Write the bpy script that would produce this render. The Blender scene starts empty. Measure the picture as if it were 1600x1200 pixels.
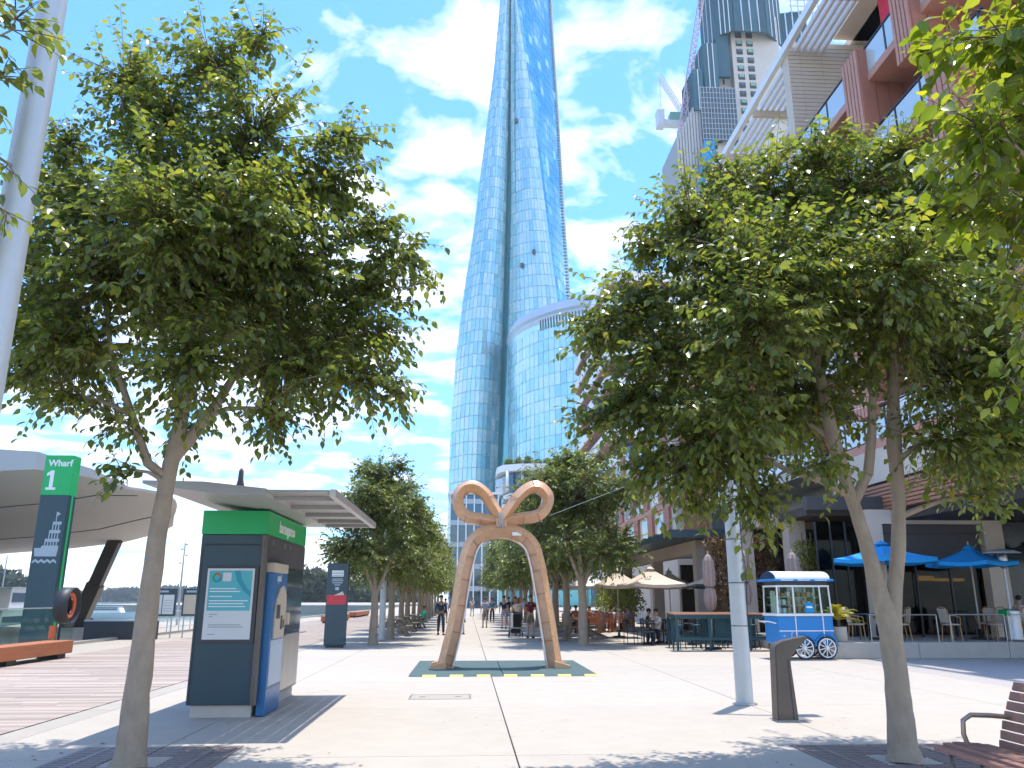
import bpy, bmesh, math, random
import numpy as np
from mathutils import Vector, Matrix, Euler

# ------------------------------------------------------------------ camera
S = bpy.context.scene
COL = S.collection
R = math.radians
cam_d = bpy.data.cameras.new('camera')
cam = bpy.data.objects.new('camera', cam_d)
COL.objects.link(cam)
cam.location = (0, 0, 1.6)
cam.rotation_euler = (R(90 + 15.05), 0, R(-3.1))
cam_d.sensor_fit = 'HORIZONTAL'
cam_d.sensor_width = 36
cam_d.lens = 28.125
cam_d.clip_start = 0.05
cam_d.clip_end = 9000
S.camera = cam

# ------------------------------------------------------------------ sky
SUN_EL, SUN_AZ = 79.0, 35.0          # azimuth measured from +Y towards +X
W = bpy.data.worlds.new('World')
S.world = W
W.use_nodes = True
wn = W.node_tree.nodes
wl = W.node_tree.links
for n in list(wn):
    wn.remove(n)
def wnode(t, **kw):
    n = wn.new(t)
    for k, v in kw.items():
        setattr(n, k, v)
    return n
def wmath(op, a, b=None, c=None, clamp=False):
    n = wnode('ShaderNodeMath', operation=op, use_clamp=clamp)
    for i, v in enumerate((a, b, c)):
        if v is None:
            continue
        if isinstance(v, (int, float)):
            n.inputs[i].default_value = v
        else:
            wl.new(v, n.inputs[i])
    return n.outputs[0]
w_out = wnode('ShaderNodeOutputWorld')
w_bg = wnode('ShaderNodeBackground')
w_bg.inputs[1].default_value = 0.15
w_sky = wnode('ShaderNodeTexSky', sky_type='NISHITA')
w_sky.sun_disc = False
w_sky.sun_elevation = R(SUN_EL)
w_sky.sun_rotation = R(SUN_AZ)
w_sky.air_density = 1.0
w_sky.dust_density = 0.4
w_sky.ozone_density = 2.2
w_tc = wnode('ShaderNodeTexCoord')
w_sep = wnode('ShaderNodeSeparateXYZ')
wl.new(w_tc.outputs['Generated'], w_sep.inputs[0])
w_z = wmath('MAXIMUM', w_sep.outputs[2], 0.0)
w_den = wmath('ADD', w_z, 0.16)
w_cmb = wnode('ShaderNodeCombineXYZ')
wl.new(wmath('DIVIDE', w_sep.outputs[0], w_den), w_cmb.inputs[0])
wl.new(wmath('DIVIDE', w_sep.outputs[1], w_den), w_cmb.inputs[1])
def wnoise(scale, detail, rough, dist=0.0, off=(0, 0, 0)):
    mp = wnode('ShaderNodeMapping')
    mp.inputs['Location'].default_value = off
    wl.new(w_cmb.outputs[0], mp.inputs[0])
    n = wnode('ShaderNodeTexNoise')
    n.inputs['Scale'].default_value = scale
    n.inputs['Detail'].default_value = detail
    n.inputs['Roughness'].default_value = rough
    n.inputs['Distortion'].default_value = dist
    wl.new(mp.outputs[0], n.inputs['Vector'])
    return n.outputs['Fac']
big = wnoise(0.95, 3, 0.5, 0.3, (2.3, 7.3, 0.0))
mid = wnoise(6.0, 9, 0.58, 0.25, (0.4, 2.2, 0.0))
mix = wmath('ADD', wmath('MULTIPLY', big, 0.54), wmath('MULTIPLY', mid, 0.58))
hz = wmath('POWER', wmath('SUBTRACT', 1.0, w_z, clamp=True), 5.0)      # cloud banks stack up towards the horizon
mix = wmath('ADD', mix, wmath('MULTIPLY', hz, 0.13))
cov = wmath('MULTIPLY', wmath('SUBTRACT', mix, 0.549), 7.5, clamp=True)
cov = wmath('POWER', cov, 0.85)
tone = wmath('ADD', wmath('MULTIPLY', mid, 3.6), 2.1)
w_cc = wnode('ShaderNodeCombineXYZ')
wl.new(wmath('MULTIPLY', tone, 1.0), w_cc.inputs[0])
wl.new(wmath('MULTIPLY', tone, 0.99), w_cc.inputs[1])
wl.new(wmath('MULTIPLY', tone, 0.975), w_cc.inputs[2])
w_tint = wnode('ShaderNodeMix', data_type='RGBA', blend_type='MULTIPLY')
w_tint.inputs[0].default_value = 1.0
wl.new(w_sky.outputs[0], w_tint.inputs[6])
w_tint.inputs[7].default_value = (0.36, 0.66, 0.92, 1)
w_mix = wnode('ShaderNodeMix', data_type='RGBA')
wl.new(wmath('MULTIPLY', cov, 0.93), w_mix.inputs[0])
wl.new(w_tint.outputs[2], w_mix.inputs[6])
wl.new(w_cc.outputs[0], w_mix.inputs[7])
wl.new(w_mix.outputs[2], w_bg.inputs[0])
wl.new(w_bg.outputs[0], w_out.inputs[0])

# ------------------------------------------------------------------ sun
sun_d = bpy.data.lights.new('sun', 'SUN')
sun_d.energy = 2.05
sun_d.angle = R(0.55)
sun_d.color = (1.0, 0.945, 0.86)
sun = bpy.data.objects.new('sun', sun_d)
COL.objects.link(sun)
sv = Vector((math.sin(R(SUN_AZ)) * math.cos(R(SUN_EL)), math.cos(R(SUN_AZ)) * math.cos(R(SUN_EL)), math.sin(R(SUN_EL))))
sun.rotation_euler = sv.to_track_quat('Z', 'Y').to_euler()
sun.location = (20, 20, 60)

# ------------------------------------------------------------------ view
S.view_settings.view_transform = 'Standard'
S.view_settings.look = 'None'
S.view_settings.exposure = 1.62
S.view_settings.gamma = 1.0
S.view_settings.use_curve_mapping = False
S.cycles.use_denoising = True
S.cycles.max_bounces = 6
S.cycles.diffuse_bounces = 3
S.cycles.glossy_bounces = 3
S.cycles.adaptive_threshold = 0.02
S.cycles.transparent_max_bounces = 12
S.cycles.sample_clamp_indirect = 6.0
S.cycles.caustics_reflective = False
S.cycles.caustics_refractive = False

# ------------------------------------------------------------------ materials
MATS = {}
KIDS = {}
def mat(name, col, rough=0.6, metal=0.0, var=0.10, scale=5.0, bump=0.0, bscale=None, spec=0.5,
        island=0.0, objvar=0.0, coat=0.0, trans=0.0, stretch=(1, 1, 1), emit=None, ior=1.5, stain=0.0, spots=0.0):
    """one procedural material: base colour with two octaves of uneven tone, wear in the gloss and a fine relief"""
    m = bpy.data.materials.new(name)
    MATS[name] = m
    m.use_nodes = True
    N, L = m.node_tree.nodes, m.node_tree.links
    b = N['Principled BSDF']
    b.inputs['Roughness'].default_value = rough
    b.inputs['Metallic'].default_value = metal
    b.inputs['Specular IOR Level'].default_value = spec
    b.inputs['IOR'].default_value = ior
    b.inputs['Coat Weight'].default_value = coat
    b.inputs['Transmission Weight'].default_value = trans
    tc = N.new('ShaderNodeTexCoord')
    mp = N.new('ShaderNodeMapping')
    mp.inputs['Scale'].default_value = stretch
    L.new(tc.outputs['Object'], mp.inputs[0])
    def noise(sc, det, ro=0.6):
        n = N.new('ShaderNodeTexNoise')
        n.inputs['Scale'].default_value = sc
        n.inputs['Detail'].default_value = det
        n.inputs['Roughness'].default_value = ro
        L.new(mp.outputs[0], n.inputs['Vector'])
        return n.outputs['Fac']
    def math_(op, a, v, clamp=False):
        n = N.new('ShaderNodeMath')
        n.operation = op
        n.use_clamp = clamp
        for i, q in enumerate((a, v)):
            if isinstance(q, (int, float)):
                n.inputs[i].default_value = q
            else:
                L.new(q, n.inputs[i])
        return n.outputs[0]
    f = math_('ADD', math_('MULTIPLY', noise(scale, 6), 1.2 * var * 2), math_('MULTIPLY', noise(scale * 0.13, 3), 0.8 * var * 2))
    f = math_('ADD', f, 1.0 - 2 * var)
    if stain:
        st = math_('MULTIPLY', math_('SUBTRACT', noise(scale * 0.3, 5, 0.7), 0.56, True), stain * 4.0)
        f = math_('SUBTRACT', f, st)
    if spots:
        sp = math_('MULTIPLY', math_('SUBTRACT', noise(7.5, 1.5, 0.5), 0.715, True), spots * 14.0)
        sp2 = math_('MULTIPLY', math_('SUBTRACT', noise(0.55, 7, 0.72), 0.60, True), spots * 1.6)
        f = math_('SUBTRACT', math_('SUBTRACT', f, math_('MINIMUM', sp, 0.3)), sp2)
    if island:
        g = N.new('ShaderNodeNewGeometry')
        f = math_('ADD', f, math_('MULTIPLY', math_('SUBTRACT', g.outputs['Random Per Island'], 0.5), 2 * island))
    if objvar:
        oi = N.new('ShaderNodeObjectInfo')
        f = math_('ADD', f, math_('MULTIPLY', math_('SUBTRACT', oi.outputs['Random'], 0.5), 2 * objvar))
    vm = N.new('ShaderNodeVectorMath')
    vm.operation = 'SCALE'
    vm.inputs[0].default_value = col
    L.new(f, vm.inputs['Scale'])
    L.new(vm.outputs[0], b.inputs['Base Color'])
    if rough > 0.12:
        rr = math_('ADD', math_('MULTIPLY', noise(scale * 1.7, 4), 0.22), rough - 0.11, True)
        L.new(rr, b.inputs['Roughness'])
    if bump:
        bp = N.new('ShaderNodeBump')
        bp.inputs['Strength'].default_value = bump
        bp.inputs['Distance'].default_value = 0.02
        L.new(noise(bscale or scale * 6, 5, 0.65), bp.inputs['Height'])
        L.new(bp.outputs[0], b.inputs['Normal'])
    if emit:
        b.inputs['Emission Color'].default_value = (*col, 1)
        b.inputs['Emission Strength'].default_value = emit
    return m

def leaf_mat(name, c1, c2, trans_col, rough=0.36, tw=0.34, spec=0.5):
    m = bpy.data.materials.new(name)
    MATS[name] = m
    m.use_nodes = True
    N, L = m.node_tree.nodes, m.node_tree.links
    b = N['Principled BSDF']
    b.inputs['Roughness'].default_value = rough
    b.inputs['Specular IOR Level'].default_value = spec
    g = N.new('ShaderNodeNewGeometry')
    rp = N.new('ShaderNodeValToRGB')
    rp.color_ramp.elements[0].color = (*c1, 1)
    rp.color_ramp.elements[1].color = (*c2, 1)
    rp.color_ramp.elements[1].position = 0.93
    e = rp.color_ramp.elements.new(0.985)
    e.color = (c2[0] * 1.5, c2[1] * 1.2, c2[2] * 0.9, 1)
    L.new(g.outputs['Random Per Island'], rp.inputs[0])
    L.new(rp.outputs[0], b.inputs['Base Color'])
    t = N.new('ShaderNodeBsdfTranslucent')
    mx = N.new('ShaderNodeMix')
    mx.data_type = 'RGBA'
    mx.blend_type = 'MULTIPLY'
    mx.inputs[0].default_value = 1
    L.new(rp.outputs[0], mx.inputs[6])
    mx.inputs[7].default_value = (*trans_col, 1)
    L.new(mx.outputs[2], t.inputs[0])
    ms = N.new('ShaderNodeMixShader')
    ms.inputs[0].default_value = tw
    L.new(b.outputs[0], ms.inputs[1])
    L.new(t.outputs[0], ms.inputs[2])
    L.new(ms.outputs[0], N['Material Output'].inputs[0])
    return m

def glass_mat(name, tint, alpha=0.25, rough=0.03):
    """thin architectural pane: tinted clear sheet with surface reflection"""
    m = bpy.data.materials.new(name)
    MATS[name] = m
    m.use_nodes = True
    N, L = m.node_tree.nodes, m.node_tree.links
    for n in list(N):
        if n.type == 'BSDF_PRINCIPLED':
            N.remove(n)
    tr = N.new('ShaderNodeBsdfTransparent')
    tr.inputs[0].default_value = (*tint, 1)
    gl = N.new('ShaderNodeBsdfGlossy')
    gl.inputs['Roughness'].default_value = rough
    lw = N.new('ShaderNodeLayerWeight')
    lw.inputs['Blend'].default_value = alpha
    ms = N.new('ShaderNodeMixShader')
    gm = N.new('ShaderNodeNewGeometry')
    fm = N.new('ShaderNodeMath')
    fm.operation = 'SUBTRACT'
    fm.use_clamp = True
    L.new(lw.outputs['Fresnel'], fm.inputs[0])
    L.new(gm.outputs['Backfacing'], fm.inputs[1])
    L.new(fm.outputs[0], ms.inputs[0])
    L.new(tr.outputs[0], ms.inputs[1])
    L.new(gl.outputs[0], ms.inputs[2])
    L.new(ms.outputs[0], N['Material Output'].inputs[0])
    return m

mat('concrete', (0.425, 0.378, 0.325), 0.85, var=0.09, scale=2.2, bump=0.14, bscale=70, objvar=0.035, stain=0.12, spec=0.25, spots=0.5)
mat('joint', (0.06, 0.055, 0.05), 0.95)
mat('asphalt', (0.37, 0.335, 0.315), 0.9, var=0.06, scale=2.0, bump=0.2, bscale=120, stain=0.08, spec=0.25)
mat('strip', (0.37, 0.33, 0.285), 0.85, var=0.08, scale=2.0, bump=0.1, bscale=50, stain=0.1, spec=0.25)
mat('deck', (0.36, 0.29, 0.245), 0.8, var=0.16, scale=3.0, bump=0.2, bscale=40, island=0.22, stretch=(0.15, 1, 1), spec=0.25)
mat('plinth', (0.40, 0.37, 0.33), 0.85, var=0.12, scale=2.5, bump=0.15, bscale=50, stain=0.22, spec=0.3)
mat('render_beige', (0.50, 0.43, 0.36), 0.85, var=0.06, scale=1.5, bump=0.1, bscale=60, stain=0.06)
mat('white_wall', (0.62, 0.53, 0.435), 0.75, var=0.05, scale=0.8, stain=0.06)
mat('white_paint', (0.78, 0.78, 0.77), 0.45, var=0.04, scale=3)
mat('terracotta', (0.42, 0.17, 0.115), 0.7, var=0.10, scale=2.0, objvar=0.06)
mat('terracotta_light', (0.52, 0.25, 0.185), 0.7, var=0.10, scale=2.0, objvar=0.05)
mat('copper_slat', (0.40, 0.165, 0.09), 0.55, var=0.14, scale=3.0, objvar=0.08)
mat('dark_metal', (0.030, 0.034, 0.040), 0.5, metal=0.2, var=0.12)
mat('dark_grey', (0.065, 0.062, 0.066), 0.65, var=0.08)
mat('navy_panel', (0.022, 0.056, 0.074), 0.36, var=0.16, scale=1.8, spec=0.5, stain=0.12)
mat('navy_side', (0.012, 0.045, 0.095), 0.35, var=0.06)
mat('sign_green', (0.010, 0.42, 0.115), 0.4, var=0.05)
mat('sign_green_dark', (0.006, 0.24, 0.055), 0.4, var=0.05)
mat('sign_white', (0.80, 0.82, 0.82), 0.5, var=0.02)
mat('sign_grey', (0.38, 0.43, 0.48), 0.5, var=0.03)
mat('opal_blue', (0.012, 0.135, 0.34), 0.32, var=0.05, spec=0.6)
mat('opal_pale', (0.42, 0.52, 0.62), 0.35, var=0.10, scale=2.5)
mat('cream', (0.55, 0.47, 0.37), 0.45, var=0.05)
mat('steel', (0.46, 0.44, 0.42), 0.35, metal=0.75, var=0.10, scale=4, stretch=(1, 1, 0.1))
mat('galv', (0.50, 0.54, 0.56), 0.48, metal=0.35, var=0.08, scale=3, stain=0.06)
mat('arm_metal', (0.34, 0.27, 0.21), 0.4, metal=0.6, var=0.1, scale=5)
mat('bronze_metal', (0.125, 0.106, 0.092), 0.42, metal=0.5, var=0.16, scale=3, stain=0.1)
mat('grate_iron', (0.23, 0.185, 0.175), 0.6, metal=0.4, var=0.14, scale=8)
mat('soil', (0.09, 0.065, 0.05), 0.95, var=0.25, scale=14, bump=0.5, bscale=50)
mat('bark', (0.35, 0.28, 0.21), 0.85, var=0.26, scale=9, bump=0.6, bscale=34, stretch=(1, 1, 0.55), stain=0.35, spec=0.2)
mat('twig', (0.16, 0.115, 0.075), 0.85, var=0.12, spec=0.2)
mat('bow_timber', (0.66, 0.37, 0.18), 0.28, var=0.17, scale=4.5, bump=0.12, bscale=24, stain=0.10, spec=0.5)
mat('bow_side', (0.56, 0.33, 0.20), 0.30, var=0.22, scale=5.0, bump=0.12, bscale=24, spec=0.45)
mat('bow_band', (0.40, 0.19, 0.10), 0.55, var=0.15)
mat('bow_foot', (0.60, 0.36, 0.18), 0.5, var=0.10)
mat('mat_teal', (0.060, 0.105, 0.105), 0.85, var=0.10, scale=4, bump=0.2, bscale=60)
mat('mat_yellow', (0.72, 0.60, 0.14), 0.8, var=0.08)
mat('bench_wood', (0.40, 0.135, 0.055), 0.6, var=0.18, scale=4, stretch=(4, 0.3, 4), objvar=0.1)
mat('seat_slat', (0.26, 0.135, 0.105), 0.6, var=0.18, scale=4, stretch=(0.4, 4, 4), objvar=0.12, bump=0.15)
mat('weathered', (0.24, 0.195, 0.16), 0.8, var=0.2, scale=5, objvar=0.08)
mat('orange', (0.70, 0.13, 0.035), 0.5, var=0.06)
mat('teal_paint', (0.010, 0.060, 0.078), 0.4, var=0.10)
mat('wood_top', (0.42, 0.20, 0.115), 0.5, var=0.15, stretch=(0.3, 3, 3))
mat('canvas_beige', (0.60, 0.49, 0.39), 0.9, var=0.05, scale=2, bump=0.1, bscale=30)
mat('canvas_taupe', (0.33, 0.255, 0.225), 0.9, var=0.08, scale=3, bump=0.15, bscale=30)
mat('canvas_white', (0.66, 0.64, 0.61), 0.9, var=0.04)
mat('canvas_black', (0.055, 0.062, 0.072), 0.9, var=0.06)
mat('canvas_blue', (0.005, 0.27, 0.62), 0.85, var=0.05, scale=2)
mat('cart_blue', (0.006, 0.20, 0.54), 0.40, var=0.02, scale=1, spec=0.5)
mat('rubber', (0.022, 0.022, 0.024), 0.8)
mat('rattan', (0.42, 0.235, 0.105), 0.6, var=0.15)
mat('weave_white', (0.50, 0.43, 0.35), 0.7, var=0.1)
mat('table_blue', (0.015, 0.12, 0.22), 0.35, var=0.06)
mat('pot', (0.52, 0.47, 0.41), 0.8, var=0.06)
mat('popcorn', (0.50, 0.34, 0.17), 0.85, var=0.35, scale=30, bump=0.5)
mat('paper', (0.66, 0.665, 0.66), 0.6, var=0.02)
mat('paper_teal', (0.10, 0.45, 0.50), 0.55, var=0.12, scale=1.5)
mat('paper_teal_dark', (0.03, 0.31, 0.39), 0.55, var=0.04)
mat('print_grey', (0.30, 0.31, 0.32), 0.7)
mat('print_red', (0.50, 0.035, 0.05), 0.5, var=0.25, scale=5)
mat('canopy_soffit', (0.66, 0.61, 0.56), 0.7, var=0.04, scale=0.4)
mat('canopy_edge', (0.46, 0.46, 0.46), 0.6, var=0.04, scale=0.5)
mat('roof_metal', (0.42, 0.41, 0.40), 0.5, metal=0.3, var=0.07, scale=1.5)
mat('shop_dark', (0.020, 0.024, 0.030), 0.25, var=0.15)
mat('blind', (0.075, 0.073, 0.080), 0.7, var=0.04)
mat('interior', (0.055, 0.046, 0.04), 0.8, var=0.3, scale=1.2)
mat('lamp_glow', (1.0, 0.42, 0.06), 0.5, emit=1.2)
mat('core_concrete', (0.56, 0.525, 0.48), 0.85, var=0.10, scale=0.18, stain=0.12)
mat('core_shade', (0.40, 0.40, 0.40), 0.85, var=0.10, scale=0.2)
mat('screen_teal', (0.045, 0.115, 0.145), 0.6, var=0.18, scale=0.3, objvar=0.15)
mat('scaffold', (0.11, 0.145, 0.165), 0.7, var=0.2, scale=0.5)
mat('blue_sheet', (0.01, 0.28, 0.62), 0.7, var=0.12, scale=0.4)
mat('crane_white', (0.72, 0.74, 0.77), 0.5, var=0.05)
mat('crane_pink', (0.58, 0.44, 0.52), 0.5, var=0.05)
mat('green_print', (0.20, 0.42, 0.36), 0.6, var=0.1)
mat('red_cloth', (0.62, 0.02, 0.06), 0.7)
mat('mullion', (0.36, 0.58, 0.66), 0.5, metal=0.2, var=0.1, scale=0.3)
mat('recess_teal', (0.20, 0.54, 0.60), 0.15, metal=0.5, var=0.12, scale=0.12, stretch=(1, 1, 0.15))
mat('rim_grey', (0.46, 0.52, 0.58), 0.4, metal=0.4, var=0.05, scale=0.2)
mat('vent_dark', (0.08, 0.10, 0.13), 0.6)
for i, (c, me, ro) in enumerate([((0.42, 0.70, 0.76), 0.45, 0.20), ((0.35, 0.66, 0.74), 0.45, 0.18), ((0.50, 0.73, 0.77), 0.40, 0.24),
                                 ((0.29, 0.60, 0.71), 0.45, 0.18), ((0.60, 0.77, 0.79), 0.35, 0.28)]):
    mat('pane_tint_%d' % i, c, ro, metal=me, var=0.05, scale=0.25)
for i, c in enumerate([(0.012, 0.34, 0.56), (0.02, 0.39, 0.60), (0.22, 0.54, 0.68)]):
    mat('pane_baked_sky_%d' % i, c, 0.10, metal=0.8, var=0.06, scale=0.25)  # deeper sky reflection of the tower's right face put into the pane colour
mat('window_glass', (0.10, 0.15, 0.19), 0.06, metal=0.5, var=0.15, scale=0.4)
mat('balcony_glass_pale', (0.56, 0.63, 0.65), 0.10, metal=0.15, var=0.1, scale=0.5)
glass_mat('clear_glass', (0.84, 0.95, 0.92), 0.22)
glass_mat('green_glass', (0.80, 0.95, 0.90), 0.22)
glass_mat('dark_glass', (0.16, 0.19, 0.20), 0.22)
leaf_mat('leaf_near', (0.056, 0.096, 0.026), (0.165, 0.205, 0.040), (2.5, 2.2, 1.2), 0.30, 0.46, 0.7)
leaf_mat('leaf_far', (0.052, 0.088, 0.028), (0.150, 0.190, 0.045), (2.3, 2.1, 1.2), 0.42, 0.40)
leaf_mat('leaf_close', (0.085, 0.145, 0.016), (0.190, 0.240, 0.028), (2.6, 2.2, 0.9), 0.28, 0.54, 0.7)
leaf_mat('leaf_palm', (0.24, 0.24, 0.012), (0.42, 0.36, 0.02), (1.5, 1.4, 0.8), 0.45, 0.3)
leaf_mat('leaf_vine', (0.10, 0.15, 0.02), (0.22, 0.24, 0.03), (1.8, 1.6, 0.9), 0.5, 0.35)
leaf_mat('leaf_dry', (0.13, 0.075, 0.035), (0.27, 0.16, 0.07), (1.2, 1.1, 0.9), 0.6, 0.2)
leaf_mat('leaf_shore', (0.030, 0.052, 0.028), (0.075, 0.10, 0.045), (1.4, 1.4, 1.1), 0.7, 0.15)
# water: wavelets by bump, clear reflection
wm = mat('harbour', (0.055, 0.14, 0.14), 0.08, var=0.1, scale=0.05, bump=0.55, bscale=0.9, spec=0.5, ior=1.33)

# ------------------------------------------------------------------ mesh builder
class MB:
    def __init__(s):
        s.v, s.f, s.m, s.sm = [], [], [], []
        s.cur = 0
    def add(s, vs, fs, smooth=False):
        o = len(s.v)
        s.v.extend([tuple(v) for v in vs])
        for f in fs:
            s.f.append(tuple(i + o for i in f))
            s.m.append(s.cur)
            s.sm.append(smooth)
        return s
    def slot(s, i):
        s.cur = i
        return s
    def box(s, x0, x1, y0, y1, z0, z1, bev=0.0):
        if bev <= 0:
            return s.add([(x0, y0, z0), (x1, y0, z0), (x1, y1, z0), (x0, y1, z0), (x0, y0, z1), (x1, y0, z1), (x1, y1, z1), (x0, y1, z1)],
                         [(0, 3, 2, 1), (4, 5, 6, 7), (0, 1, 5, 4), (1, 2, 6, 5), (2, 3, 7, 6), (3, 0, 4, 7)])
        b = min(bev, (x1 - x0) * .45, (y1 - y0) * .45, (z1 - z0) * .45)
        bm = bmesh.new()
        bmesh.ops.create_cube(bm, size=1)
        for v in bm.verts:
            v.co = ((x0 + x1) / 2 + v.co.x * (x1 - x0), (y0 + y1) / 2 + v.co.y * (y1 - y0), (z0 + z1) / 2 + v.co.z * (z1 - z0))
        bmesh.ops.bevel(bm, geom=bm.edges[:], offset=b, segments=2, affect='EDGES', profile=0.5)
        return s.bm(bm)
    def bm(s, bm, smooth=False):
        bm.verts.index_update()
        s.add([v.co[:] for v in bm.verts], [[v.index for v in f.verts] for f in bm.faces], smooth)
        bm.free()
        return s
    def beam(s, a, b, w, h=None, up=(0, 0, 1)):
        """square bar from a to b"""
        a, b = Vector(a), Vector(b)
        h = h or w
        d = (b - a).normalized()
        u = Vector(up)
        if abs(d.dot(u)) > 0.98:
            u = Vector((1, 0, 0))
        r = d.cross(u).normalized()
        u = r.cross(d).normalized()
        vs = []
        for p in (a, b):
            for i, j in ((-1, -1), (1, -1), (1, 1), (-1, 1)):
                vs.append(p + r * (i * w / 2) + u * (j * h / 2))
        return s.add(vs, [(0, 1, 2, 3), (7, 6, 5, 4), (0, 4, 5, 1), (1, 5, 6, 2), (2, 6, 7, 3), (3, 7, 4, 0)])
    def tube(s, pts, rad, n=8, cap=True, smooth=True):
        """round tube along pts, rad one number or one per point"""
        pts = [Vector(p) for p in pts]
        if isinstance(rad, (int, float)):
            rad = [rad] * len(pts)
        vs, fs = [], []
        ref = None
        for i, p in enumerate(pts):
            d = (pts[min(i + 1, len(pts) - 1)] - pts[max(i - 1, 0)])
            if d.length < 1e-9:
                d = Vector((0, 0, 1))
            d.normalize()
            if ref is None:
                ref = Vector((1, 0, 0)) if abs(d.x) < 0.9 else Vector((0, 1, 0))
            r = (ref - d * ref.dot(d)).normalized()
            ref = r
            u = d.cross(r)
            for k in range(n):
                a = 2 * math.pi * k / n
                vs.append(p + (r * math.cos(a) + u * math.sin(a)) * rad[i])
        for i in range(len(pts) - 1):
            for k in range(n):
                k2 = (k + 1) % n
                fs.append((i * n + k, i * n + k2, (i + 1) * n + k2, (i + 1) * n + k))
        s.add(vs, fs, smooth)
        if cap:
            s.add(vs[:n], [tuple(range(n - 1, -1, -1))])
            s.add(vs[-n:], [tuple(range(n))])
        return s
    def lathe(s, prof, n=20, c=(0, 0, 0), smooth=True):
        """prof: (radius, z) from bottom to top"""
        vs, fs = [], []
        for r, z in prof:
            for k in range(n):
                a = 2 * math.pi * k / n
                vs.append((c[0] + r * math.cos(a), c[1] + r * math.sin(a), c[2] + z))
        for i in range(len(prof) - 1):
            for k in range(n):
                k2 = (k + 1) % n
                fs.append((i * n + k, i * n + k2, (i + 1) * n + k2, (i + 1) * n + k))
        fs.append(tuple(range(n - 1, -1, -1)))
        fs.append(tuple(range((len(prof) - 1) * n, len(prof) * n)))
        return s.add(vs, fs, smooth)
    def prism(s, poly, z0, z1, axis='z'):
        """poly of 2-D points extruded along an axis: z -> (x,y), y -> (x,z), x -> (y,z)"""
        def P(p, t):
            return {'z': (p[0], p[1], t), 'y': (p[0], t, p[1]), 'x': (t, p[0], p[1])}[axis]
        n = len(poly)
        vs = [P(p, z0) for p in poly] + [P(p, z1) for p in poly]
        fs = [tuple(range(n - 1, -1, -1)), tuple(range(n, 2 * n))]
        for i in range(n):
            j = (i + 1) % n
            fs.append((i, j, n + j, n + i))
        return s.add(vs, fs)
    def ellipsoid(s, c, r, seg=14, rings=9, smooth=True):
        prof = []
        vs, fs = [], []
        for i in range(rings + 1):
            t = math.pi * i / rings
            for k in range(seg):
                a = 2 * math.pi * k / seg
                vs.append((c[0] + r[0] * math.sin(t) * math.cos(a), c[1] + r[1] * math.sin(t) * math.sin(a), c[2] - r[2] * math.cos(t)))
        for i in range(rings):
            for k in range(seg):
                k2 = (k + 1) % seg
                fs.append((i * seg + k, i * seg + k2, (i + 1) * seg + k2, (i + 1) * seg + k))
        return s.add(vs, fs, smooth)
    def torus(s, c, R0, r, axis='y', n=32, k=10, a0=0, a1=2 * math.pi):
        pts = []
        full = abs(a1 - a0 - 2 * math.pi) < 1e-6
        for i in range(n + (0 if full else 1)):
            a = a0 + (a1 - a0) * i / n
            ca, sa = R0 * math.cos(a), R0 * math.sin(a)
            pts.append({'y': (c[0] + ca, c[1], c[2] + sa), 'x': (c[0], c[1] + ca, c[2] + sa), 'z': (c[0] + ca, c[1] + sa, c[2])}[axis])
        if full:
            pts.append(pts[0])
            pts.append(pts[1])
        return s.tube(pts, r, k, cap=not full)
    def mesh(s, name, mats):
        me = bpy.data.meshes.new(name)
        me.from_pydata(s.v, [], s.f)
        if isinstance(mats, str):
            mats = [mats]
        for m in mats:
            me.materials.append(MATS[m])
        if s.m:
            me.polygons.foreach_set('material_index', s.m)
            me.polygons.foreach_set('use_smooth', s.sm)
        bm = bmesh.new()
        bm.from_mesh(me)
        bmesh.ops.recalc_face_normals(bm, faces=bm.faces[:])
        bm.to_mesh(me)
        bm.free()
        me.update()
        return me
    def build(s, name, mats, parent=None):
        return obj(name, s.mesh(name, mats), parent)

def obj(name, me, parent=None):
    o = bpy.data.objects.new(name, me)
    COL.objects.link(o)
    if parent is not None:
        o.parent = parent
        KIDS.setdefault(parent.name, []).append(o)
    return o
def tag(o, label, cat, group=None):
    o['label'] = label
    o['category'] = cat
    if group:
        o['group'] = group
    return o
def thing(name, label, cat, loc=(0, 0, 0), rz=0.0, group=None):
    o = bpy.data.objects.new(name, None)
    COL.objects.link(o)
    o.location = loc
    o.rotation_euler = (0, 0, rz)
    o.empty_display_size = 0.2
    return tag(o, label, cat, group)
def kind(o, k, label=None):
    o['kind'] = k
    if label:
        o['label'] = label
    return o
def copy_tree(o, loc, rz=0.0, label=None, scale=None):
    c = o.copy()
    COL.objects.link(c)
    c.location = loc
    c.rotation_euler = (0, 0, rz)
    if scale:
        c.scale = scale
    if label:
        c['label'] = label
    for ch in KIDS.get(o.name, []):
        d = ch.copy()
        COL.objects.link(d)
        d.parent = c
        KIDS.setdefault(c.name, []).append(d)
        for g in KIDS.get(ch.name, []):
            e = g.copy()
            COL.objects.link(e)
            e.parent = d
            KIDS.setdefault(d.name, []).append(e)
    return c
def text_mesh(name, body, size, mt, parent, loc, rot, extrude=0.004, align='LEFT', sx=1.0, bold=0.0):
    cu = bpy.data.curves.new(name, 'FONT')
    cu.body = body
    cu.size = size
    cu.extrude = extrude
    cu.align_x = align
    cu.offset = bold
    cu.resolution_u = 3
    tmp = bpy.data.objects.new(name, cu)
    COL.objects.link(tmp)
    me = bpy.data.meshes.new_from_object(tmp.evaluated_get(bpy.context.evaluated_depsgraph_get()))
    bpy.data.objects.remove(tmp)
    me.materials.clear()
    me.materials.append(MATS[mt])
    o = obj(name, me, parent)
    o.location = loc
    o.rotation_euler = rot
    o.scale = (sx, 1, 1)
    return o
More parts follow.
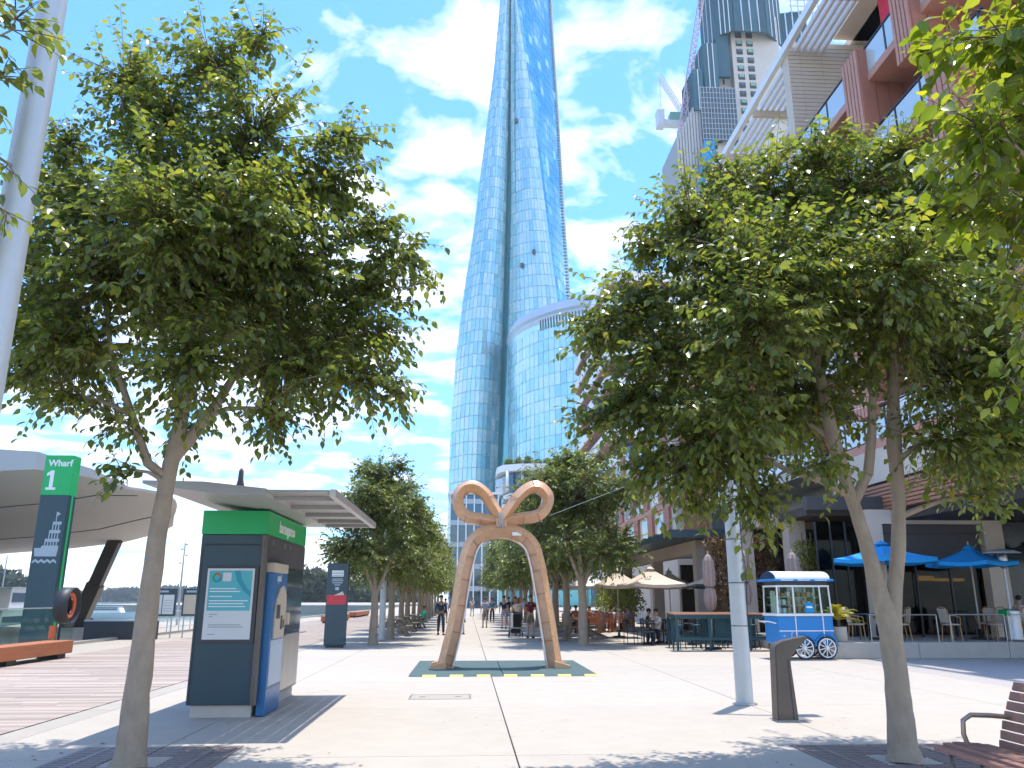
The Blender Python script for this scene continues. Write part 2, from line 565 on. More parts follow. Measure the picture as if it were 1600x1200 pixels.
def np_mesh(name, verts, tris, mt, smooth=False):
    me = bpy.data.meshes.new(name)
    verts = np.asarray(verts, dtype=np.float32).reshape(-1, 3)
    tris = np.asarray(tris, dtype=np.int32).reshape(-1, 3)
    me.vertices.add(len(verts))
    me.vertices.foreach_set('co', verts.ravel())
    me.loops.add(tris.size)
    me.loops.foreach_set('vertex_index', tris.ravel())
    me.polygons.add(len(tris))
    me.polygons.foreach_set('loop_start', np.arange(len(tris), dtype=np.int32) * 3)
    me.polygons.foreach_set('loop_total', np.full(len(tris), 3, dtype=np.int32))
    me.materials.append(MATS[mt])
    me.update(calc_edges=True)
    me.validate()
    if smooth:
        me.polygons.foreach_set('use_smooth', np.ones(len(tris), dtype=bool))
    return me
# ================================================================== GROUND, DECK, WATER
rnd = random.Random(7)
g = MB()
# one sheet to the horizon on the land side; the harbour opens on the left
g.add([(-14.2, -30, -0.06), (1200, -30, -0.06), (1200, 1500, -0.06), (-14.2, 1500, -0.06)], [(0, 1, 2, 3)])
ground = kind(g.build('ground', 'joint'), 'structure')
g = MB()
g.add([(-14.2, 84, -0.02), (900, 84, -0.02), (900, 1490, -0.02), (-14.2, 1490, -0.02)], [(0, 1, 2, 3)])
g.add([(30, -30, -0.02), (900, -30, -0.02), (900, 84, -0.02), (30, 84, -0.02)], [(0, 1, 2, 3)])
kind(g.build('far_pavement', 'concrete'), 'structure')

pav = kind(bpy.data.objects.new('pavement', None), 'structure')
COL.objects.link(pav)
xs = [-5.25, -3.36, 0.54, 4.44, 8.34, 10.2]
ys = [-6.4 + 3.9 * i for i in range(24)]
slab_cache = {}
def slab(x0, x1, y0, y1, top=0.0, mt='concrete', par=None, gap=0.014, name='slab'):
    key = (round(x1 - x0, 3), round(y1 - y0, 3), mt, gap)
    if key not in slab_cache:
        w, d = x1 - x0, y1 - y0
        b = MB()
        e = 0.006
        hw, hd, gg = w / 2 - gap / 2, d / 2 - gap / 2, e
        lo = [(-hw, -hd, -0.05), (hw, -hd, -0.05), (hw, hd, -0.05), (-hw, hd, -0.05)]
        mi = [(-hw, -hd, -e), (hw, -hd, -e), (hw, hd, -e), (-hw, hd, -e)]
        tp = [(-hw + gg, -hd + gg, 0), (hw - gg, -hd + gg, 0), (hw - gg, hd - gg, 0), (-hw + gg, hd - gg, 0)]
        b.add(lo + mi + tp, [(8, 9, 10, 11)] + [(i, (i + 1) % 4, 4 + (i + 1) % 4, 4 + i) for i in range(4)]
              + [(4 + i, 4 + (i + 1) % 4, 8 + (i + 1) % 4, 8 + i) for i in range(4)])
        slab_cache[key] = b.mesh(name, mt)
    o = obj(name, slab_cache[key], par)
    o.location = ((x0 + x1) / 2, (y0 + y1) / 2, top + rnd.uniform(-0.001, 0.001))
    return o
for i in range(len(xs) - 1):
    for j in range(len(ys) - 1):
        slab(xs[i], xs[i + 1], ys[j], ys[j + 1], par=pav)
# darker paving on the right, in front of the terrace and under the cafe tables
apav = kind(bpy.data.objects.new('forecourt_pavement', None), 'structure')
COL.objects.link(apav)
for y0 in range(-4, 84, 8):
    for x0 in (10.2, 16.8, 23.4):
        slab(x0, x0 + 6.6, y0, y0 + 8, par=apav, mt='asphalt' if y0 < 22 else 'concrete', top=-0.002, gap=0.01)
# drainage strip along the deck, then the boards
ds = kind(bpy.data.objects.new('drain_strip', None), 'structure')
COL.objects.link(ds)
for j in range(22):
    slab(-5.66, -5.25, -6.4 + 3.9 * j, -2.5 + 3.9 * j, par=ds, mt='strip', gap=0.012)
dk = kind(bpy.data.objects.new('boardwalk', None), 'structure')
COL.objects.link(dk)
b = MB()
y = -3.0
while y < 84:
    w = 0.138
    dz = rnd.uniform(-0.002, 0.002)
    xa = -11.75
    while xa < -5.68:
        xb = min(-5.68, xa + rnd.uniform(1.8, 3.6))
        if xb > -6.2:
            xb = -5.68
        b.add([(xa + .002, y, dz), (xb - .002, y, dz), (xb - .002, y + w, dz), (xa + .002, y + w, dz),
               (xa + .002, y, -.04), (xb - .002, y, -.04), (xb - .002, y + w, -.04), (xa + .002, y + w, -.04)],
              [(0, 1, 2, 3), (0, 4, 5, 1), (2, 6, 7, 3)])
        xa = xb
    y += 0.145
o = b.build('deck_boards', 'deck', dk)
kind(o, 'stuff')
wstrip = kind(bpy.data.objects.new('quay_pavement', None), 'structure')
COL.objects.link(wstrip)
for j in range(22):
    slab(-14.2, -11.75, -6.4 + 3.9 * j, -2.5 + 3.9 * j, par=wstrip, mt='strip', gap=0.012)
q = MB()
q.box(-14.5, -14.2, -30, 1500, -4.0, 0.10)
kind(q.build('quay_edge', 'plinth'), 'structure')
q = MB()
q.add([(-1800, -300, -1.7), (-14.3, -300, -1.7), (-14.3, 1500, -1.7), (-1800, 1500, -1.7)], [(0, 1, 2, 3)])
kind(q.build('harbour_water', 'harbour'), 'structure')

# metal access cover let into the paving
t = thing('access_cover', 'flush rectangular metal access cover in the paving before the bow', 'access cover', (-0.43, 14.5, 0.0))
b = MB()
for a in ((-.52, .52, -.34, -.31), (-.52, .52, .31, .34), (-.52, -.49, -.31, .31), (.49, .52, -.31, .31)):
    b.box(*a, -.01, .006)
b.build('frame', 'steel', t)
MB().box(-.485, .485, -.305, .305, -.01, .0035).build('plate', 'strip', t)
for x in (-.3, .3):
    MB().box(x - .05, x + .05, -.02, .02, .0036, .006).build('lifting_slot', 'dark_metal', t)

# tree grates: frame, bars and the soil pit
def tree_grate(cx, cy, label, half=0.86):
    t = thing('tree_grate', label, 'tree grate', (cx, cy, 0), group='iron tree grates')
    b = MB()
    for a in ((-half, half, -half, -half + .05), (-half, half, half - .05, half), (-half, -half + .05, -half + .05, half - .05), (half - .05, half, -half + .05, half - .05)):
        b.box(*a, -.03, .010)
    b.build('frame', 'grate_iron', t)
    MB().box(-half + .05, half - .05, -half + .05, half - .05, -.058, -.035).build('soil_pit', 'soil', t)
    n = 18
    me = {}
    for i in range(n):
        yy = -half + .075 + (2 * half - .15) * i / (n - 1)
        for s_ in (-1, 1):
            x0 = 0.30 if abs(yy) < 0.30 else 0.012
            key = x0
            if key not in me:
                me[key] = MB().box(x0, half - .055, -.026, .026, -.012, .011).mesh('bar', 'grate_iron')
            o = obj('bar', me[key], t)
            o.location = (0, yy, 0)
            o.scale = (s_, 1, 1)
    for x in (-.58, .58):
        MB().box(x - .03, x + .03, -half + .06, half - .06, .0115, .0135).build('tie_strip', 'grate_iron', t)
    return t
tree_grate(-3.34, 9.03, 'dark iron tree grate around the trunk beside the ticket kiosk')
tree_grate(4.52, 8.74, 'dark iron tree grate around the forked trunk beside the slatted bench')

# fallen leaves around the two grates
fl = []
for i in range(46):
    cx, cy = rnd.choice([(-3.3, 9.0), (4.5, 8.7)])
    fl.append((cx + rnd.gauss(0, .9), cy + rnd.gauss(0, .7), rnd.uniform(0, 6.28), rnd.uniform(.04, .075)))
b = MB()
for (x, y, a, s_) in fl:
    ca, sa = math.cos(a), math.sin(a)
    b.add([(x - ca * s_ * .5, y - sa * s_ * .5, .006), (x - sa * s_ * .22, y + ca * s_ * .22, .016), (x + ca * s_ * .5, y + sa * s_ * .5, .007), (x + sa * s_ * .22, y - ca * s_ * .22, .014)], [(0, 1, 2), (0, 2, 3)])
o = kind(b.build('fallen_leaves', 'leaf_dry'), 'stuff', 'scattered dry leaves on the paving near the tree grates')
# ================================================================== FAR SHORE
def ridge(name, pts, depth, mt, label, seed, nleaf, leaf=4.0, base=-1.7):
    """land mass with a broken wooded skyline: a ground body plus leaf clumps"""
    rg = np.random.default_rng(seed)
    b = MB()
    P = []
    for (x, yy, hgt) in pts:
        P.append((x, yy, base, hgt))
    vs, fs = [], []
    for (x, yy, z0, hg) in P:
        vs += [(x, yy, z0), (x, yy + depth * .25, z0 + hg * .6), (x, yy + depth * .6, z0 + hg * .8), (x, yy + depth, z0)]
    for i in range(len(P) - 1):
        for k in range(3):
            fs.append((4 * i + k, 4 * i + k + 1, 4 * i + 5 + k, 4 * i + 4 + k))
    b.add(vs, fs)
    root = kind(b.build(name, 'scaffold' if False else 'soil'), 'structure')
    # tree masses
    V, T = [], []
    segs = len(P) - 1
    n = nleaf
    si = rg.integers(0, segs, n)
    fr = rg.random(n)
    A = np.array([[p[0], p[1], p[3]] for p in P])
    base_p = A[si] * (1 - fr)[:, None] + A[si + 1] * fr[:, None]
    clump = np.sin(base_p[:, 0] * 0.11 + seed) * 0.12 + np.sin(base_p[:, 0] * 0.031 + 2 * seed) * 0.15 + rg.normal(0, 0.06, n)
    hz_ = rg.random(n) ** 0.7
    z = base + base_p[:, 2] * (0.1 + hz_ * (0.85 + clump))
    yv = base_p[:, 1] + depth * (0.02 + 0.4 * hz_) * rg.random(n)
    c = np.stack([base_p[:, 0], yv, z], 1)
    d1 = rg.normal(size=(n, 3)); d1 /= np.linalg.norm(d1, axis=1)[:, None]
    d2 = rg.normal(size=(n, 3)); d2 /= np.linalg.norm(d2, axis=1)[:, None]
    s_ = leaf * (0.5 + rg.random(n))[:, None]
    V = np.concatenate([c + d1 * s_, c - d1 * s_ * .6 + d2 * s_ * .5, c - d1 * s_ * .5 - d2 * s_ * .6], 0)
    T = np.stack([np.arange(n), np.arange(n) + n, np.arange(n) + 2 * n], 1)
    o = obj('shore_foliage', np_mesh('shore_foliage', V, T, mt))
    kind(o, 'stuff', label)
    o['category'] = 'trees'
    return root
ridge('shore_hills', [(-900 + 60 * i, 1100 + 6 * i, 22 + 10 * math.sin(i * .7) + 6 * math.sin(i * 1.9)) for i in range(15)], 160, 'leaf_shore',
      'hazy wooded far shore across the harbour, behind the moored boats', 3, 26000, 6.0)
ridge('near_shore', [(-330 + 12 * i, 420 + 2 * i, 13 + 4 * math.sin(i * 1.1)) for i in range(9)], 60, 'leaf_shore',
      'nearer dark green wooded bank behind the moored ferry', 5, 9000, 2.4)
ridge('headland_hill', [(-78 + 7 * i, 330 + 8 * i, 9 + 5 * math.sin(i * .55 + .4)) for i in range(9)], 50, 'leaf_shore',
      'green wooded headland seen beside the dark information totem', 9, 12000, 1.9)
b = MB()
b.prism([(-90, 205), (-14, 190), (-14, 340), (-120, 340)], -3, 0.25)
kind(b.build('headland_ground', 'strip'), 'structure')
# ================================================================== BUILDINGS
def lerp_tab(tab, z):
    if z <= tab[0][0]:
        (z0, a), (z1, b_) = tab[0], tab[1]
    elif z >= tab[-1][0]:
        (z0, a), (z1, b_) = tab[-2], tab[-1]
    else:
        for i in range(len(tab) - 1):
            if tab[i][0] <= z <= tab[i + 1][0]:
                (z0, a), (z1, b_) = tab[i], tab[i + 1]
                break
    return a + (b_ - a) * (z - z0) / (z1 - z0)
def curtain(root, fn, us, zs, tints, rg, skip=None, nobj=0, name='pane', gapu=0.035, gapz=0.028, proud=0.10, jit=0.035, weights=None, centre=None):
    """curtain wall over the surface fn(u, z): a dark backing sheet and glass panes standing proud of it.
    the first nobj panes (lowest rows) are objects of their own, the rest is one mesh"""
    bk = MB()
    V = [[Vector(fn(u, z)) for u in us] for z in zs]
    vs = [p for row in V for p in row]
    nu = len(us)
    bk.add(vs, [(j * nu + i, j * nu + i + 1, (j + 1) * nu + i + 1, (j + 1) * nu + i) for j in range(len(zs) - 1) for i in range(nu - 1)])
    bk.build('mullion_frame', 'mullion', root)
    rest = MB()
    made = 0
    for j in range(len(zs) - 1):
        for i in range(nu - 1):
            if skip and skip(i, j):
                continue
            a, b_, c, d = V[j][i], V[j][i + 1], V[j + 1][i + 1], V[j + 1][i]
            m = (a + b_ + c + d) / 4
            nrm = (b_ - a).cross(d - a).normalized()
            ctr = centre or Vector((0, 0, 0))
            q = []
            for p, su, sz in ((a, 0, 0), (b_, 1, 0), (c, 1, 1), (d, 0, 1)):
                pu = gapu if su == 0 else 1 - gapu
                pz = gapz if sz == 0 else 1 - gapz
                lo = a.lerp(b_, pu)
                hi = d.lerp(c, pu)
                q.append(lo.lerp(hi, pz) + nrm * (proud + rg.uniform(-jit, jit)))
            back = [p - nrm * 0.06 for p in q]
            ti = rg.choices(range(len(tints)), weights)[0] if weights else rg.randrange(len(tints))
            fs = [(0, 1, 2, 3), (0, 4, 5, 1), (1, 5, 6, 2), (2, 6, 7, 3), (3, 7, 4, 0)]
            if made < nobj:
                me = bpy.data.meshes.new(name)
                me.from_pydata([v for v in q + back], [], fs)
                me.materials.append(MATS[tints[ti]])
                obj(name, me, root)
                made += 1
            else:
                rest.slot(ti).add(q + back, fs)
    if rest.v:
        me = bpy.data.meshes.new('pane_field')
        me.from_pydata(rest.v, [], rest.f)
        for tt in tints:
            me.materials.append(MATS[tt])
        me.polygons.foreach_set('material_index', rest.m)
        kind(obj('pane_field', me, root), 'stuff')

rg = random.Random(11)
TW = thing('glass_skyscraper', 'tall tapering blue glass tower rising behind the bow sculpture', 'skyscraper', (0, 0, 0))
T0 = 240.0
tabL = [(0, -6.2), (36, -6.0), (54, -5.7), (74, -4.7), (93, -2.9), (118, .4), (151, 3.7), (181, 6.8), (208, 8.8), (235, 10.4), (262, 11.4)]
tabG = [(0, 8.0), (36, 8.4), (74, 9.6), (132, 11.1), (161, 11.7), (192, 12.2), (230, 12.6), (262, 12.8)]
tabH = [(0, 11.0), (46, 11.4), (87, 12.2), (132, 12.9), (161, 12.7), (192, 12.7), (230, 12.9), (262, 13.0)]
tabC = [(0, 30.5), (60, 29.2), (95, 27.0), (128, 23.6), (169, 19.6), (208, 14.9), (225, 13.4), (262, 13.1)]
tabR = [(0, 34.0), (96, 32.2), (133, 31.4), (175, 31.0), (209, 30.6), (262, 29.5)]
def f_left(u, z):
    a, c = lerp_tab(tabL, z), lerp_tab(tabG, z)
    t_ = u
    bul = 9.0 * (c - a) / 14.4
    if t_ < 0:       # wraps round the back-left edge
        return (a + 0.5 * (-t_) * 2, T0 + 3 + 20 * (-t_), z)
    ang = math.pi * (0.02 + 0.90 * t_)
    return (a + (c - a) * t_, T0 + 3 - bul * math.sin(ang) ** 0.8, z)
zz = [3.9 * k for k in range(3, 68)]
curtain(TW, f_left, [-.9, -.45, -.2, 0, .05, .12, .2, .29, .38, .47, .56, .65, .74, .83, .92, 1.0], zz,
        ['pane_tint_0', 'pane_tint_1', 'pane_tint_2', 'pane_tint_4'], rg, nobj=150, weights=[4, 2, 3, 2])
def f_mid(u, z):
    a, c = lerp_tab(tabH, z), lerp_tab(tabC, z)
    bul = 7.5 * max(0.05, (c - a)) / 15
    return (a + (c - a) * u, T0 + 2 - bul * math.sin(math.pi * (0.06 + 0.62 * u)) , z)
zm = [62 + 3.9 * k for k in range(0, 52)]
curtain(TW, f_mid, [0, .06, .14, .22, .31, .40, .49, .58, .67, .76, .84, .92, 1.0], zm,
        ['pane_tint_0', 'pane_tint_2', 'pane_tint_4', 'pane_tint_1'], rg, nobj=100, weights=[4, 4, 3, 1])
def f_right(u, z):
    c, e = lerp_tab(tabC, z), lerp_tab(tabR, z)
    p = f_mid(1.0, z)
    return (c + (e - c) * u, p[1] + (22.0 * u ** 1.15) * (e - c) / 14 + 2.5 * u, z)
curtain(TW, f_right, [0, .1, .2, .3, .4, .5, .6, .7, .8, .9, 1.0], zm,
        ['pane_baked_sky_0', 'pane_baked_sky_1', 'pane_baked_sky_2', 'pane_tint_1'], rg, nobj=50, weights=[8, 6, 1.2, .5])
# recessed slot between the petals and the serrated fin edge
b = MB()
zr = [3.9 * k for k in range(0, 68, 3)]
vs = []
for z in zr:
    vs += [(lerp_tab(tabG, z) - 0.3, T0 + 2.2, z), (lerp_tab(tabG, z) + .9, T0 + 3.6, z), (lerp_tab(tabH, z) + 0.6, T0 + 3.0, z), (lerp_tab(tabH, z) + 1.2, T0 - 0.4, z)]
b.add(vs, [(4 * j + k, 4 * j + k + 1, 4 * j + 5 + k, 4 * j + 4 + k) for j in range(len(zr) - 1) for k in range(3)])
b.build('recessed_slot', 'recess_teal', TW)
fin_me = MB().box(-.3, .45, -1.0, .4, 0, .28).mesh('balcony_fin', 'rim_grey')
for j in range(0, 150):
    z = 66 + j * 1.3
    p = f_right(1.0, z)
    if z > 245:
        break
    o = obj('balcony_fin', fin_me, TW)
    o.location = (p[0], p[1], z)
b = MB()
vs = []
for z in zr:
    p = f_right(1.0, z)
    vs += [(p[0] + .1, p[1] + .2, z), (p[0] + 1.0, p[1] + 1.4, z), (p[0] - 1, p[1] + 20, z), (f_left(-.9, z)[0], T0 + 40, z)]
b.add(vs, [(4 * j + k, 4 * j + k + 1, 4 * j + 5 + k, 4 * j + 4 + k) for j in range(len(zr) - 1) for k in range(3)])
b.build('rear_wall', 'rim_grey', TW)
for (u, z) in ((.2, 158.0), (.26, 104.0), (.55, 108.0)):
    p = Vector(f_mid(u, z))
    MB().box(p.x - .5, p.x + .5, p.y - 1.0, p.y - .4, z, z + 1.6, .1).build('open_vent_window', 'vent_dark', TW)

# curved podium block in front of the tower
DR = thing('curved_podium_block', 'low round glass block with grey rim standing before the tower', 'building', (0, 0, 0))
CX, CY, RR = 47.0, 229.5, 35.6
def f_drum(u, z):
    return (CX + RR * math.cos(u), CY + RR * math.sin(u), z)
us = [math.pi * 0.93 + (math.pi * 1.62 - math.pi * 0.93) * i / 40 for i in range(41)]
zd = [33.0, 36.2] + [36.2 + 3.35 * k for k in range(1, 12)]
rg2 = random.Random(4)
curtain(DR, f_drum, us, zd, ['pane_tint_1', 'pane_tint_0', 'pane_tint_2', 'pane_tint_3'], rg2, nobj=300, weights=[4, 4, 3, 1], gapu=.03, gapz=.02, jit=0.05)
b = MB()
n = 60
def ring(b, r0, z0, r1, z1, a0=.9, a1=1.7):
    vs = []
    for i in range(n + 1):
        a = math.pi * (a0 + (a1 - a0) * i / n)
        vs += [(CX + r0 * math.cos(a), CY + r0 * math.sin(a), z0), (CX + r1 * math.cos(a), CY + r1 * math.sin(a), z1)]
    b.add(vs, [(2 * i, 2 * i + 2, 2 * i + 3, 2 * i + 1) for i in range(n)])
ring(b, RR, 0, RR, 33)
b.build('lower_wall', 'recess_teal', DR)
b = MB()
ring(b, RR + .05, 73.05, RR + .2, 74.6)
b.build('upper_wall', 'pane_tint_0', DR)
b = MB()
for i in range(46):
    a = math.pi * (1.215 + 0.40 * i / 46)
    b.beam((CX + (RR + .3) * math.cos(a), CY + (RR + .3) * math.sin(a), 72.6), (CX + (RR + .3) * math.cos(a), CY + (RR + .3) * math.sin(a), 75.6), .22)
b.build('vent_grille', 'vent_dark', DR)
b = MB()
ring(b, RR + .2, 74.6, RR + .25, 76.2)
ring(b, RR + .25, 76.2, RR + .6, 77.0)
ring(b, RR + .6, 77.0, RR - .3, 79.6)
ring(b, RR - .3, 79.6, RR - 1.4, 80.0)
ring(b, RR - 1.4, 80.0, 1.0, 80.6)
b.build('rim', 'rim_grey', DR)
# terraces and canopy at the foot of the tower
PD = thing('terrace_podium', 'white curved terrace podium with roof garden at the foot of the tower', 'building', (0, 0, 0))
for k, (x0, x1, y0, z0, th) in enumerate([(6.4, 30, 176, 29.2, 1.5), (8.0, 34, 178, 23.5, 1.2), (6.5, 34, 177, 17.5, 1.2), (7.5, 34, 178, 11.5, 1.2)]):
    pl = [(x0, y0 + 6), (x0 + 1.2, y0 + 2), (x0 + 5, y0), (x1, y0 - 2), (x1, y0 + 14), (x0, y0 + 14)]
    MB().prism(pl, z0, z0 + th).build('terrace_slab', 'white_paint', PD)
    pl2 = [(x + (1.4 if i < 3 else 0), yv + 1.5) for i, (x, yv) in enumerate(pl)]
    MB().prism(pl2, z0 - 4.4, z0 - .01).build('glazing_band', 'window_glass', PD)
    for i in range(7):
        MB().lathe([(.35, 0), (.35, 4.4)], 10, (x0 + 2.2 + 3.4 * i, y0 + 1.5, z0 - 4.4)).build('column', 'white_paint', PD)
rgn = np.random.default_rng(21)
def leaf_blob(name, centres, radii, n, size, mt, parent, seed=0):
    rg_ = np.random.default_rng(seed)
    k = rg_.integers(0, len(centres), n)
    d = rg_.normal(size=(n, 3))
    d /= np.linalg.norm(d, axis=1)[:, None]
    rr = rg_.random(n)[:, None] ** 0.4
    c = np.array(centres)[k] + d * rr * np.array(radii)[k]
    a = rg_.normal(size=(n, 3)); a /= np.linalg.norm(a, axis=1)[:, None]
    e = rg_.normal(size=(n, 3)); e = np.cross(a, e); e /= np.linalg.norm(e, axis=1)[:, None]
    s_ = size * (0.6 + 0.8 * rg_.random(n))[:, None]
    V = np.concatenate([c - a * s_ * .5, c + e * s_ * .28, c + a * s_ * .6, c - e * s_ * .28], 0)
    i = np.arange(n)
    T = np.concatenate([np.stack([i, i + n, i + 2 * n], 1), np.stack([i, i + 2 * n, i + 3 * n], 1)], 0)
    return obj(name, np_mesh(name, V, T, mt), parent)
leaf_blob('roof_garden', [(9 + 2.2 * i, 180, 31.4 + .5 * math.sin(3.1 * i)) for i in range(7)], [(1.1, 1.4, 1.0 + .5 * (i % 3)) for i in range(7)], 2600, .55, 'leaf_far', PD, 5)
# block with white vertical fins seen between the two rows of trees
FH = 20.6
FB = thing('finned_block', 'far glass block with white vertical fins seen through the left loop of the bow', 'building', (0, 0, 0))
MB().box(-3.4, 5.6, 152, 170, 0, FH).build('wall', 'window_glass', FB)
for k in range(5):
    MB().box(-3.5, 5.7, 151.85, 151.99, 3.0 + 4 * k, 3.9 + 4 * k).build('spandrel', 'rim_grey', FB)
for i in range(7):
    MB().box(-3.4 + 1.5 * i - .12, -3.4 + 1.5 * i + .12, 151.2, 151.84, .5, FH + .05).build('fin', 'white_paint', FB)
MB().box(-3.9, 6.1, 151.0, 170.4, FH + .06, FH + .5).build('roof', 'white_paint', FB)

# ------------------------------------------------------------------ white building with rounded balconies
RB = thing('round_balcony_block', 'white apartment block with stacked rounded balconies behind the right-hand tree row', 'building', (0, 0, 0))
def rounded(x0, x1, y0, y1, r, n=7):
    p = []
    for (cx, cy, a0) in ((x0 + r, y0 + r, math.pi), (x1 - r, y0 + r, 1.5 * math.pi), (x1 - r, y1 - r, 0), (x0 + r, y1 - r, .5 * math.pi)):
        for i in range(n + 1):
            a = a0 + .5 * math.pi * i / n
            p.append((cx + r * math.cos(a), cy + r * math.sin(a)))
    return p
for k in range(12):
    z0 = 3.5 + 3.3 * k
    MB().prism(rounded(16.6, 40, 92, 125, 3.0), z0, z0 + 1.35).build('balcony_band', 'white_paint', RB)
    MB().prism(rounded(18.6, 40, 94, 124, 2.0), z0 - 1.95, z0).build('glazing_band', 'window_glass', RB)
    MB().prism(rounded(16.75, 39.8, 92.2, 124.8, 2.9), z0 - .12, z0 - .001).build('soffit', 'terracotta_light', RB)
# middle red-brown block further along the right side
MBK = thing('terracotta_block', 'red brown panelled block behind the cafe pergola', 'building', (0, 0, 0))
MB().box(13.5, 34, 52, 84, 0, 13.6).build('wall', 'white_wall', MBK)
for k in range(3):
    z0 = 4.6 + 3.0 * k
    MB().box(13.35, 13.49, 51.8, 84.2, z0, z0 + .35).build('slab_edge', 'terracotta_light', MBK)
    for i in range(6):
        y0 = 53 + 5.0 * i + (1.3 if k % 2 else 0)
        MB().box(13.3, 13.499, y0, y0 + 1.5, z0 + .36, z0 + 2.99).build('panel', 'terracotta', MBK)
        w = MB().box(13.43, 13.499, y0 + 1.8, y0 + 4.0, z0 + .5, z0 + 2.7).build('window', 'window_glass', MBK)
    for i in range(4):
        x0 = 14 + 4.5 * i
        MB().box(x0, x0 + 1.6, 51.7, 51.99, z0 + .36, z0 + 2.9).build('panel', 'terracotta', MBK)
        MB().box(x0 + 1.9, x0 + 3.9, 51.9, 51.99, z0 + .5, z0 + 2.7).build('window', 'window_glass', MBK)

# ------------------------------------------------------------------ apartment building on the right
AB = thing('apartment_building', 'pale brick apartment building with terracotta panels and louvred roof pergola above the cafe', 'building', (0, 0, 0))
def part(name, mt, *boxes, par=AB):
    b = MB()
    for bx in boxes:
        b.box(*bx)
    return b.build(name, mt, par)
FX = 14.0
part('wall', 'white_wall', (16.3, 34, 18.6, 48, 4.5, 16.1))
part('upper_wall', 'white_wall', (18.0, 34, 18.6, 48, 16.101, 26.2))
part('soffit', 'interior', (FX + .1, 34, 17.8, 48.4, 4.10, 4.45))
# floors: slab edge, balustrade glass, posts, recessed windows
floors = [6.9, 10.0, 13.2, 16.4, 19.7]
for k, z in enumerate(floors):
    XW = 18.0 if z > 16 else 16.3
    part('floor_slab', 'terracotta_light', (FX, XW - .01, 18.0, 30.2, z - .30, z))
    part('floor_slab', 'white_wall', (FX, XW - .01, 31.0, 46.5, z - .30, z))
    for i in range(8):
        y0 = 18.2 + 1.5 * i
        if i < 8 and y0 + 1.5 <= 30.3:
            o = part('balustrade_pane', 'balcony_glass_pale', (FX + .04, FX + .06, y0 + .05, y0 + 1.45, z + .06, z + 1.02))
            part('balustrade_post', 'dark_metal', (FX + .02, FX + .09, y0 - .04, y0 + .04, z, z + 1.06))
    part('handrail', 'dark_metal', (FX + .01, FX + .10, 18.0, 30.2, z + 1.061, z + 1.12))
    part('handrail', 'dark_metal', (FX + .01, FX + .10, 31.3, 46.4, z + 1.061, z + 1.12))
    for i in range(10):
        y0 = 31.4 + 1.5 * i
        part('balustrade_pane', 'balcony_glass_pale', (FX + .04, FX + .06, y0 + .05, y0 + 1.45, z + .06, z + 1.02))
        part('balustrade_post', 'dark_metal', (FX + .02, FX + .09, y0 - .04, y0 + .04, z, z + 1.06))
    for i in range(9):
        y0 = 18.8 + 3.0 * i
        w = part('window', 'dark_metal', (XW - .08, XW - .001, y0, y0 + 2.2, z + .02, z + 2.55))
        obj('pane', MB().box(XW - .12, XW - .085, y0 + .07, y0 + 1.07, z + .1, z + 2.48).mesh('pane', 'window_glass'), w)
        obj('pane', MB().box(XW - .12, XW - .085, y0 + 1.13, y0 + 2.13, z + .1, z + 2.48).mesh('pane', 'window_glass'), w)
# terracotta boxes: fluted side towards the street, flat panels towards the camera
def terra_box(x0, x1, y0, y1, z0, z1, nf=5):
    b_ = part('panel_box', 'terracotta', (x0, x1, y0, y1, z0, z1))
    for i in range(nf):
        w = (y1 - y0) / nf
        obj('flute', MB().box(x0 - .07, x0 - .001, y0 + w * i + .03, y0 + w * (i + 1) - .03, z0, z1).mesh('flute', 'terracotta_light'), b_)
    n = max(2, int((x1 - x0) / .45))
    for i in range(n):
        w = (x1 - x0) / n
        obj('cladding_panel', MB().box(x0 + w * i + .02, x0 + w * (i + 1) - .02, y0 - .03, y0 - .001, z0 + .02, z1 - .02).mesh('cladding_panel', 'terracotta'), b_)
for (y0, y1, z0, z1, xa, xb) in [(24.0, 25.15, 17.4, 20.75, 13.75, 16.2), (20.6, 21.6, 18.2, 22.4, 13.7, 16.2), (19.2, 20.5, 14.2, 17.1, 13.8, 16.2),
                                  (27.0, 28.3, 14.2, 17.1, 13.8, 16.2), (22.4, 23.6, 10.9, 13.8, 13.8, 16.2), (26.0, 27.2, 7.7, 10.5, 13.8, 16.2),
                                  (19.6, 20.9, 7.7, 10.5, 13.8, 16.2), (34.0, 35.2, 14.2, 17.1, 13.8, 16.2), (38.0, 39.2, 10.9, 13.8, 13.8, 16.2), (33, 34.2, 7.7, 10.5, 13.8, 16.2)]:
    terra_box(xa, xb, y0, y1, z0, z1)
# slatted terracotta band over the shops
for i in range(7):
    part('band_slat', 'copper_slat', (13.78, 14.05, 17.8, 30.0, 4.46 + .125 * i, 4.46 + .125 * i + .095))
for i in range(7):
    part('band_slat', 'copper_slat', (14.06, 30.0, 17.6, 17.79, 4.46 + .125 * i, 4.46 + .125 * i + .095))
part('band_backing', 'interior', (14.051, 14.12, 17.8, 30, 4.46, 6.58))
part('band_upper', 'white_wall', (13.95, 14.05, 17.8, 30.0, 5.45, 6.58))
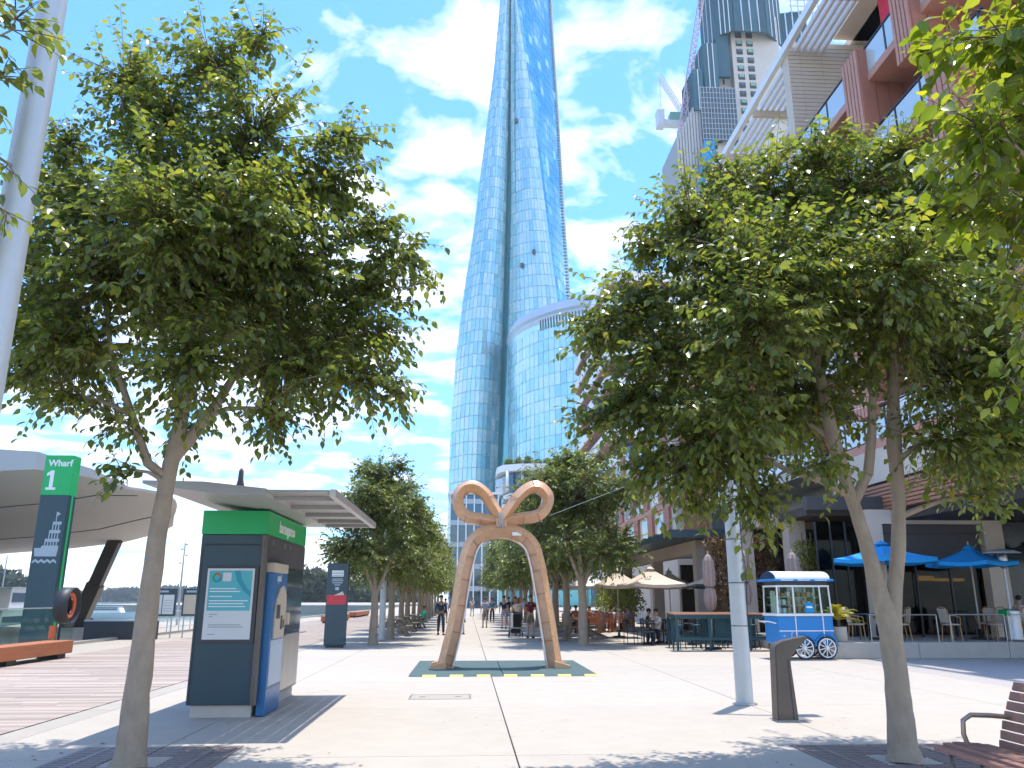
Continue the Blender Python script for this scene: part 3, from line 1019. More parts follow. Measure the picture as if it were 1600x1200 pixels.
# pale brick fin walls with coursed faces
bm_me = {}
def brick_fin(x0, x1, y0, y1, z0, z1):
    fw_ = part('brick_fin', 'white_wall', (x0, x1, y0 + .03, y1, z0, z1))
    h = .20
    n = int((z1 - z0) / h)
    for j in range(n):
        for s_, (xa, xb) in enumerate(((x0, x0 + .55), (x0 + .56, x0 + 1.55), (x0 + 1.56, x1))):
            if xb <= xa:
                continue
            key = (round(xb - xa, 2))
            if key not in bm_me:
                bm_me[key] = MB().box(0, xb - xa, 0, .028, 0, h - .028).mesh('brick_course', 'white_wall')
            o = obj('brick_course', bm_me[key], fw_)
            o.location = (xa, y0 + .001, z0 + h * j + .014)
brick_fin(14.1, 17.99, 30.3, 30.95, 16.5, 26.0)
brick_fin(14.1, 17.99, 46.6, 47.1, 19.0, 25.2)
part('rear_screen_wall', 'white_wall', (16.3, 18.0, 26.0, 30.29, 26.21, 27.6))
# louvred roof pergola
PZ = 25.55
part('pergola_beam', 'white_paint', (FX - .12, FX + .10, 18.0, 48.5, PZ - .18, PZ + .22))
for i in range(5):
    part('pergola_slat', 'white_paint', (FX + .42 + .30 * i, FX + .56 + .30 * i, 18.0, 48.5, PZ - .09, PZ + .16))
for y0 in (18.4, 22.4, 26.4, 30.6, 34.7, 38.8, 42.9, 47.0):
    part('pergola_rib', 'white_wall', (FX + .101, 15.95, y0, y0 + .22, PZ - .42, PZ - .10))
part('roof', 'white_wall', (17.2, 34, 18.2, 48.5, 26.21, 26.6))
part('roof_panel', 'red_cloth', (16.0, 16.2, 24.2, 26.0, 23.4, 25.0))
part('roof_panel', 'red_cloth', (16.0, 16.2, 22.4, 23.7, 23.0, 24.9))
# ground floor: columns, dark shop interior, white portal frame with roller blind
for (x0, y0) in ((14.3, 31.0), (14.3, 38.0), (14.3, 45.0), (11.35, 28.2)):
    part('column', 'render_beige', (x0, x0 + .62, y0, y0 + .62, 0.0, 4.09 if x0 > 12 else 4.3))
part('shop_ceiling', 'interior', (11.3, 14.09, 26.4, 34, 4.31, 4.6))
part('shop_fascia', 'dark_grey', (11.2, 19.5, 26.05, 26.39, 4.46, 4.90))
part('portal_frame', 'white_wall', (13.0, 17.55, 25.75, 26.25, 3.98, 4.44), (16.9, 17.55, 25.75, 26.25, .431, 3.979), (13.0, 13.5, 25.75, 26.25, .431, 3.979))
part('roller_blind', 'blind', (13.52, 16.88, 26.0, 26.05, 2.85, 3.97))
part('blind_box', 'dark_grey', (13.51, 16.89, 25.9, 25.999, 3.70, 3.978))
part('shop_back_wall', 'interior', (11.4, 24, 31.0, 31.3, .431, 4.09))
part('shop_glass', 'dark_glass', (13.51, 16.88, 26.10, 26.12, .50, 2.84))
for x0 in (14.6, 15.75):
    part('glazing_bar', 'dark_metal', (x0, x0 + .06, 26.06, 26.14, .44, 2.83))
part('side_glass', 'dark_glass', (11.5, 12.98, 26.4, 26.42, .45, 4.1))
for x0 in (11.5, 12.0, 12.5):
    part('glazing_bar', 'dark_metal', (x0, x0 + .05, 26.36, 26.44, .44, 4.1))
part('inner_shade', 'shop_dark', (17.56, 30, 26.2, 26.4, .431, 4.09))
for (x0, x1, z, h_) in ((15.15, 15.75, 2.20, .16), (15.76, 16.8, 2.18, .10), (13.62, 13.85, 2.0, .22)):
    part('glowing_sign', 'lamp_glow', (x0, x1, 27.0, 27.02, z, z + h_))
# vine-covered side wall between terrace and pergola
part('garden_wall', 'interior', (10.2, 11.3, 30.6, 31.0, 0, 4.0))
part('wall_return', 'render_beige', (10.05, 10.55, 29.6, 30.1, 0, 4.1))
part('wall_beam', 'render_beige', (10.0, 13.0, 28.9, 29.5, 4.12, 4.6))

# raised terrace
TR = thing('terrace_plinth', 'raised concrete cafe terrace edge beside the blue cart', 'terrace', (0, 0, 0))
for i, (x0, x1) in enumerate(((10.08, 12.6), (12.608, 15.2), (15.208, 17.8), (17.808, 21))):
    MB().box(x0, x1, 22.8, 25.2, 0.0, .43, .012).build('concrete_block', 'plinth', TR)
MB().box(10.09, 21, 25.208, 31, 0, .425).build('terrace_floor', 'plinth', TR)

# ------------------------------------------------------------------ tower under construction
CT = thing('construction_tower', 'concrete tower under construction with teal climbing screens', 'tower under construction', (0, 0, 0))
def cpart(name, mt, *boxes):
    return part(name, mt, *boxes, par=CT)
cpart('core_wall', 'core_concrete', (57.2, 68.0, 150, 166, 0, 129))
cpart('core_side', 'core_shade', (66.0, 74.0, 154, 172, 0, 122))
cpart('core_fin', 'core_concrete', (54.2, 57.19, 152, 166, 0, 128))
for i in range(30):
    z = 80 + 2.15 * i
    if z > 124:
        break
    for x0 in (58.2, 60.6):
        w = cpart('window', 'dark_grey', (x0, x0 + 1.4, 149.85, 149.99, z, z + 1.35))
        obj('pane', MB().box(x0 + .15, x0 + 1.25, 149.78, 149.849, z + .55, z + 1.25).mesh('pane', 'green_print' if rg.random() < .3 else 'window_glass'), w)
    cpart('slot_window', 'dark_grey', (55.3, 55.7, 151.9, 151.99, z, z + 1.4))
# climbing screens: faceted dark panels round the top
def screens(pts, z0, z1, n=4):
    for (a, b_) in zip(pts[:-1], pts[1:]):
        a, b_ = Vector((*a, 0)), Vector((*b_, 0))
        for i in range(n):
            p, q = a.lerp(b_, i / n + .012), a.lerp(b_, (i + 1) / n - .012)
            nrm = (b_ - a).cross(Vector((0, 0, 1))).normalized()
            MB().add([(p.x, p.y, z0), (q.x, q.y, z0), (q.x, q.y, z1), (p.x, p.y, z1), (p.x - nrm.x * .3, p.y - nrm.y * .3, z0), (q.x - nrm.x * .3, q.y - nrm.y * .3, z0),
                      (q.x - nrm.x * .3, q.y - nrm.y * .3, z1), (p.x - nrm.x * .3, p.y - nrm.y * .3, z1)],
                     [(0, 1, 2, 3), (4, 7, 6, 5), (0, 4, 5, 1), (1, 5, 6, 2), (2, 6, 7, 3), (3, 7, 4, 0)]).build('screen_panel', 'screen_teal', CT)
            if i:
                MB().beam((p.x + nrm.x * .1, p.y + nrm.y * .1, z0), (p.x + nrm.x * .1, p.y + nrm.y * .1, z1), .16).build('screen_rail', 'crane_white', CT)
screens([(53.0, 158), (53.6, 149), (57, 147), (64.5, 147.2), (70.0, 152)], 122.5, 140, 4)
screens([(69.6, 152.5), (75.5, 151), (77, 160)], 118, 132, 4)
screens([(49.6, 156), (50.0, 148.5), (53.2, 148.2)], 108.5, 120, 3)
screens([(47.0, 156), (47.3, 148.2), (49.5, 148)], 103, 113, 2)
cpart('hoarding', 'screen_teal', (53.4, 56.0, 148.8, 149.6, 112, 123))
# left wing: ribbed cladding, slabs and scaffold
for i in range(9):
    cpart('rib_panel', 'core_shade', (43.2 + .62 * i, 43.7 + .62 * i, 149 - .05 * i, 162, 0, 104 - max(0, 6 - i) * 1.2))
cpart('wing_core', 'scaffold', (48.9, 57.1, 153, 166, 0, 108))
cpart('wing_column', 'core_concrete', (52.2, 54.1, 149.6, 151.4, 0, 96))
for i in range(9):
    z = 66 + 3.35 * i
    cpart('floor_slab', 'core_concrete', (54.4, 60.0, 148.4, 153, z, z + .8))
    cpart('floor_slab', 'core_concrete', (48.8, 52.0, 148.8, 153, z + .6, z + 1.2))
    if i > 3:
        cpart('edge_sheet', 'green_print', (54.9, 59.3, 148.25, 148.399, z + .9, z + 1.9))
sc = MB()
for i in range(12):
    x = 48.6 + .70 * i
    sc.beam((x, 147.6, 95.5), (x, 147.6, 108.5), .10)
for j in range(11):
    sc.beam((48.5, 147.6, 95.7 + 1.25 * j), (56.5, 147.6, 95.7 + 1.25 * j), .10)
sc.build('scaffold_frame', 'rim_grey', CT)
cpart('scaffold_net', 'scaffold', (48.7, 56.4, 147.9, 148.3, 95.6, 108.2))
for i in range(3):
    MB().add([(46.5 + i * 1.2, 147, 84), (47.6 + i * 1.2, 147, 84), (49.3 + i * .8, 147, 95), (48.5 + i * .8, 147, 95),
              (46.5 + i * 1.2, 147.3, 84), (47.6 + i * 1.2, 147.3, 84), (49.3 + i * .8, 147.3, 95), (48.5 + i * .8, 147.3, 95)],
             [(0, 1, 2, 3), (7, 6, 5, 4), (0, 4, 5, 1), (1, 5, 6, 2), (2, 6, 7, 3), (3, 7, 4, 0)]).build('blue_sheet', 'blue_sheet', CT)
cpart('blue_box', 'blue_sheet', (66.0, 69.6, 148.8, 149.9, 102.6, 104.8))
sc = MB()
for i in range(5):
    sc.beam((72 + 1.6 * i, 150.5, 130), (72 + 1.6 * i, 150.5, 136.5), .16)
for j in range(4):
    sc.beam((71.5, 150.5, 131 + 1.6 * j), (79, 150.5, 131 + 1.6 * j), .14)
sc.build('edge_scaffold', 'rim_grey', CT)

def lattice(b, a, c, w, n, t=0.14):
    a, c = Vector(a), Vector(c)
    d = (c - a).normalized()
    r = d.cross(Vector((0, 1, 0))).normalized() * w / 2
    u = Vector((0, 1, 0)) * w / 2
    cs = [r + u, r - u, -r - u, -r + u]
    for k in cs:
        b.beam(a + k, c + k, t)
    for i in range(n):
        p, q = a.lerp(c, i / n), a.lerp(c, (i + 1) / n)
        for k in range(4):
            b.beam(p + cs[k], q + cs[(k + 1) % 4], t * .7)
            b.beam(p + cs[k], p + cs[(k + 1) % 4], t * .7)
    return b
CR = thing('tower_crane', 'white luffing crane with counterweight beside the unfinished tower', 'crane', (0, 0, 0))
lattice(MB(), (51.0, 170, 0), (51.0, 170, 113), 1.8, 50).build('mast', 'crane_white', CR)
MB().box(46.0, 52.5, 169, 171, 113.2, 114.4).build('machinery_deck', 'crane_white', CR)
MB().box(47.8, 51.6, 168.8, 171.2, 114.41, 116.4).build('machine_house', 'green_print', CR)
MB().box(44.6, 46.4, 168.8, 171.2, 112.6, 117.2, .2).build('counterweight', 'crane_white', CR)
lattice(MB(), (51.5, 170, 116.5), (45.9, 170, 127.0), 1.0, 9).build('jib', 'crane_white', CR)
MB().tube([(46, 170, 127), (45.7, 170, 117.3)], .09, 5).build('hoist_cable', 'crane_white', CR)
MB().box(51.8, 53.2, 168.6, 170, 114.41, 116.6).build('cab', 'window_glass', CR)
CR2 = thing('crane_boom', 'thin pink lattice crane boom slanting up beside the unfinished tower', 'crane', (0, 0, 0))
lattice(MB(), (45.2, 152, 100.5), (52.2, 150, 139.0), 1.1, 26, .13).build('boom', 'crane_pink', CR2)
MB().box(44.4, 46.4, 151, 153, 98.5, 100.6, .2).build('slewing_base', 'crane_pink', CR2)
# ================================================================== TREES
LEAF_V = np.array([[0, 0, 0], [-.28, .27, .04], [0, .29, -.035], [.28, .27, .04], [-.26, .57, .02], [0, .59, -.05], [.26, .57, .02], [0, 1.0, -.16]])
LEAF_T = np.array([[0, 2, 1], [0, 3, 2], [1, 2, 5], [1, 5, 4], [2, 3, 6], [2, 6, 5], [4, 5, 7], [5, 6, 7]])
LEAF2_V = np.array([[0, 0, 0], [-.29, .45, .06], [.29, .45, .06], [0, 1.0, -.12]])
LEAF2_T = np.array([[0, 3, 1], [0, 2, 3]])
def nrm(a):
    return a / np.maximum(np.linalg.norm(a, axis=-1, keepdims=True), 1e-9)
def twig_arrays(CV, r):
    d = nrm(CV[:, -1] - CV[:, 0])
    a = nrm(np.cross(d, np.array([.3, .2, 1.])) + 1e-5)
    b_ = np.cross(d, a)
    rad = r * np.array([1, .85, .65, .35])
    ang = np.array([0, 2.094, 4.189])
    off = a[:, None, :] * np.cos(ang)[None, :, None] + b_[:, None, :] * np.sin(ang)[None, :, None]
    V = CV[:, :, None, :] + rad[None, :, None, None] * off[:, None, :, :]
    q = []
    for i in range(3):
        for k in range(3):
            k2 = (k + 1) % 3
            q += [[3 * i + k, 3 * i + k2, 3 * i + 3 + k2], [3 * i + k, 3 * i + 3 + k2, 3 * i + 3 + k]]
    T = (np.arange(len(CV)) * 12)[:, None, None] + np.array(q)[None]
    return V.reshape(-1, 3), T.reshape(-1, 3)
def grow(seed, stems, clumps, dens, leaf_len, fine=True, leaf_step=0.045, twig_r=0.006, wisp=.11):
    """stems: polylines of (x,y,z,r); clumps: (x,y,z,r). Returns wood MB, twig MB, leaf frames"""
    rg = np.random.default_rng(seed)
    wood = MB()
    nodes = []
    for si, st in enumerate(stems):
        pts, rad = [], []
        for i in range(len(st) - 1):
            a, b_ = np.array(st[i]), np.array(st[i + 1])
            for t_ in np.linspace(0, 1, 5)[:-1]:
                p = a + (b_ - a) * t_
                wob = rg.normal(0, p[3] * .03, 2)
                pts.append((p[0] + wob[0], p[1] + wob[1], p[2])); rad.append(p[3] * (1 + rg.normal(0, .018)))
        pts.append(st[-1][:3]); rad.append(st[-1][3])
        wood.tube(pts, rad, 14 if fine else 8)
        for p, r_ in zip(pts, rad):
            if p[2] > 0.42 * max(s[-1][2] for s in stems) or si > 0:
                nodes.append((np.array(p), r_))
    base = np.array(stems[0][-1][:3])
    order = sorted(range(len(clumps)), key=lambda i: np.linalg.norm(np.array(clumps[i][:3]) - base))
    P0, D0, N0, S0, CV = [], [], [], [], []
    for ci in order:
        c = np.array(clumps[ci][:3]); cr = clumps[ci][3]
        best, bd = None, 1e9
        for (p, r_) in nodes:
            d = np.linalg.norm(c - p) + 1.6 * max(0, p[2] - (c[2] - 0.15 * np.linalg.norm(c - p))) + (0.5 if r_ < .012 else 0)
            if d < bd and r_ > .006:
                bd, best = d, (p, r_)
        a, ra = best
        L = np.linalg.norm(c - a)
        ctl = a * .5 + c * .5 + np.array([0, 0, .22 * L]) + rg.normal(0, .08 * L, 3)
        n = max(4, int(L / .18))
        pts, rad = [], []
        r0 = min(ra * .72, .014 + .022 * L + .02 * cr); r1 = max(.006, r0 * .3)
        for i in range(n + 1):
            t_ = i / n
            p = a * (1 - t_) ** 2 + ctl * 2 * t_ * (1 - t_) + c * t_ * t_ + (rg.normal(0, .012, 3) if 0 < i < n else 0)
            pts.append(p); rad.append(r0 + (r1 - r0) * t_ ** .8)
        wood.tube(pts, rad, 7 if fine else 5, cap=False)
        nodes += list(zip(pts[1:], rad[1:]))
        src = pts[len(pts) // 2:]
        nt = max(5, int(dens * cr ** 2.0))
        for _ in range(nt):
            d = nrm(rg.normal(size=3))
            far_ = 1.0 if rg.random() > wisp else rg.uniform(1.15, 1.75)
            tgt = c + d * cr * rg.random() ** .42 * far_ * np.array([1, 1, .9])
            s0 = min((src[rg.integers(0, len(src))] for _ in range(3)), key=lambda q: np.linalg.norm(q - tgt))
            l_ = np.linalg.norm(tgt - s0)
            if l_ < .05:
                continue
            tip = tgt + nrm(tgt - s0) * .10 + np.array([0, 0, -.05])
            midp = (s0 + tip) / 2 + np.array([0, 0, .10 * l_]) + rg.normal(0, .05 * l_, 3)
            ts = np.linspace(0, 1, 4)[:, None]
            cv = s0 * (1 - ts) ** 2 + midp * 2 * ts * (1 - ts) + tip * ts ** 2
            CV.append(cv)
            tot = l_ + .1
            k = max(3, int(min(tot, .62) / leaf_step))
            tl = 1 - (np.arange(k) + rg.random(k) * .6) * leaf_step / tot
            tl = np.clip(tl, .08, 1)[:, None]
            pos = s0 * (1 - tl) ** 2 + midp * 2 * tl * (1 - tl) + tip * tl ** 2
            td = nrm(2 * (1 - tl) * (midp - s0) + 2 * tl * (tip - midp))
            up = np.array([0, 0, 1.])
            side = nrm(np.cross(td, up) + 1e-4) * np.where(np.arange(k) % 2, 1, -1)[:, None]
            ld = nrm(side * .75 + td * .55 + np.array([0, 0, -.50]) + rg.normal(0, .33, (k, 3)))
            nn = up + side * .15 + rg.normal(0, .42, (k, 3))
            nn = nrm(nn - ld * (nn * ld).sum(1)[:, None])
            P0.append(pos + side * .012); D0.append(ld); N0.append(nn)
            S0.append(leaf_len * (0.48 + .78 * rg.random(k)))
    return wood, twig_arrays(np.array(CV), twig_r), np.concatenate(P0), np.concatenate(D0), np.concatenate(N0), np.concatenate(S0)
def leaf_mesh(name, P, D, Nn, Sz, mt, fine=True):
    LV, LT = (LEAF_V, LEAF_T) if fine else (LEAF2_V, LEAF2_T)
    Wd = np.cross(D, Nn)
    V = P[:, None, :] + Sz[:, None, None] * (LV[None, :, 0:1] * Wd[:, None, :] + LV[None, :, 1:2] * D[:, None, :] + LV[None, :, 2:3] * Nn[:, None, :])
    k = len(LV)
    T = (np.arange(len(P)) * k)[:, None, None] + LT[None]
    return np_mesh(name, V.reshape(-1, 3), T.reshape(-1, 3), mt)
leaf_me = {}
def make_tree(label, loc, stems, clumps, dens, leaf_len, mt, seed, fine=True, singles=0, group='street trees', step=.045, twig_r=.006):
    """coordinates of stems and clumps are world; the tree is built about its own base"""
    ox = np.array([loc[0], loc[1], 0.])
    stems = [[(p[0] - ox[0], p[1] - ox[1], p[2], p[3]) for p in st] for st in stems]
    clumps = [(c[0] - ox[0], c[1] - ox[1], c[2], c[3]) for c in clumps]
    t = thing('street_tree', label, 'tree', (loc[0], loc[1], 0), group=group)
    wood, twig, P, D, Nn, Sz = grow(seed, stems, clumps, dens, leaf_len, fine, step, twig_r)
    wood.build('trunk', 'bark', t)
    obj('twigs', np_mesh('twigs', twig[0], twig[1], 'twig', True), t)
    if singles:
        dist = np.linalg.norm(P + ox - np.array([0, 0, 1.6]), axis=1)
        idx = np.argsort(dist)[:singles * 3][::3]
        keep = np.ones(len(P), bool); keep[idx] = False
        key = mt
        if key not in leaf_me:
            leaf_me[key] = np_mesh('leaf', LEAF_V, LEAF_T, mt)
        for i in idx:
            w_ = np.cross(D[i], Nn[i]) * Sz[i]
            d_, n_ = D[i] * Sz[i], Nn[i] * Sz[i]
            o = obj('leaf', leaf_me[key], t)
            o.matrix_local = Matrix(((w_[0], d_[0], n_[0], P[i][0]), (w_[1], d_[1], n_[1], P[i][1]), (w_[2], d_[2], n_[2], P[i][2]), (0, 0, 0, 1)))
        P, D, Nn, Sz = P[keep], D[keep], Nn[keep], Sz[keep]
    obj('crown', leaf_mesh('crown', P, D, Nn, Sz, mt, fine), t)
    return t
LT = [(-3.22, 8.75, 6.01, 1.13), (-4.08, 8.45, 5.13, 0.96), (-2.2, 9.05, 5.43, 1.04), (-4.48, 8.95, 4.35, 0.77), (-2.86, 8.05, 3.99, 0.76), (-1.95, 8.95, 4.2, 0.81), (-1.29, 9.15, 5.24, 0.66), (-1.14, 8.45, 3.92, 0.52), (-3.81, 8.95, 7.32, 0.83), (-2.58, 8.55, 6.93, 0.84), (-1.81, 9.05, 6.55, 0.67), (-3.27, 8.75, 8.06, 0.6), (-4.39, 9.05, 8.01, 0.57), (-5.14, 9.35, 5.07, 0.66), (-4.97, 8.95, 4.08, 0.43), (-3.7, 10.05, 5.82, 1.27), (-3.14, 7.55, 5.25, 0.77), (-2.53, 9.95, 5.09, 0.91), (-3.74, 8.55, 3.42, 0.31), (-3.55, 8.35, 2.87, 0.22), (-0.84, 9.05, 5.63, 0.39), (-0.77, 8.55, 3.78, 0.29), (-1.56, 8.95, 7.17, 0.4), (-2.71, 8.85, 8.54, 0.41), (-2.22, 9.05, 3.62, 0.4), (-5.03, 9.05, 6.37, 0.54), (-3.31, 9.35, 3.52, 0.3), (-4.24, 8.35, 3.64, 0.33), (-0.59, 8.95, 5.26, 0.21), (-2.32, 7.75, 5.45, 0.73)]
RT = [(2.0, 8.85, 4.95, 0.72), (1.87, 8.45, 3.75, 0.67), (2.68, 8.85, 6.05, 0.75), (2.49, 8.25, 3.22, 0.71), (3.26, 8.05, 4.98, 1.06), (3.68, 8.85, 6.52, 0.72), (4.81, 8.95, 6.6, 0.86), (5.76, 8.95, 6.18, 0.97), (4.83, 8.35, 4.67, 1.02), (3.97, 9.15, 3.95, 0.89), (3.03, 9.05, 4.39, 0.88), (1.9, 8.75, 2.98, 0.39), (3.1, 8.35, 2.59, 0.42), (5.88, 8.85, 4.14, 0.87), (6.57, 9.15, 5.24, 0.97), (5.23, 8.25, 3.25, 0.66), (1.47, 8.65, 3.57, 0.43), (1.46, 8.85, 4.66, 0.45), (4.86, 9.85, 5.66, 1.3), (2.85, 7.45, 4.31, 0.71), (4.51, 7.45, 4.9, 0.73), (6.43, 9.25, 3.45, 0.7), (2.53, 8.75, 2.6, 0.34), (4.29, 8.65, 6.86, 0.48), (3.13, 8.85, 6.77, 0.4), (2.09, 8.75, 5.65, 0.42), (2.65, 7.65, 3.43, 0.58), (6.04, 8.05, 4.14, 0.77), (5.41, 8.85, 7.11, 0.57), (3.7, 8.05, 2.95, 0.33), (5.56, 8.35, 2.64, 0.28)]
LT = [(x, y, z, r * 1.10) for x, y, z, r in LT] + [(-3.0, 8.6, 4.9, .8), (-3.9, 9.2, 6.5, .7), (-4.6, 8.6, 5.9, .6), (-1.6, 9.3, 4.6, .6), (-4.3, 8.2, 4.2, .5), (-2.4, 9.0, 6.2, .7), (-5.35, 9.0, 5.7, .55), (-5.3, 9.0, 4.7, .5), (-4.95, 9.0, 7.0, .5), (-1.2, 9.0, 6.0, .45), (-1.0, 8.9, 4.6, .45)]
RT = [(x, y, z, r * 1.08) for x, y, z, r in RT] + [(2.15, 8.6, 4.3, .7), (3.0, 9.0, 5.4, .8), (2.35, 8.5, 2.95, .5), (2.9, 8.3, 3.0, .5), (4.2, 8.6, 5.6, .8), (5.5, 8.6, 5.3, .9), (6.4, 8.8, 6.2, .8), (5.9, 8.3, 3.3, .6), (3.5, 8.8, 3.6, .55)]
make_tree('dark leafy tree with single pale trunk standing in front of the ticket kiosk', (-3.27, 8.75),
          [[(-3.30, 8.75, -.05, .20), (-3.29, 8.75, .12, .150), (-3.29, 8.75, .5, .132), (-3.29, 8.75, 1.2, .112), (-3.27, 8.75, 2.16, .094), (-3.24, 8.75, 2.77, .086), (-3.18, 8.75, 3.25, .078), (-3.12, 8.77, 3.9, .062), (-3.18, 8.75, 4.65, .08), (-3.2, 8.75, 5.6, .055)],
           [(-3.21, 8.75, 3.05, .075), (-3.02, 8.8, 3.35, .065), (-2.80, 8.85, 3.75, .05), (-2.55, 8.9, 4.3, .035)],
           [(-3.22, 8.75, 2.85, .045), (-3.42, 8.65, 3.0, .05), (-3.62, 8.6, 3.5, .04), (-3.9, 8.5, 4.2, .03)]],
          LT, 225, .100, 'leaf_near', 2, singles=150)
make_tree('bright green tree with forked trunk beside the drinking fountain', (4.48, 8.65),
          [[(4.48, 8.65, -.05, .20), (4.485, 8.65, .12, .150), (4.49, 8.65, .5, .130), (4.50, 8.65, .86, .116), (4.49, 8.65, 1.35, .120), (4.42, 8.65, 1.68, .088), (4.32, 8.65, 2.25, .072), (4.20, 8.65, 2.81, .068), (4.08, 8.65, 3.35, .08), (4.0, 8.65, 4.2, .06), (4.0, 8.7, 5.2, .04)],
           [(4.52, 8.65, 1.30, .09), (4.60, 8.65, 1.75, .078), (4.68, 8.65, 2.1, .074), (4.76, 8.66, 2.6, .072), (4.80, 8.67, 3.25, .08), (4.9, 8.7, 4.1, .06), (5.1, 8.7, 5.2, .04)],
           [(4.24, 8.65, 2.62, .06), (4.42, 8.6, 2.95, .055), (4.50, 8.58, 3.35, .05), (4.55, 8.5, 4.0, .035)],
           [(4.22, 8.65, 2.70, .045), (3.85, 8.55, 2.86, .038), (3.45, 8.45, 2.95, .03), (3.05, 8.4, 3.15, .022)]],
          RT, 225, .100, 'leaf_near', 5, singles=150)
NR = [(3.71, 4.6, 5.4, 0.49), (3.34, 4.5, 4.61, 0.47), (3.59, 4.7, 4.12, 0.43), (3.48, 4.9, 5.57, 0.29), (3.33, 4.8, 4.16, 0.24), (3.51, 4.6, 3.52, 0.29), (3.34, 4.5, 2.82, 0.17), (3.2, 4.8, 4.9, 0.18), (3.5, 4.7, 3.17, 0.14),
      (4.6, 4.0, 5.2, 1.0), (5.4, 4.2, 4.6, 0.9), (4.6, 3.0, 4.8, 0.9), (4.5, 4.2, 6.2, .9), (4.4, 5.3, 5.3, .7), (4.3, 4.6, 3.9, .6), (5.0, 5.1, 4.3, .7)]
make_tree('close overhanging tree with large lit leaves at upper right, its trunk out of view', (4.75, 3.9),
          [[(4.75, 3.9, -.05, .22), (4.75, 3.9, 1.2, .17), (4.72, 3.9, 2.4, .14), (4.65, 3.95, 3.4, .11), (4.6, 4.0, 4.6, .07), (4.6, 4.0, 5.6, .04)],
           [(4.7, 3.9, 2.5, .07), (4.2, 4.2, 3.2, .05), (3.9, 4.4, 3.9, .035)]],
          NR, 175, .120, 'leaf_close', 8, singles=260)
NL = [(-3.13, 4.8, 5.42, 0.31), (-3.14, 4.8, 4.97, 0.19), (-3.07, 4.9, 4.38, 0.13), (-3.21, 5.2, 4.18, 0.15),
      (-4.2, 4.2, 5.3, .95), (-4.4, 3.4, 4.8, .9), (-4.9, 4.5, 4.7, .8), (-4.0, 4.0, 6.2, .8), (-3.6, 4.4, 5.6, .5), (-3.9, 4.8, 4.4, .5)]
make_tree('overhanging branch tips at upper left crossing the tall grey lamp post', (-4.1, 4.0),
          [[(-4.1, 4.0, -.05, .22), (-4.1, 4.0, 1.2, .17), (-4.1, 4.0, 2.6, .13), (-4.1, 4.05, 3.8, .10), (-4.1, 4.1, 5.0, .06)],
           [(-4.1, 4.0, 2.9, .06), (-3.8, 4.3, 3.7, .045), (-3.55, 4.5, 4.5, .03)]],
          NL, 200, .098, 'leaf_near', 9, singles=60)

# rows of clipped trees along the promenade: three grown prototypes, then copies
def row_proto(seed, label, loc):
    rg = random.Random(seed)
    cl = [(0, 0, 4.9, 1.35), (0, 0, 6.0, 1.0)]
    for k in range(9):
        a = 2 * math.pi * k / 9 + rg.uniform(-.2, .2)
        rr = rg.uniform(1.25, 1.65)
        cl.append((rr * 1.05 * math.cos(a), rr * 1.05 * math.sin(a), rg.uniform(2.85, 3.7), rg.uniform(.75, .98)))
    for k in range(8):
        a = 2 * math.pi * k / 8 + rg.uniform(-.3, .3)
        rr = rg.uniform(1.1, 1.5)
        cl.append((rr * math.cos(a), rr * math.sin(a), rg.uniform(4.6, 5.4), rg.uniform(.75, .95)))
    for k in range(4):
        a = 2 * math.pi * k / 4 + rg.uniform(-.5, .5)
        cl.append((.7 * math.cos(a), .7 * math.sin(a), rg.uniform(6.0, 6.5), rg.uniform(.5, .7)))
    h = rg.uniform(1.75, 2.0)
    st = [[(0, 0, -.05, .20), (0, 0, .3, .155), (.02, 0, 1.2, .135), (0, .02, h, .125), (-.05, 0, h + .6, .085), (-.12, 0, 4.2, .05)],
          [(0, 0, h - .1, .085), (.22, .05, h + .45, .07), (.5, .1, h + 1.2, .05), (.8, .1, 4.3, .03)],
          [(0, 0, h, .075), (-.2, -.1, h + .5, .06), (-.5, -.2, h + 1.3, .045)]]
    st = [[(p[0] + loc[0], p[1] + loc[1], p[2], p[3]) for p in s] for s in st]
    cl = [(c[0] + loc[0], c[1] + loc[1], c[2], c[3]) for c in cl]
    return make_tree(label, loc, st, cl, 125, .135, 'leaf_far', seed, fine=False, group='clipped trees lining the promenade', step=.05, twig_r=.009)
rg = random.Random(3)
ordw = ['first', 'second', 'third', 'fourth', 'fifth', 'sixth', 'seventh', 'eighth', 'ninth', 'tenth', 'eleventh', 'twelfth', 'thirteenth']
left_row = [(-3.38, 30.5), (-3.2, 35.3), (-3.15, 40.4), (-3.2, 45.2), (-3.2, 50.1), (-3.15, 55.0), (-3.2, 60.0), (-3.2, 65.0), (-3.2, 70.2), (-3.2, 76.0), (-3.2, 83), (-3.2, 91)]
right_row = [(4.2, 30.1), (4.1, 34.2), (4.2, 39.2), (4.15, 44.2), (4.2, 49.2), (4.2, 54.2), (4.2, 59.2), (4.2, 65), (4.0, 72), (3.9, 80), (3.9, 90)]
protos = []
for i, (x, y) in enumerate(left_row):
    lab = '%s clipped tree beyond the ticket kiosk in the waterside row' % ordw[i]
    if i < 2:
        protos.append(row_proto(40 + i, lab, (x, y)))
    else:
        s_ = rg.uniform(.94, 1.06)
        copy_tree(protos[i % 2], (x, y, 0), rg.uniform(0, 6.28), lab, (s_, s_, s_ * rg.uniform(.95, 1.05)))
for i, (x, y) in enumerate(right_row):
    lab = '%s clipped tree beyond the bow in the cafe-side row' % ordw[i]
    if i == 0:
        protos.append(row_proto(52, lab, (x, y)))
        protos[-1].scale = (1.16, 1.16, 1.08)
    else:
        s_ = rg.uniform(1.02, 1.16)
        copy_tree(protos[i % 3], (x, y, 0), rg.uniform(0, 6.28), lab, (s_, s_, s_ * rg.uniform(.95, 1.05)))
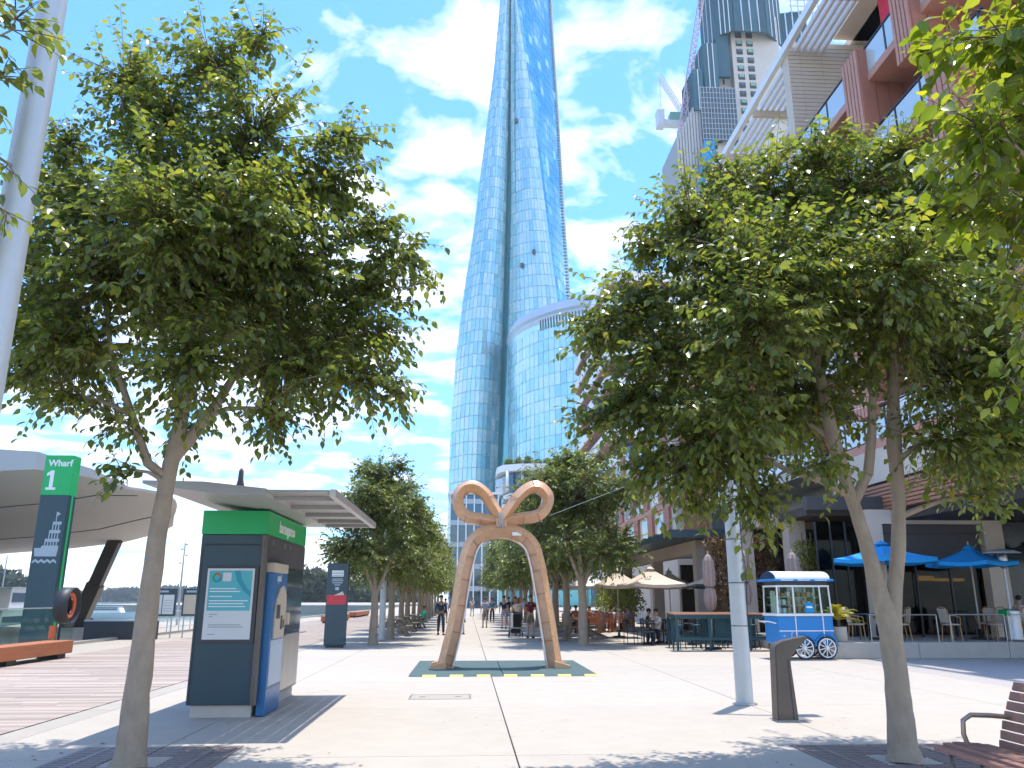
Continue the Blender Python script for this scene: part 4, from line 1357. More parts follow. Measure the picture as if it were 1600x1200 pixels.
# ================================================================== LEFT SIDE: KIOSK, WHARF
K = thing('ticket_kiosk', 'dark navy ticket kiosk with green band and flat overhanging roof', 'kiosk', (-3.43, 13.6, 0))
MB().box(-.42, .42, -1.39, 1.35, 0, .165).build('plinth', 'pot', K)
body = MB().box(-.47, .47, -1.45, 1.40, .166, 2.52, .012).build('body', 'navy_panel', K)
MB().box(-.478, .478, -1.458, 1.408, 2.522, 2.868, .006).build('green_band', 'sign_green', K)
MB().box(-.43, .43, -1.454, -1.4505, 2.36, 2.385).build('panel_seam', 'dark_metal', K)
MB().box(-.44, -.425, -1.454, -1.4505, .19, 2.34).build('panel_seam', 'dark_metal', K)
MB().tube([(.45, -1.44, .166), (.45, -1.44, 2.51)], .052, 12).build('corner_post', 'bronze_metal', K)
# side towards the promenade
MB().box(.471, .482, -.30, 1.36, .20, 1.04).build('side_panel', 'steel', K)
MB().box(.471, .486, -1.36, 1.36, 2.10, 2.50).build('head_panel', 'dark_grey', K)
w = MB().box(.471, .480, -.30, 1.34, 1.06, 2.09).build('service_window', 'shop_dark', K)
obj('pane', MB().box(.483, .490, -.27, 1.31, 1.09, 2.06).mesh('pane', 'window_glass'), w)
obj('counter', MB().box(.483, .60, -.30, 1.34, 1.041, 1.058).mesh('counter', 'steel'), w)
for yy in (-1.1, -.3, .1):
    MB().box(.4865, .489, yy, yy + .05, 2.38, 2.46).build('switch_plate', 'steel', K)
text_mesh('band_lettering', 'barangaroo', .25, 'sign_white', K, (.480, -.72, 2.61), (math.pi / 2, 0, math.pi / 2), .003, sx=1.0, bold=.006)
# notice poster
pf = MB().box(-.345, .40, -1.478, -1.4585, 1.00, 2.06, .004).build('poster_frame', 'dark_grey', K)
obj('poster_sheet', MB().box(-.325, .345, -1.486, -1.4785, 1.045, 2.03).mesh('poster_sheet', 'paper'), pf)
obj('poster_print', MB().box(-.295, .315, -1.4885, -1.4865, 1.44, 2.00).mesh('poster_print', 'paper_teal'), pf)
sw = MB()
cv = [(.14, 2.0), (.06, 2.0), (.10, 1.86), (.20, 1.72), (.315, 1.62), (.315, 1.70), (.25, 1.76), (.17, 1.88)]
sw.prism(cv, -1.4905, -1.4888, 'y')
obj('poster_swirl', sw.mesh('poster_swirl', 'paper_teal_dark'), pf)
for i, (c0, c1, m_) in enumerate(((0, 2.1, 'orange'), (2.1, 4.2, 'sign_green'), (4.2, 6.28, 'paper_teal_dark'))):
    obj('poster_logo', MB().torus((-.19, -1.489, 1.90), .055, .014, 'y', 10, 5, c0, c1).mesh('poster_logo', m_), pf)
obj('poster_tile', MB().box(-.10, .02, -1.4905, -1.4888, 1.85, 1.97).mesh('poster_tile', 'paper'), pf)
for i, (x0, x1, z) in enumerate(((-.27, .10, 1.74), (-.27, .16, 1.70), (-.27, .05, 1.63), (-.27, .28, 1.57), (-.27, .22, 1.53), (-.27, .25, 1.49))):
    obj('poster_text_line', MB().box(x0, x1, -1.4905, -1.4888, z, z + .014).mesh('poster_text_line', 'sign_white'), pf)
for i, (x0, x1, z) in enumerate(((-.25, -.14, 1.385), (-.25, -.20, 1.355), (-.25, .20, 1.24), (-.25, .24, 1.21), (-.25, -.15, 1.11))):
    obj('poster_text_line', MB().box(x0, x1, -1.4885, -1.4868, z, z + .010).mesh('poster_text_line', 'print_grey'), pf)
# ticket machine let into the corner
tm = MB().box(.475, .60, -1.36, -.46, .012, 1.98, .01).build('ticket_machine', 'opal_blue', K)
obj('machine_cap', MB().box(.475, .605, -1.365, -.455, 1.982, 2.12, .008).mesh('machine_cap', 'cream'), tm)
obj('lower_door', MB().box(.601, .606, -1.30, -.50, .40, 1.02).mesh('lower_door', 'opal_pale'), tm)
fp = [(-1.22, 1.04), (-.58, 1.04), (-.52, 1.5), (-.55, 1.66), (-.66, 1.76), (-.8, 1.80), (-.98, 1.76), (-1.16, 1.60), (-1.22, 1.35)]
obj('control_panel', MB().prism(fp, .601, .625, 'x').mesh('control_panel', 'cream'), tm)
obj('screen', MB().box(.626, .630, -1.16, -.94, 1.32, 1.52).mesh('screen', 'dark_grey'), tm)
obj('card_slot', MB().box(.626, .632, -.86, -.76, 1.16, 1.36).mesh('card_slot', 'dark_grey'), tm)
obj('coin_slot', MB().box(.626, .632, -.70, -.64, 1.18, 1.30).mesh('coin_slot', 'dark_grey'), tm)
obj('reader', MB().box(.601, .68, -.55, -.47, 1.22, 1.40, .01).mesh('reader', 'cream'), tm)
obj('kick_seam', MB().box(.601, .604, -1.34, -.48, .36, .375).mesh('kick_seam', 'navy_side'), tm)
t_ = text_mesh('machine_lettering', 'opal', .16, 'sign_white', tm, (.601, -1.15, 1.86), (math.pi / 2, 0, math.pi / 2), .002)
# cable box low at the rear left
MB().box(-.53, -.471, -.4, -.15, .5, .72, .02).build('junction_box', 'dark_metal', K)
# roof: tapered metal sheet with an open louvred edge towards the promenade
rf = MB()
rf.prism([(-.78, 3.045), (.30, 2.90), (.80, 2.90), (.80, 2.99), (.0, 3.075), (-.78, 3.085)], -3.05, 1.72, 'y')
ro = rf.build('roof', 'roof_metal', K)
for yy in (-2.6, -1.5, -.4, .7, 1.55):
    obj('roof_rib', MB().box(.801, 1.62, yy, yy + .09, 2.885, 2.945).mesh('roof_rib', 'roof_metal'), ro)
for i in range(4):
    xx = .812 + .20 * i
    obj('louvre', MB().box(xx, xx + .194, -3.05, 1.72, 2.946, 2.975).mesh('louvre', 'roof_metal'), ro)
obj('edge_beam', MB().box(1.621, 1.70, -3.05, 1.72, 2.885, 2.985).mesh('edge_beam', 'steel'), ro)
obj('beacon', MB().lathe([(.10, 0), (.09, .16), (.045, .36), (.04, .50), (.015, .55)], 12, (-.25, -.5, 3.10)).mesh('beacon', 'dark_grey'), ro)

# information totem further along
T = thing('information_totem', 'slim dark information totem with small red picture beyond the kiosk', 'sign', (-4.5, 29.0, 0))
MB().box(-.36, .36, -.13, .13, .07, 2.80, .01).build('panel', 'navy_panel', T)
MB().box(-.30, .30, -.10, .10, 0, .069).build('base', 'dark_metal', T)
MB().box(-.20, .20, -.136, -.131, 2.36, 2.56).build('title_print', 'sign_white', T)
for i in range(3):
    MB().box(-.19, .19, -.1395, -.1365, 2.39 + .055 * i, 2.41 + .055 * i).build('title_line', 'navy_panel', T)
for i, (a, z) in enumerate(((.18, 2.26), (.2, 2.20), (.17, 2.13), (.10, 2.06))):
    MB().box(-a, a, -.136, -.131, z, z + .028).build('text_line', 'sign_grey', T)
MB().box(-.06, .06, -.136, -.131, 1.90, 2.0).build('symbol', 'sign_grey', T)
MB().box(-.33, .33, -.136, -.131, 1.42, 1.74).build('picture', 'print_red', T)
MB().prism([(-.1, 1.72), (.2, 1.86), (.25, 1.74)], -.139, -.1365, 'y').build('picture_shape', 'cream', T)

# wharf sign pylon
WP = thing('wharf_sign_pylon', 'tall green and navy wharf pylon numbered one with a ferry symbol', 'sign', (-13.8, 27.8, 0))
MB().box(-.46, .46, -.26, .26, 0, 4.95, .01).build('lower_panel', 'navy_panel', WP)
MB().box(-.465, .465, -.265, .265, 4.952, 6.30, .01).build('upper_panel', 'sign_green', WP)
MB().box(.461, .475, -.06, .06, .2, 4.94).build('side_stripe', 'sign_green', WP)
text_mesh('word', 'Wharf', .30, 'sign_white', WP, (-.34, -.268, 5.93), (math.pi / 2, 0, 0), .004, bold=.008)
MB().prism([(-.33, 5.13), (-.01, 5.13), (-.01, 5.21), (-.11, 5.21), (-.11, 5.78), (-.21, 5.78), (-.34, 5.68), (-.34, 5.59), (-.23, 5.64), (-.23, 5.21), (-.33, 5.21)], -.272, -.266, 'y').build('numeral', 'sign_white', WP)
fe = MB()
fe.prism([(-.36, 2.95), (.33, 2.95), (.36, 3.18), (.36, 3.30), (-.16, 3.30), (-.2, 3.22), (-.40, 3.22)], -.268, -.262, 'y')
for k, (x0, z0) in enumerate(((-.10, 3.42), (.0, 3.70), (.08, 3.98))):
    fe.box(x0, .36, -.268, -.262, z0, z0 + .10)
for k, (x0, z0) in enumerate(((-.10, 3.302), (.0, 3.522), (.08, 3.802))):
    nn = 5 - k
    for i in range(nn):
        xx = x0 + (.36 - x0) * i / nn
        fe.box(xx, xx + .035, -.268, -.262, z0, z0 + (.117 if k == 0 else .177))
fe.box(.16, .19, -.268, -.262, 4.081, 4.40)
fe.prism([(.192, 4.40), (.192, 4.26), (.30, 4.33)], -.268, -.262, 'y')
fe.build('ferry_symbol', 'sign_grey', WP)
wv = MB()
for i in range(4):
    x0 = -.40 + .19 * i
    wv.prism([(x0, 2.80), (x0 + .095, 2.87), (x0 + .19, 2.80), (x0 + .19, 2.72), (x0 + .095, 2.79), (x0, 2.72)], -.268, -.262, 'y')
wv.build('wave_symbol', 'sign_grey', WP)

# pier under the canopy
p_ = MB()
p_.box(-60, -14.51, 33.5, 62, -3.5, -.02)
kind(p_.build('pier_ground', 'strip'), 'structure')
WC = thing('wharf_canopy', 'curved pale wharf canopy on a leaning column behind the green pylon', 'canopy', (-20, 34, 0))
near = [(-11.0, 26.6, 5.12), (-11.6, 25.1, 5.48), (-12.7, 24.0, 5.80), (-14.2, 23.6, 5.82), (-18, 23, 5.6), (-26, 22, 5.0), (-42, 22, 3.9)]
far = [(-12.3, 34.5, 5.00), (-13.4, 37.6, 4.85), (-14.9, 40.0, 4.70), (-17.4, 42.2, 4.42), (-20.5, 43.6, 4.2), (-27, 45, 3.8), (-42, 45, 3.4)]
drop = [.04, .28, .6, .82, 1.0, 1.05, 1.05]
near = [(x * 1.25, y * 1.25, 1.6 + (z - 1.6) * 1.25) for x, y, z in near]
far = [(x * 1.2, y * 1.2, 1.6 + (z - 1.6) * 1.2) for x, y, z in far]
nt = 9
top, bot = [], []
for i in range(len(near)):
    a, c = Vector(near[i]), Vector(far[i])
    for j in range(nt):
        tt = j / (nt - 1)
        p = a.lerp(c, tt)
        bulge = math.sin(math.pi * tt)
        off = Vector((.8 * bulge if i == 0 else .4 * bulge if i == 1 else 0, 0, .25 * bulge))
        top.append(p + off - Vector((-20, 34, 0)))
        bot.append(p + off * (1, ) [0] - Vector((-20, 34, drop[i] * (1 - tt) ** .6 + .06 - .1 * bulge * (i > 1))))
def gridf(n, m, o=0):
    return [(o + i * m + j, o + (i + 1) * m + j, o + (i + 1) * m + j + 1, o + i * m + j + 1) for i in range(n - 1) for j in range(m - 1)]
MB().add(top, gridf(len(near), nt), True).build('roof', 'canopy_edge', WC)
MB().add(bot, gridf(len(near), nt), True).build('soffit', 'canopy_soffit', WC)
fa = MB()
edge = [i * nt for i in range(len(near))]
fa.add([top[k] for k in edge] + [bot[k] for k in edge], [(i, i + 1, len(edge) + i + 1, len(edge) + i) for i in range(len(edge) - 1)])
tip = list(range(nt))
fa.add([top[k] for k in tip] + [bot[k] for k in tip], [(i, i + 1, nt + i + 1, nt + i) for i in range(nt - 1)])
ed2 = [i * nt + nt - 1 for i in range(len(near))]
fa.add([top[k] for k in ed2] + [bot[k] for k in ed2], [(i, i + 1, len(ed2) + i + 1, len(ed2) + i) for i in range(len(ed2) - 1)])
fa.build('fascia', 'canopy_edge', WC)
cl = MB()
a, c = Vector((-3.4, 17.5, -.05)), Vector((-.9, 15.5, 5.0))
cl.beam(a, a.lerp(c, .5), .85, .6, (0, 1, 0)).beam(a.lerp(c, .49), c, .70, .5, (0, 1, 0))
cl.build('leaning_column', 'bronze_metal', WC)
MB().box(-4.1, -2.7, 16.9, 18.1, -.02, .5, .05).build('column_footing', 'dark_metal', WC)
gr = MB()
for j in (3, 6):
    pts = [bot[i * nt + j] + Vector((0, 0, -.012)) for i in range(1, len(near))]
    for p, q_ in zip(pts[:-1], pts[1:]):
        gr.beam(p, q_, .06, .03)
gr.build('soffit_joint', 'dark_grey', WC)

t = thing('quay_wall', 'low dark wall along the wharf behind the leaning column', 'wall', (-15.0, 35.2, 0))
MB().box(-.6, 2.25, -.18, .18, -.02, .72).build('wall_panel', 'dark_metal', t)
MB().box(-.62, 2.27, -.21, .21, .721, .78).build('coping', 'sign_grey', t)

# frameless glass balustrade
GB = thing('glass_balustrade', 'green tinted frameless glass balustrade along the quay', 'balustrade', (-12.55, 22.0, 0))
for i in range(8):
    y0 = -5.6 + 1.38 * i
    MB().box(-.008, .008, y0 + .02, y0 + 1.36, .06, 1.32).build('pane', 'green_glass', GB)
    for dy in (.25, 1.1):
        MB().box(-.03, .03, y0 + dy - .04, y0 + dy + .04, 0, .16, .006).build('clamp', 'steel', GB)
MB().tube([(0, -5.6, 1.34), (0, 5.44, 1.34)], .018, 8).build('handrail', 'steel', GB)

# life ring in its round housing
LR = thing('life_ring_station', 'round black life ring housing with orange buoy beside the glass balustrade', 'life ring', (-11.75, 25.1, 0), R(4))
MB().tube([(-.12, 0, 0), (-.12, 0, .95)], .035, 10).build('post', 'dark_metal', LR)
h = MB()
n = 28
prof = [(.50, -.20), (.52, -.16), (.52, .20), (.49, .20), (.47, -.12)]
vs, fs = [], []
for (r_, x_) in prof:
    for k in range(n):
        a_ = 2 * math.pi * k / n
        vs.append((x_, r_ * math.cos(a_), 1.42 + r_ * math.sin(a_)))
for i in range(len(prof) - 1):
    for k in range(n):
        k2 = (k + 1) % n
        fs.append((i * n + k, i * n + k2, (i + 1) * n + k2, (i + 1) * n + k))
fs.append(tuple(range(n)))
fs.append(tuple(range((len(prof) - 1) * n, len(prof) * n)))
h.add(vs, fs, True)
h.build('housing', 'dark_metal', LR)
rgm = MB().torus((.06, 0, 1.42), .33, .062, 'x', 28, 10).build('buoy', 'orange', LR)
for k in range(4):
    a_ = math.pi / 4 + k * math.pi / 2
    obj('grip_band', MB().torus((.04, .33 * math.cos(a_), 1.42 + .33 * math.sin(a_)), .079, .012, 'x', 12, 6).mesh('grip_band', 'sign_white'), rgm)
MB().box(-.30, -.14, -.30, -.16, .48, .86, .03).build('rescue_line_bag', 'orange', LR)

def timber_bench(name, label, loc, L, rz=0, mt='bench_wood'):
    t = thing(name, label, 'bench', loc, rz, 'long timber benches by the water')
    n = 4
    for i in range(n):
        MB().box(-.36 + .18 * i + .004, -.36 + .18 * (i + 1) - .004, -L / 2, L / 2, .13, .47, .012).build('beam', mt, t)
    k = max(2, int(L / 2))
    for i in range(k):
        yy = -L / 2 + .45 + (L - .9) * i / (k - 1)
        MB().box(-.28, .28, yy - .22, yy + .22, 0, .129).build('foot', 'dark_metal', t)
    return t
timber_bench('timber_bench', 'heavy orange brown timber bench in front of the glass balustrade', (-11.55, 21.6, 0), 6.0)
timber_bench('timber_bench', 'long brown timber bench on the boardwalk beyond the totem', (-9.6, 62.0, 0), 9.0)
timber_bench('timber_bench', 'distant red timber bench far along the boardwalk', (-10.2, 80.0, 0), 10.0)

def notice_board(label, loc, two):
    t = thing('notice_board', label, 'notice board', loc, 0, 'timetable boards')
    for x in (-.42, .42):
        MB().tube([(x, 0, 0), (x, 0, 2.02)], .03, 8).build('post', 'galv', t)
    MB().box(-.54, .54, -.05, .05, .90, 2.04, .01).build('cabinet', 'navy_panel', t)
    if two:
        MB().box(-.48, -.04, -.056, -.0505, .98, 1.78).build('sheet', 'paper', t)
        MB().box(0, .46, -.056, -.0505, .98, 1.78).build('sheet', 'paper', t)
        for i in range(5):
            MB().box(.04, .42, -.0595, -.0565, 1.1 + .11 * i, 1.12 + .11 * i).build('text_line', 'print_grey', t)
    else:
        MB().box(-.47, .47, -.056, -.0505, .98, 1.78).build('sheet', 'cream', t)
    MB().box(-.4, .2, -.056, -.0505, 1.88, 1.96).build('heading', 'sign_grey', t)
    return t
notice_board('navy timetable board with two white sheets beside the kiosk', (-13.0, 36.3, 0), True)
notice_board('navy timetable board with one cream sheet partly hidden by the kiosk', (-11.75, 36.6, 0), False)
# quay railing behind the boards
RL = thing('quay_railing', 'thin metal railing on the quay edge beyond the notice boards', 'railing', (-13.9, 48, 0))
for i in range(16):
    MB().tube([(0, -10 + 1.6 * i, 0), (0, -10 + 1.6 * i, 1.05)], .022, 6).build('post', 'galv', RL)
for z in (.35, .70, 1.05):
    MB().tube([(0, -10, z), (0, 14, z)], .018, 6).build('rail', 'galv', RL)
MS = thing('signal_mast', 'thin white harbour mast with small instruments behind the notice boards', 'mast', (-18.7, 55, -1.7))
MB().tube([(0, 0, 0), (0, 0, 3), (0, 0, 6.9)], [.09, .075, .04], 8).build('pole', 'galv', MS)
for (x, z) in ((-.15, 6.5), (.18, 6.1), (-.2, 5.6), (.12, 6.8)):
    MB().beam((0, 0, z), (x, 0, z), .03).ellipsoid((x, 0, z), (.09, .09, .07), 8, 6).build('instrument', 'galv', MS)

# boats
def boat(name, label, loc, rz, L, W, decks, hull='white_paint', trim='navy_side', cat='boat', grp=None):
    t = thing(name, label, cat, loc, rz, grp)
    h_ = MB()
    st = []
    for i in range(9):
        u = i / 8
        wv_ = W / 2 * (1 - max(0, (u - .55) / .45) ** 2) * (.92 if i == 0 else 1)
        st.append((-L / 2 + L * u, max(.04, wv_), .06 * L * .35 * max(0, u - .4) ** 2 * 3))
    vs, fs = [], []
    for (x, w_, up_) in st:
        vs += [(x, -w_ * .7, -.3), (x + (.04 * L if x > 0 else 0) * 0, -w_, .85 + up_), (x, w_, .85 + up_), (x, w_ * .7, -.3)]
    for i in range(8):
        for k in range(4):
            k2 = (k + 1) % 4
            fs.append((4 * i + k, 4 * i + k2, 4 * i + 4 + k2, 4 * i + 4 + k))
    fs += [(0, 1, 2, 3), (32, 33, 34, 35)]
    h_.add(vs, fs).build('hull', hull, t)
    z = .86
    for d, (a, b_, hh) in enumerate(decks):
        x0, x1 = -L / 2 + a * L, -L / 2 + b_ * L
        w_ = W * (.40 - .04 * d)
        MB().prism([(x0, z), (x1, z), (x1 - hh * .5, z + hh), (x0 + hh * .1, z + hh)], -w_, w_, 'y').build('cabin', hull, t)
        wb = MB().box(x0 + .08 * L * .3, x1 - hh * .55, -w_ - .02, -w_ - .002, z + hh * .35, z + hh * .8)
        wb.box(x0 + .08 * L * .3, x1 - hh * .55, w_ + .002, w_ + .02, z + hh * .35, z + hh * .8)
        wb.build('window_band', 'window_glass', t)
        MB().box(x0 - .15, x1 - hh * .3, -w_ - .12, w_ + .12, z + hh + .001, z + hh + .09).build('roof', trim, t)
        z += hh + .09
    MB().tube([(-L * .1, 0, z), (-L * .1, 0, z + .12 * L)], .04, 6).build('mast', 'galv', t)
    rl = MB()
    for sx in (-1, 1):
        rl.tube([(-L * .45, sx * W * .46, 1.5), (L * .2, sx * W * .46, 1.6)], .025, 5)
        for i in range(6):
            rl.tube([(-L * .45 + .13 * L * i, sx * W * .46, .85), (-L * .45 + .13 * L * i, sx * W * .46, 1.53)], .02, 5)
    rl.build('guard_rail', 'galv', t)
    return t
boat('passenger_ferry', 'white and green passenger ferry moored behind the glass balustrade', (-31, 58, -1.5), R(100), 17, 4.6, [(.1, .8, 1.5), (.2, .62, 1.3)], trim='rim_grey', cat='ferry')
boat('motor_cruiser', 'white motor cruiser moored behind the leaning column', (-64, 152, -1.6), R(8), 13, 3.8, [(.2, .7, 1.2)], grp='boats moored in the harbour')
boat('motor_cruiser', 'white motor cruiser with pink trim seen between column and tree trunk', (-74, 205, -1.6), R(-5), 15, 4.2, [(.15, .7, 1.4), (.25, .55, 1.1)], trim='red_cloth', grp='boats moored in the harbour')
boat('motor_cruiser', 'small white launch on the far water left of the leaning column', (-120, 270, -1.6), R(20), 14, 4, [(.2, .65, 1.5)], grp='boats moored in the harbour')
boat('motor_cruiser', 'distant white cruiser beside the signal mast', (-66, 240, -1.6), R(170), 12, 3.6, [(.2, .65, 1.3)], grp='boats moored in the harbour')
boat('motor_cruiser', 'white boat moored off the headland beyond the kiosk', (-40, 150, -1.6), R(80), 11, 3.6, [(.2, .65, 1.3)], grp='boats moored in the harbour')
PT = thing('timber_pontoon', 'brown timber pontoon floating behind the low wharf wall', 'pontoon', (-31.5, 78, -1.7))
for i in range(10):
    MB().box(-6 + 1.2 * i + .01, -6 + 1.2 * (i + 1) - .01, -1.6, 1.6, .55, .75).build('deck_plank', 'weathered', PT)
MB().box(-5.8, 5.8, -1.3, 1.3, -.2, .549).build('float', 'dark_metal', PT)

# lamp posts
def lamp_post(label, loc, strap=False):
    t = thing('lamp_post', label, 'lamp post', loc, 0, 'round grey lamp posts')
    MB().tube([(0, 0, 0), (0, 0, 1.0), (0, 0, 4), (0, 0, 6.6)], [.135, .13, .115, .10], 22).build('pole', 'galv', t)
    MB().lathe([(.19, 0), (.19, .015), (.14, .03)], 22).build('base_plate', 'steel', t)
    MB().tube([(0, 0, 6.55), (.4, -.1, 6.8), (.9, -.2, 6.85)], [.05, .045, .04], 8).build('arm', 'galv', t)
    MB().box(.75, 1.4, -.36, -.06, 6.8, 6.9, .03).build('lamp_head', 'galv', t)
    for z in (1.18, 1.85, 2.55) if strap else ():
        MB().lathe([(.134, z), (.136, z + .006), (.134, z + .012)], 22).build('strap', 'dark_metal', t)
    if strap:
        MB().tube([(.13, -.05, 1.18), (.128, -.06, 1.6), (.16, -.05, 2.0), (.11, -.07, 2.4), (.12, -.05, 3.0), (.10, -.05, 3.6)], .007, 5).build('cable', 'dark_metal', t)
    return t
lamp_post('tall grey lamp post at upper left, its foot out of view', (-3.42, 5.65, 0))
lamp_post('strapped grey lamp post beside the drinking fountain', (4.39, 13.25, 0), True)
lamp_post('distant grey lamp post between the first two waterside trees', (-3.42, 34.0, 0)).scale = (1, 1, .78)

# ================================================================== BOW SCULPTURE
BW = thing('bow_sculpture', 'giant copper brown ribbon bow arch standing on the plaza', 'sculpture', (0.8, 20.2, 0))
def catmull(P, n=8, closed=False):
    out = []
    m = len(P)
    for i in range(m if closed else m - 1):
        g_ = lambda k: P[k % m] if closed else P[max(0, min(m - 1, k))]
        p0, p1, p2, p3 = g_(i - 1), g_(i), g_(i + 1), g_(i + 2)
        for j in range(n):
            t_ = j / n
            out.append(tuple(.5 * ((2 * p1[k]) + (-p0[k] + p2[k]) * t_ + (2 * p0[k] - 5 * p1[k] + 4 * p2[k] - p3[k]) * t_ ** 2
                                   + (-p0[k] + 3 * p1[k] - 3 * p2[k] + p3[k]) * t_ ** 3) for k in range(2)))
    if not closed:
        out.append(P[-1])
    return out
def ribbon(path, w, d, yoff=0.0, facet=0, caps=True):
    """hollow square section swept along an x-z path; front and back faces slot 0, edges slot 1; chamfered corners"""
    b = MB()
    n = len(path)
    ch = .035
    prof = [(-w / 2 + ch, -d / 2 + .05), (.03, -d / 2 - .10), (w / 2 - ch, -d / 2 + .05), (w / 2, -d / 2 + .05 + ch), (w / 2, d / 2 - ch), (w / 2 - ch, d / 2), (-w / 2 + ch, d / 2), (-w / 2, d / 2 - ch), (-w / 2, -d / 2 + .05 + ch)]
    vs = []
    fr = []
    for i, p in enumerate(path):
        a = path[max(0, i - 1)]
        c = path[min(n - 1, i + 1)]
        tx, tz = c[0] - a[0], c[1] - a[1]
        l = math.hypot(tx, tz) or 1
        nx, nz = -tz / l, tx / l
        fr.append((p, (nx, nz)))
        for (s_, y_) in prof:
            vs.append((p[0] + nx * s_, y_ + yoff, p[1] + nz * s_))
    m = len(prof)
    for i in range(n - 1):
        for k in range(m):
            k2 = (k + 1) % m
            b.slot(0 if k in ((0, 5) if facet == 0 else (1, 5)) else 1)
            b.add([vs[i * m + k], vs[i * m + k2], vs[(i + 1) * m + k2], vs[(i + 1) * m + k]], [(0, 1, 2, 3)])
    if caps:
        b.slot(1).add(vs[:m], [tuple(range(m))]).add(vs[-m:], [tuple(range(m))])
    bmesh_ = b
    return bmesh_, fr
def sub8(P):
    return [(x - .8, z) for x, z in P]
arch = [(-0.52, 0.02), (-0.42, 0.40), (-0.27, 1.07), (-0.13, 1.97), (-0.04, 2.46), (0.11, 2.92), (0.41, 3.17), (0.82, 3.25), (1.24, 3.16), (1.56, 2.90), (1.71, 2.46), (1.80, 1.97), (1.95, 1.07), (2.05, 0.40), (2.11, 0.02)]
lp1 = [(0.82, 3.47), (0.37, 3.52), (-0.03, 3.60), (-0.23, 3.80), (-0.26, 4.09), (-0.10, 4.30), (0.17, 4.32), (0.42, 4.15), (0.61, 3.85), (0.82, 3.47)]
lp2 = [(0.82, 3.47), (1.29, 3.54), (1.72, 3.62), (1.93, 3.81), (1.99, 4.09), (1.81, 4.31), (1.56, 4.32), (1.29, 4.13), (1.06, 3.83), (0.82, 3.47)]
def merge_build(name, P, w, d, yoff, facet):
    b, fr = ribbon(catmull(sub8(P), 7), w, d, yoff, facet)
    me = bpy.data.meshes.new(name)
    me.from_pydata(b.v, [], b.f)
    me.materials.append(MATS['bow_timber']); me.materials.append(MATS['bow_side'])
    me.polygons.foreach_set('material_index', b.m)
    bm = bmesh.new(); bm.from_mesh(me)
    bmesh.ops.remove_doubles(bm, verts=bm.verts[:], dist=.0008)
    bmesh.ops.recalc_face_normals(bm, faces=bm.faces[:])
    bm.to_mesh(me); bm.free()
    o = obj(name, me, BW)
    return o, fr
ar, fra = merge_build('arch', arch, .37, .50, 0, 1)
l1, fr1 = merge_build('loop', lp1, .285, .48, .03, 0)
l2, fr2 = merge_build('loop', lp2, .285, .48, -.03, 1)
def band(par, fr, i, w, d, yoff, side, t_=.018):
    (p, nn_), (q_, _) = fr[i], fr[i + 1]
    a = math.atan2(q_[1] - p[1], q_[0] - p[0])
    b = MB()
    e = side * w / 2
    yr, ye = -d / 2 - .112, -d / 2 + .038
    b.add([(-t_ / 2, yr, .03), (t_ / 2, yr, .03), (t_ / 2, ye, e), (-t_ / 2, ye, e), (-t_ / 2, yr + .016, .03), (t_ / 2, yr + .016, .03), (t_ / 2, ye + .016, e), (-t_ / 2, ye + .016, e)],
          [(0, 1, 2, 3), (7, 6, 5, 4), (0, 4, 5, 1), (1, 5, 6, 2), (2, 6, 7, 3), (3, 7, 4, 0)])
    if side < 0:
        b.box(-t_ / 2, t_ / 2, ye, d / 2, e - .014, e - .001)
    else:
        b.box(-t_ / 2, t_ / 2, ye, d / 2, e + .001, e + .014)
    o = obj('band', b.mesh('band', 'bow_band'), par)
    o.location = (p[0], yoff, p[1])
    o.rotation_euler = (0, -a, 0)
for i in (3, 6, 12, 17, 22, 30, 36, 54, 60, 67, 73, 79, 84, 88):
    band(ar, fra, min(i, len(fra) - 2), .37, .50, 0, -1)
for i in (8, 14, 40, 52):
    band(l1, fr1, i, .285, .48, .03, 1)
    band(l2, fr2, i, .285, .48, -.03, -1)
for lo_, hi_ in ((2, 40), (58, len(fra) - 2)):
    pts = [(p[0] - n_[0] * .185, -.235, p[1] - n_[1] * .185) for p, n_ in fra[lo_:hi_]]
    obj('light_rope', MB().tube(pts, .017, 6).mesh('light_rope', 'white_paint'), ar)
MB().box(-.12, .16, -.34, .28, 3.30, 3.55, .05).build('knot', 'bow_side', BW)
kn = MB()
for k in range(3):
    kn.tube([(-.06 + .05 * k, -.36, 3.30), (-.02 + .03 * k, -.38, 3.42), (-.05 + .04 * k, -.36, 3.66)], .016, 6)
kn.build('cable_ties', 'steel', BW)
MB().box(.28, .52, -.33, -.27, 3.10, 3.20, .02).build('floodlight', 'white_paint', BW)
for sx, x0 in ((-1, -1.32), (1, 1.31)):
    MB().prism([(x0 + (-.32 if sx < 0 else -.05), .012), (x0 + (.05 if sx < 0 else .32), .012), (x0 + (.05 if sx < 0 else .32), .10 + (.10 if sx < 0 else 0)), (x0 + (-.32 if sx < 0 else -.05), .10 + (.10 if sx > 0 else 0))], -.62, -.34, 'y').build('foot', 'bow_foot', BW)
    MB().prism([(x0 + (-.32 if sx < 0 else -.05), .012), (x0 + (.05 if sx < 0 else .32), .012), (x0 + (.05 if sx < 0 else .32), .10 + (.10 if sx < 0 else 0)), (x0 + (-.32 if sx < 0 else -.05), .10 + (.10 if sx > 0 else 0))], .34, .62, 'y').build('foot', 'bow_foot', BW)
    MB().box(x0 - .24, x0 + .24, -.33, .33, .012, .06).build('base_plate', 'bow_side', BW)
MB().tube([(1.2, -.2, 3.6), (4.0, -.6, 4.65), (7.0, -1.0, 5.65), (10.0, -1.5, 6.5)], .0045, 5).build('guy_wire', 'galv', BW)

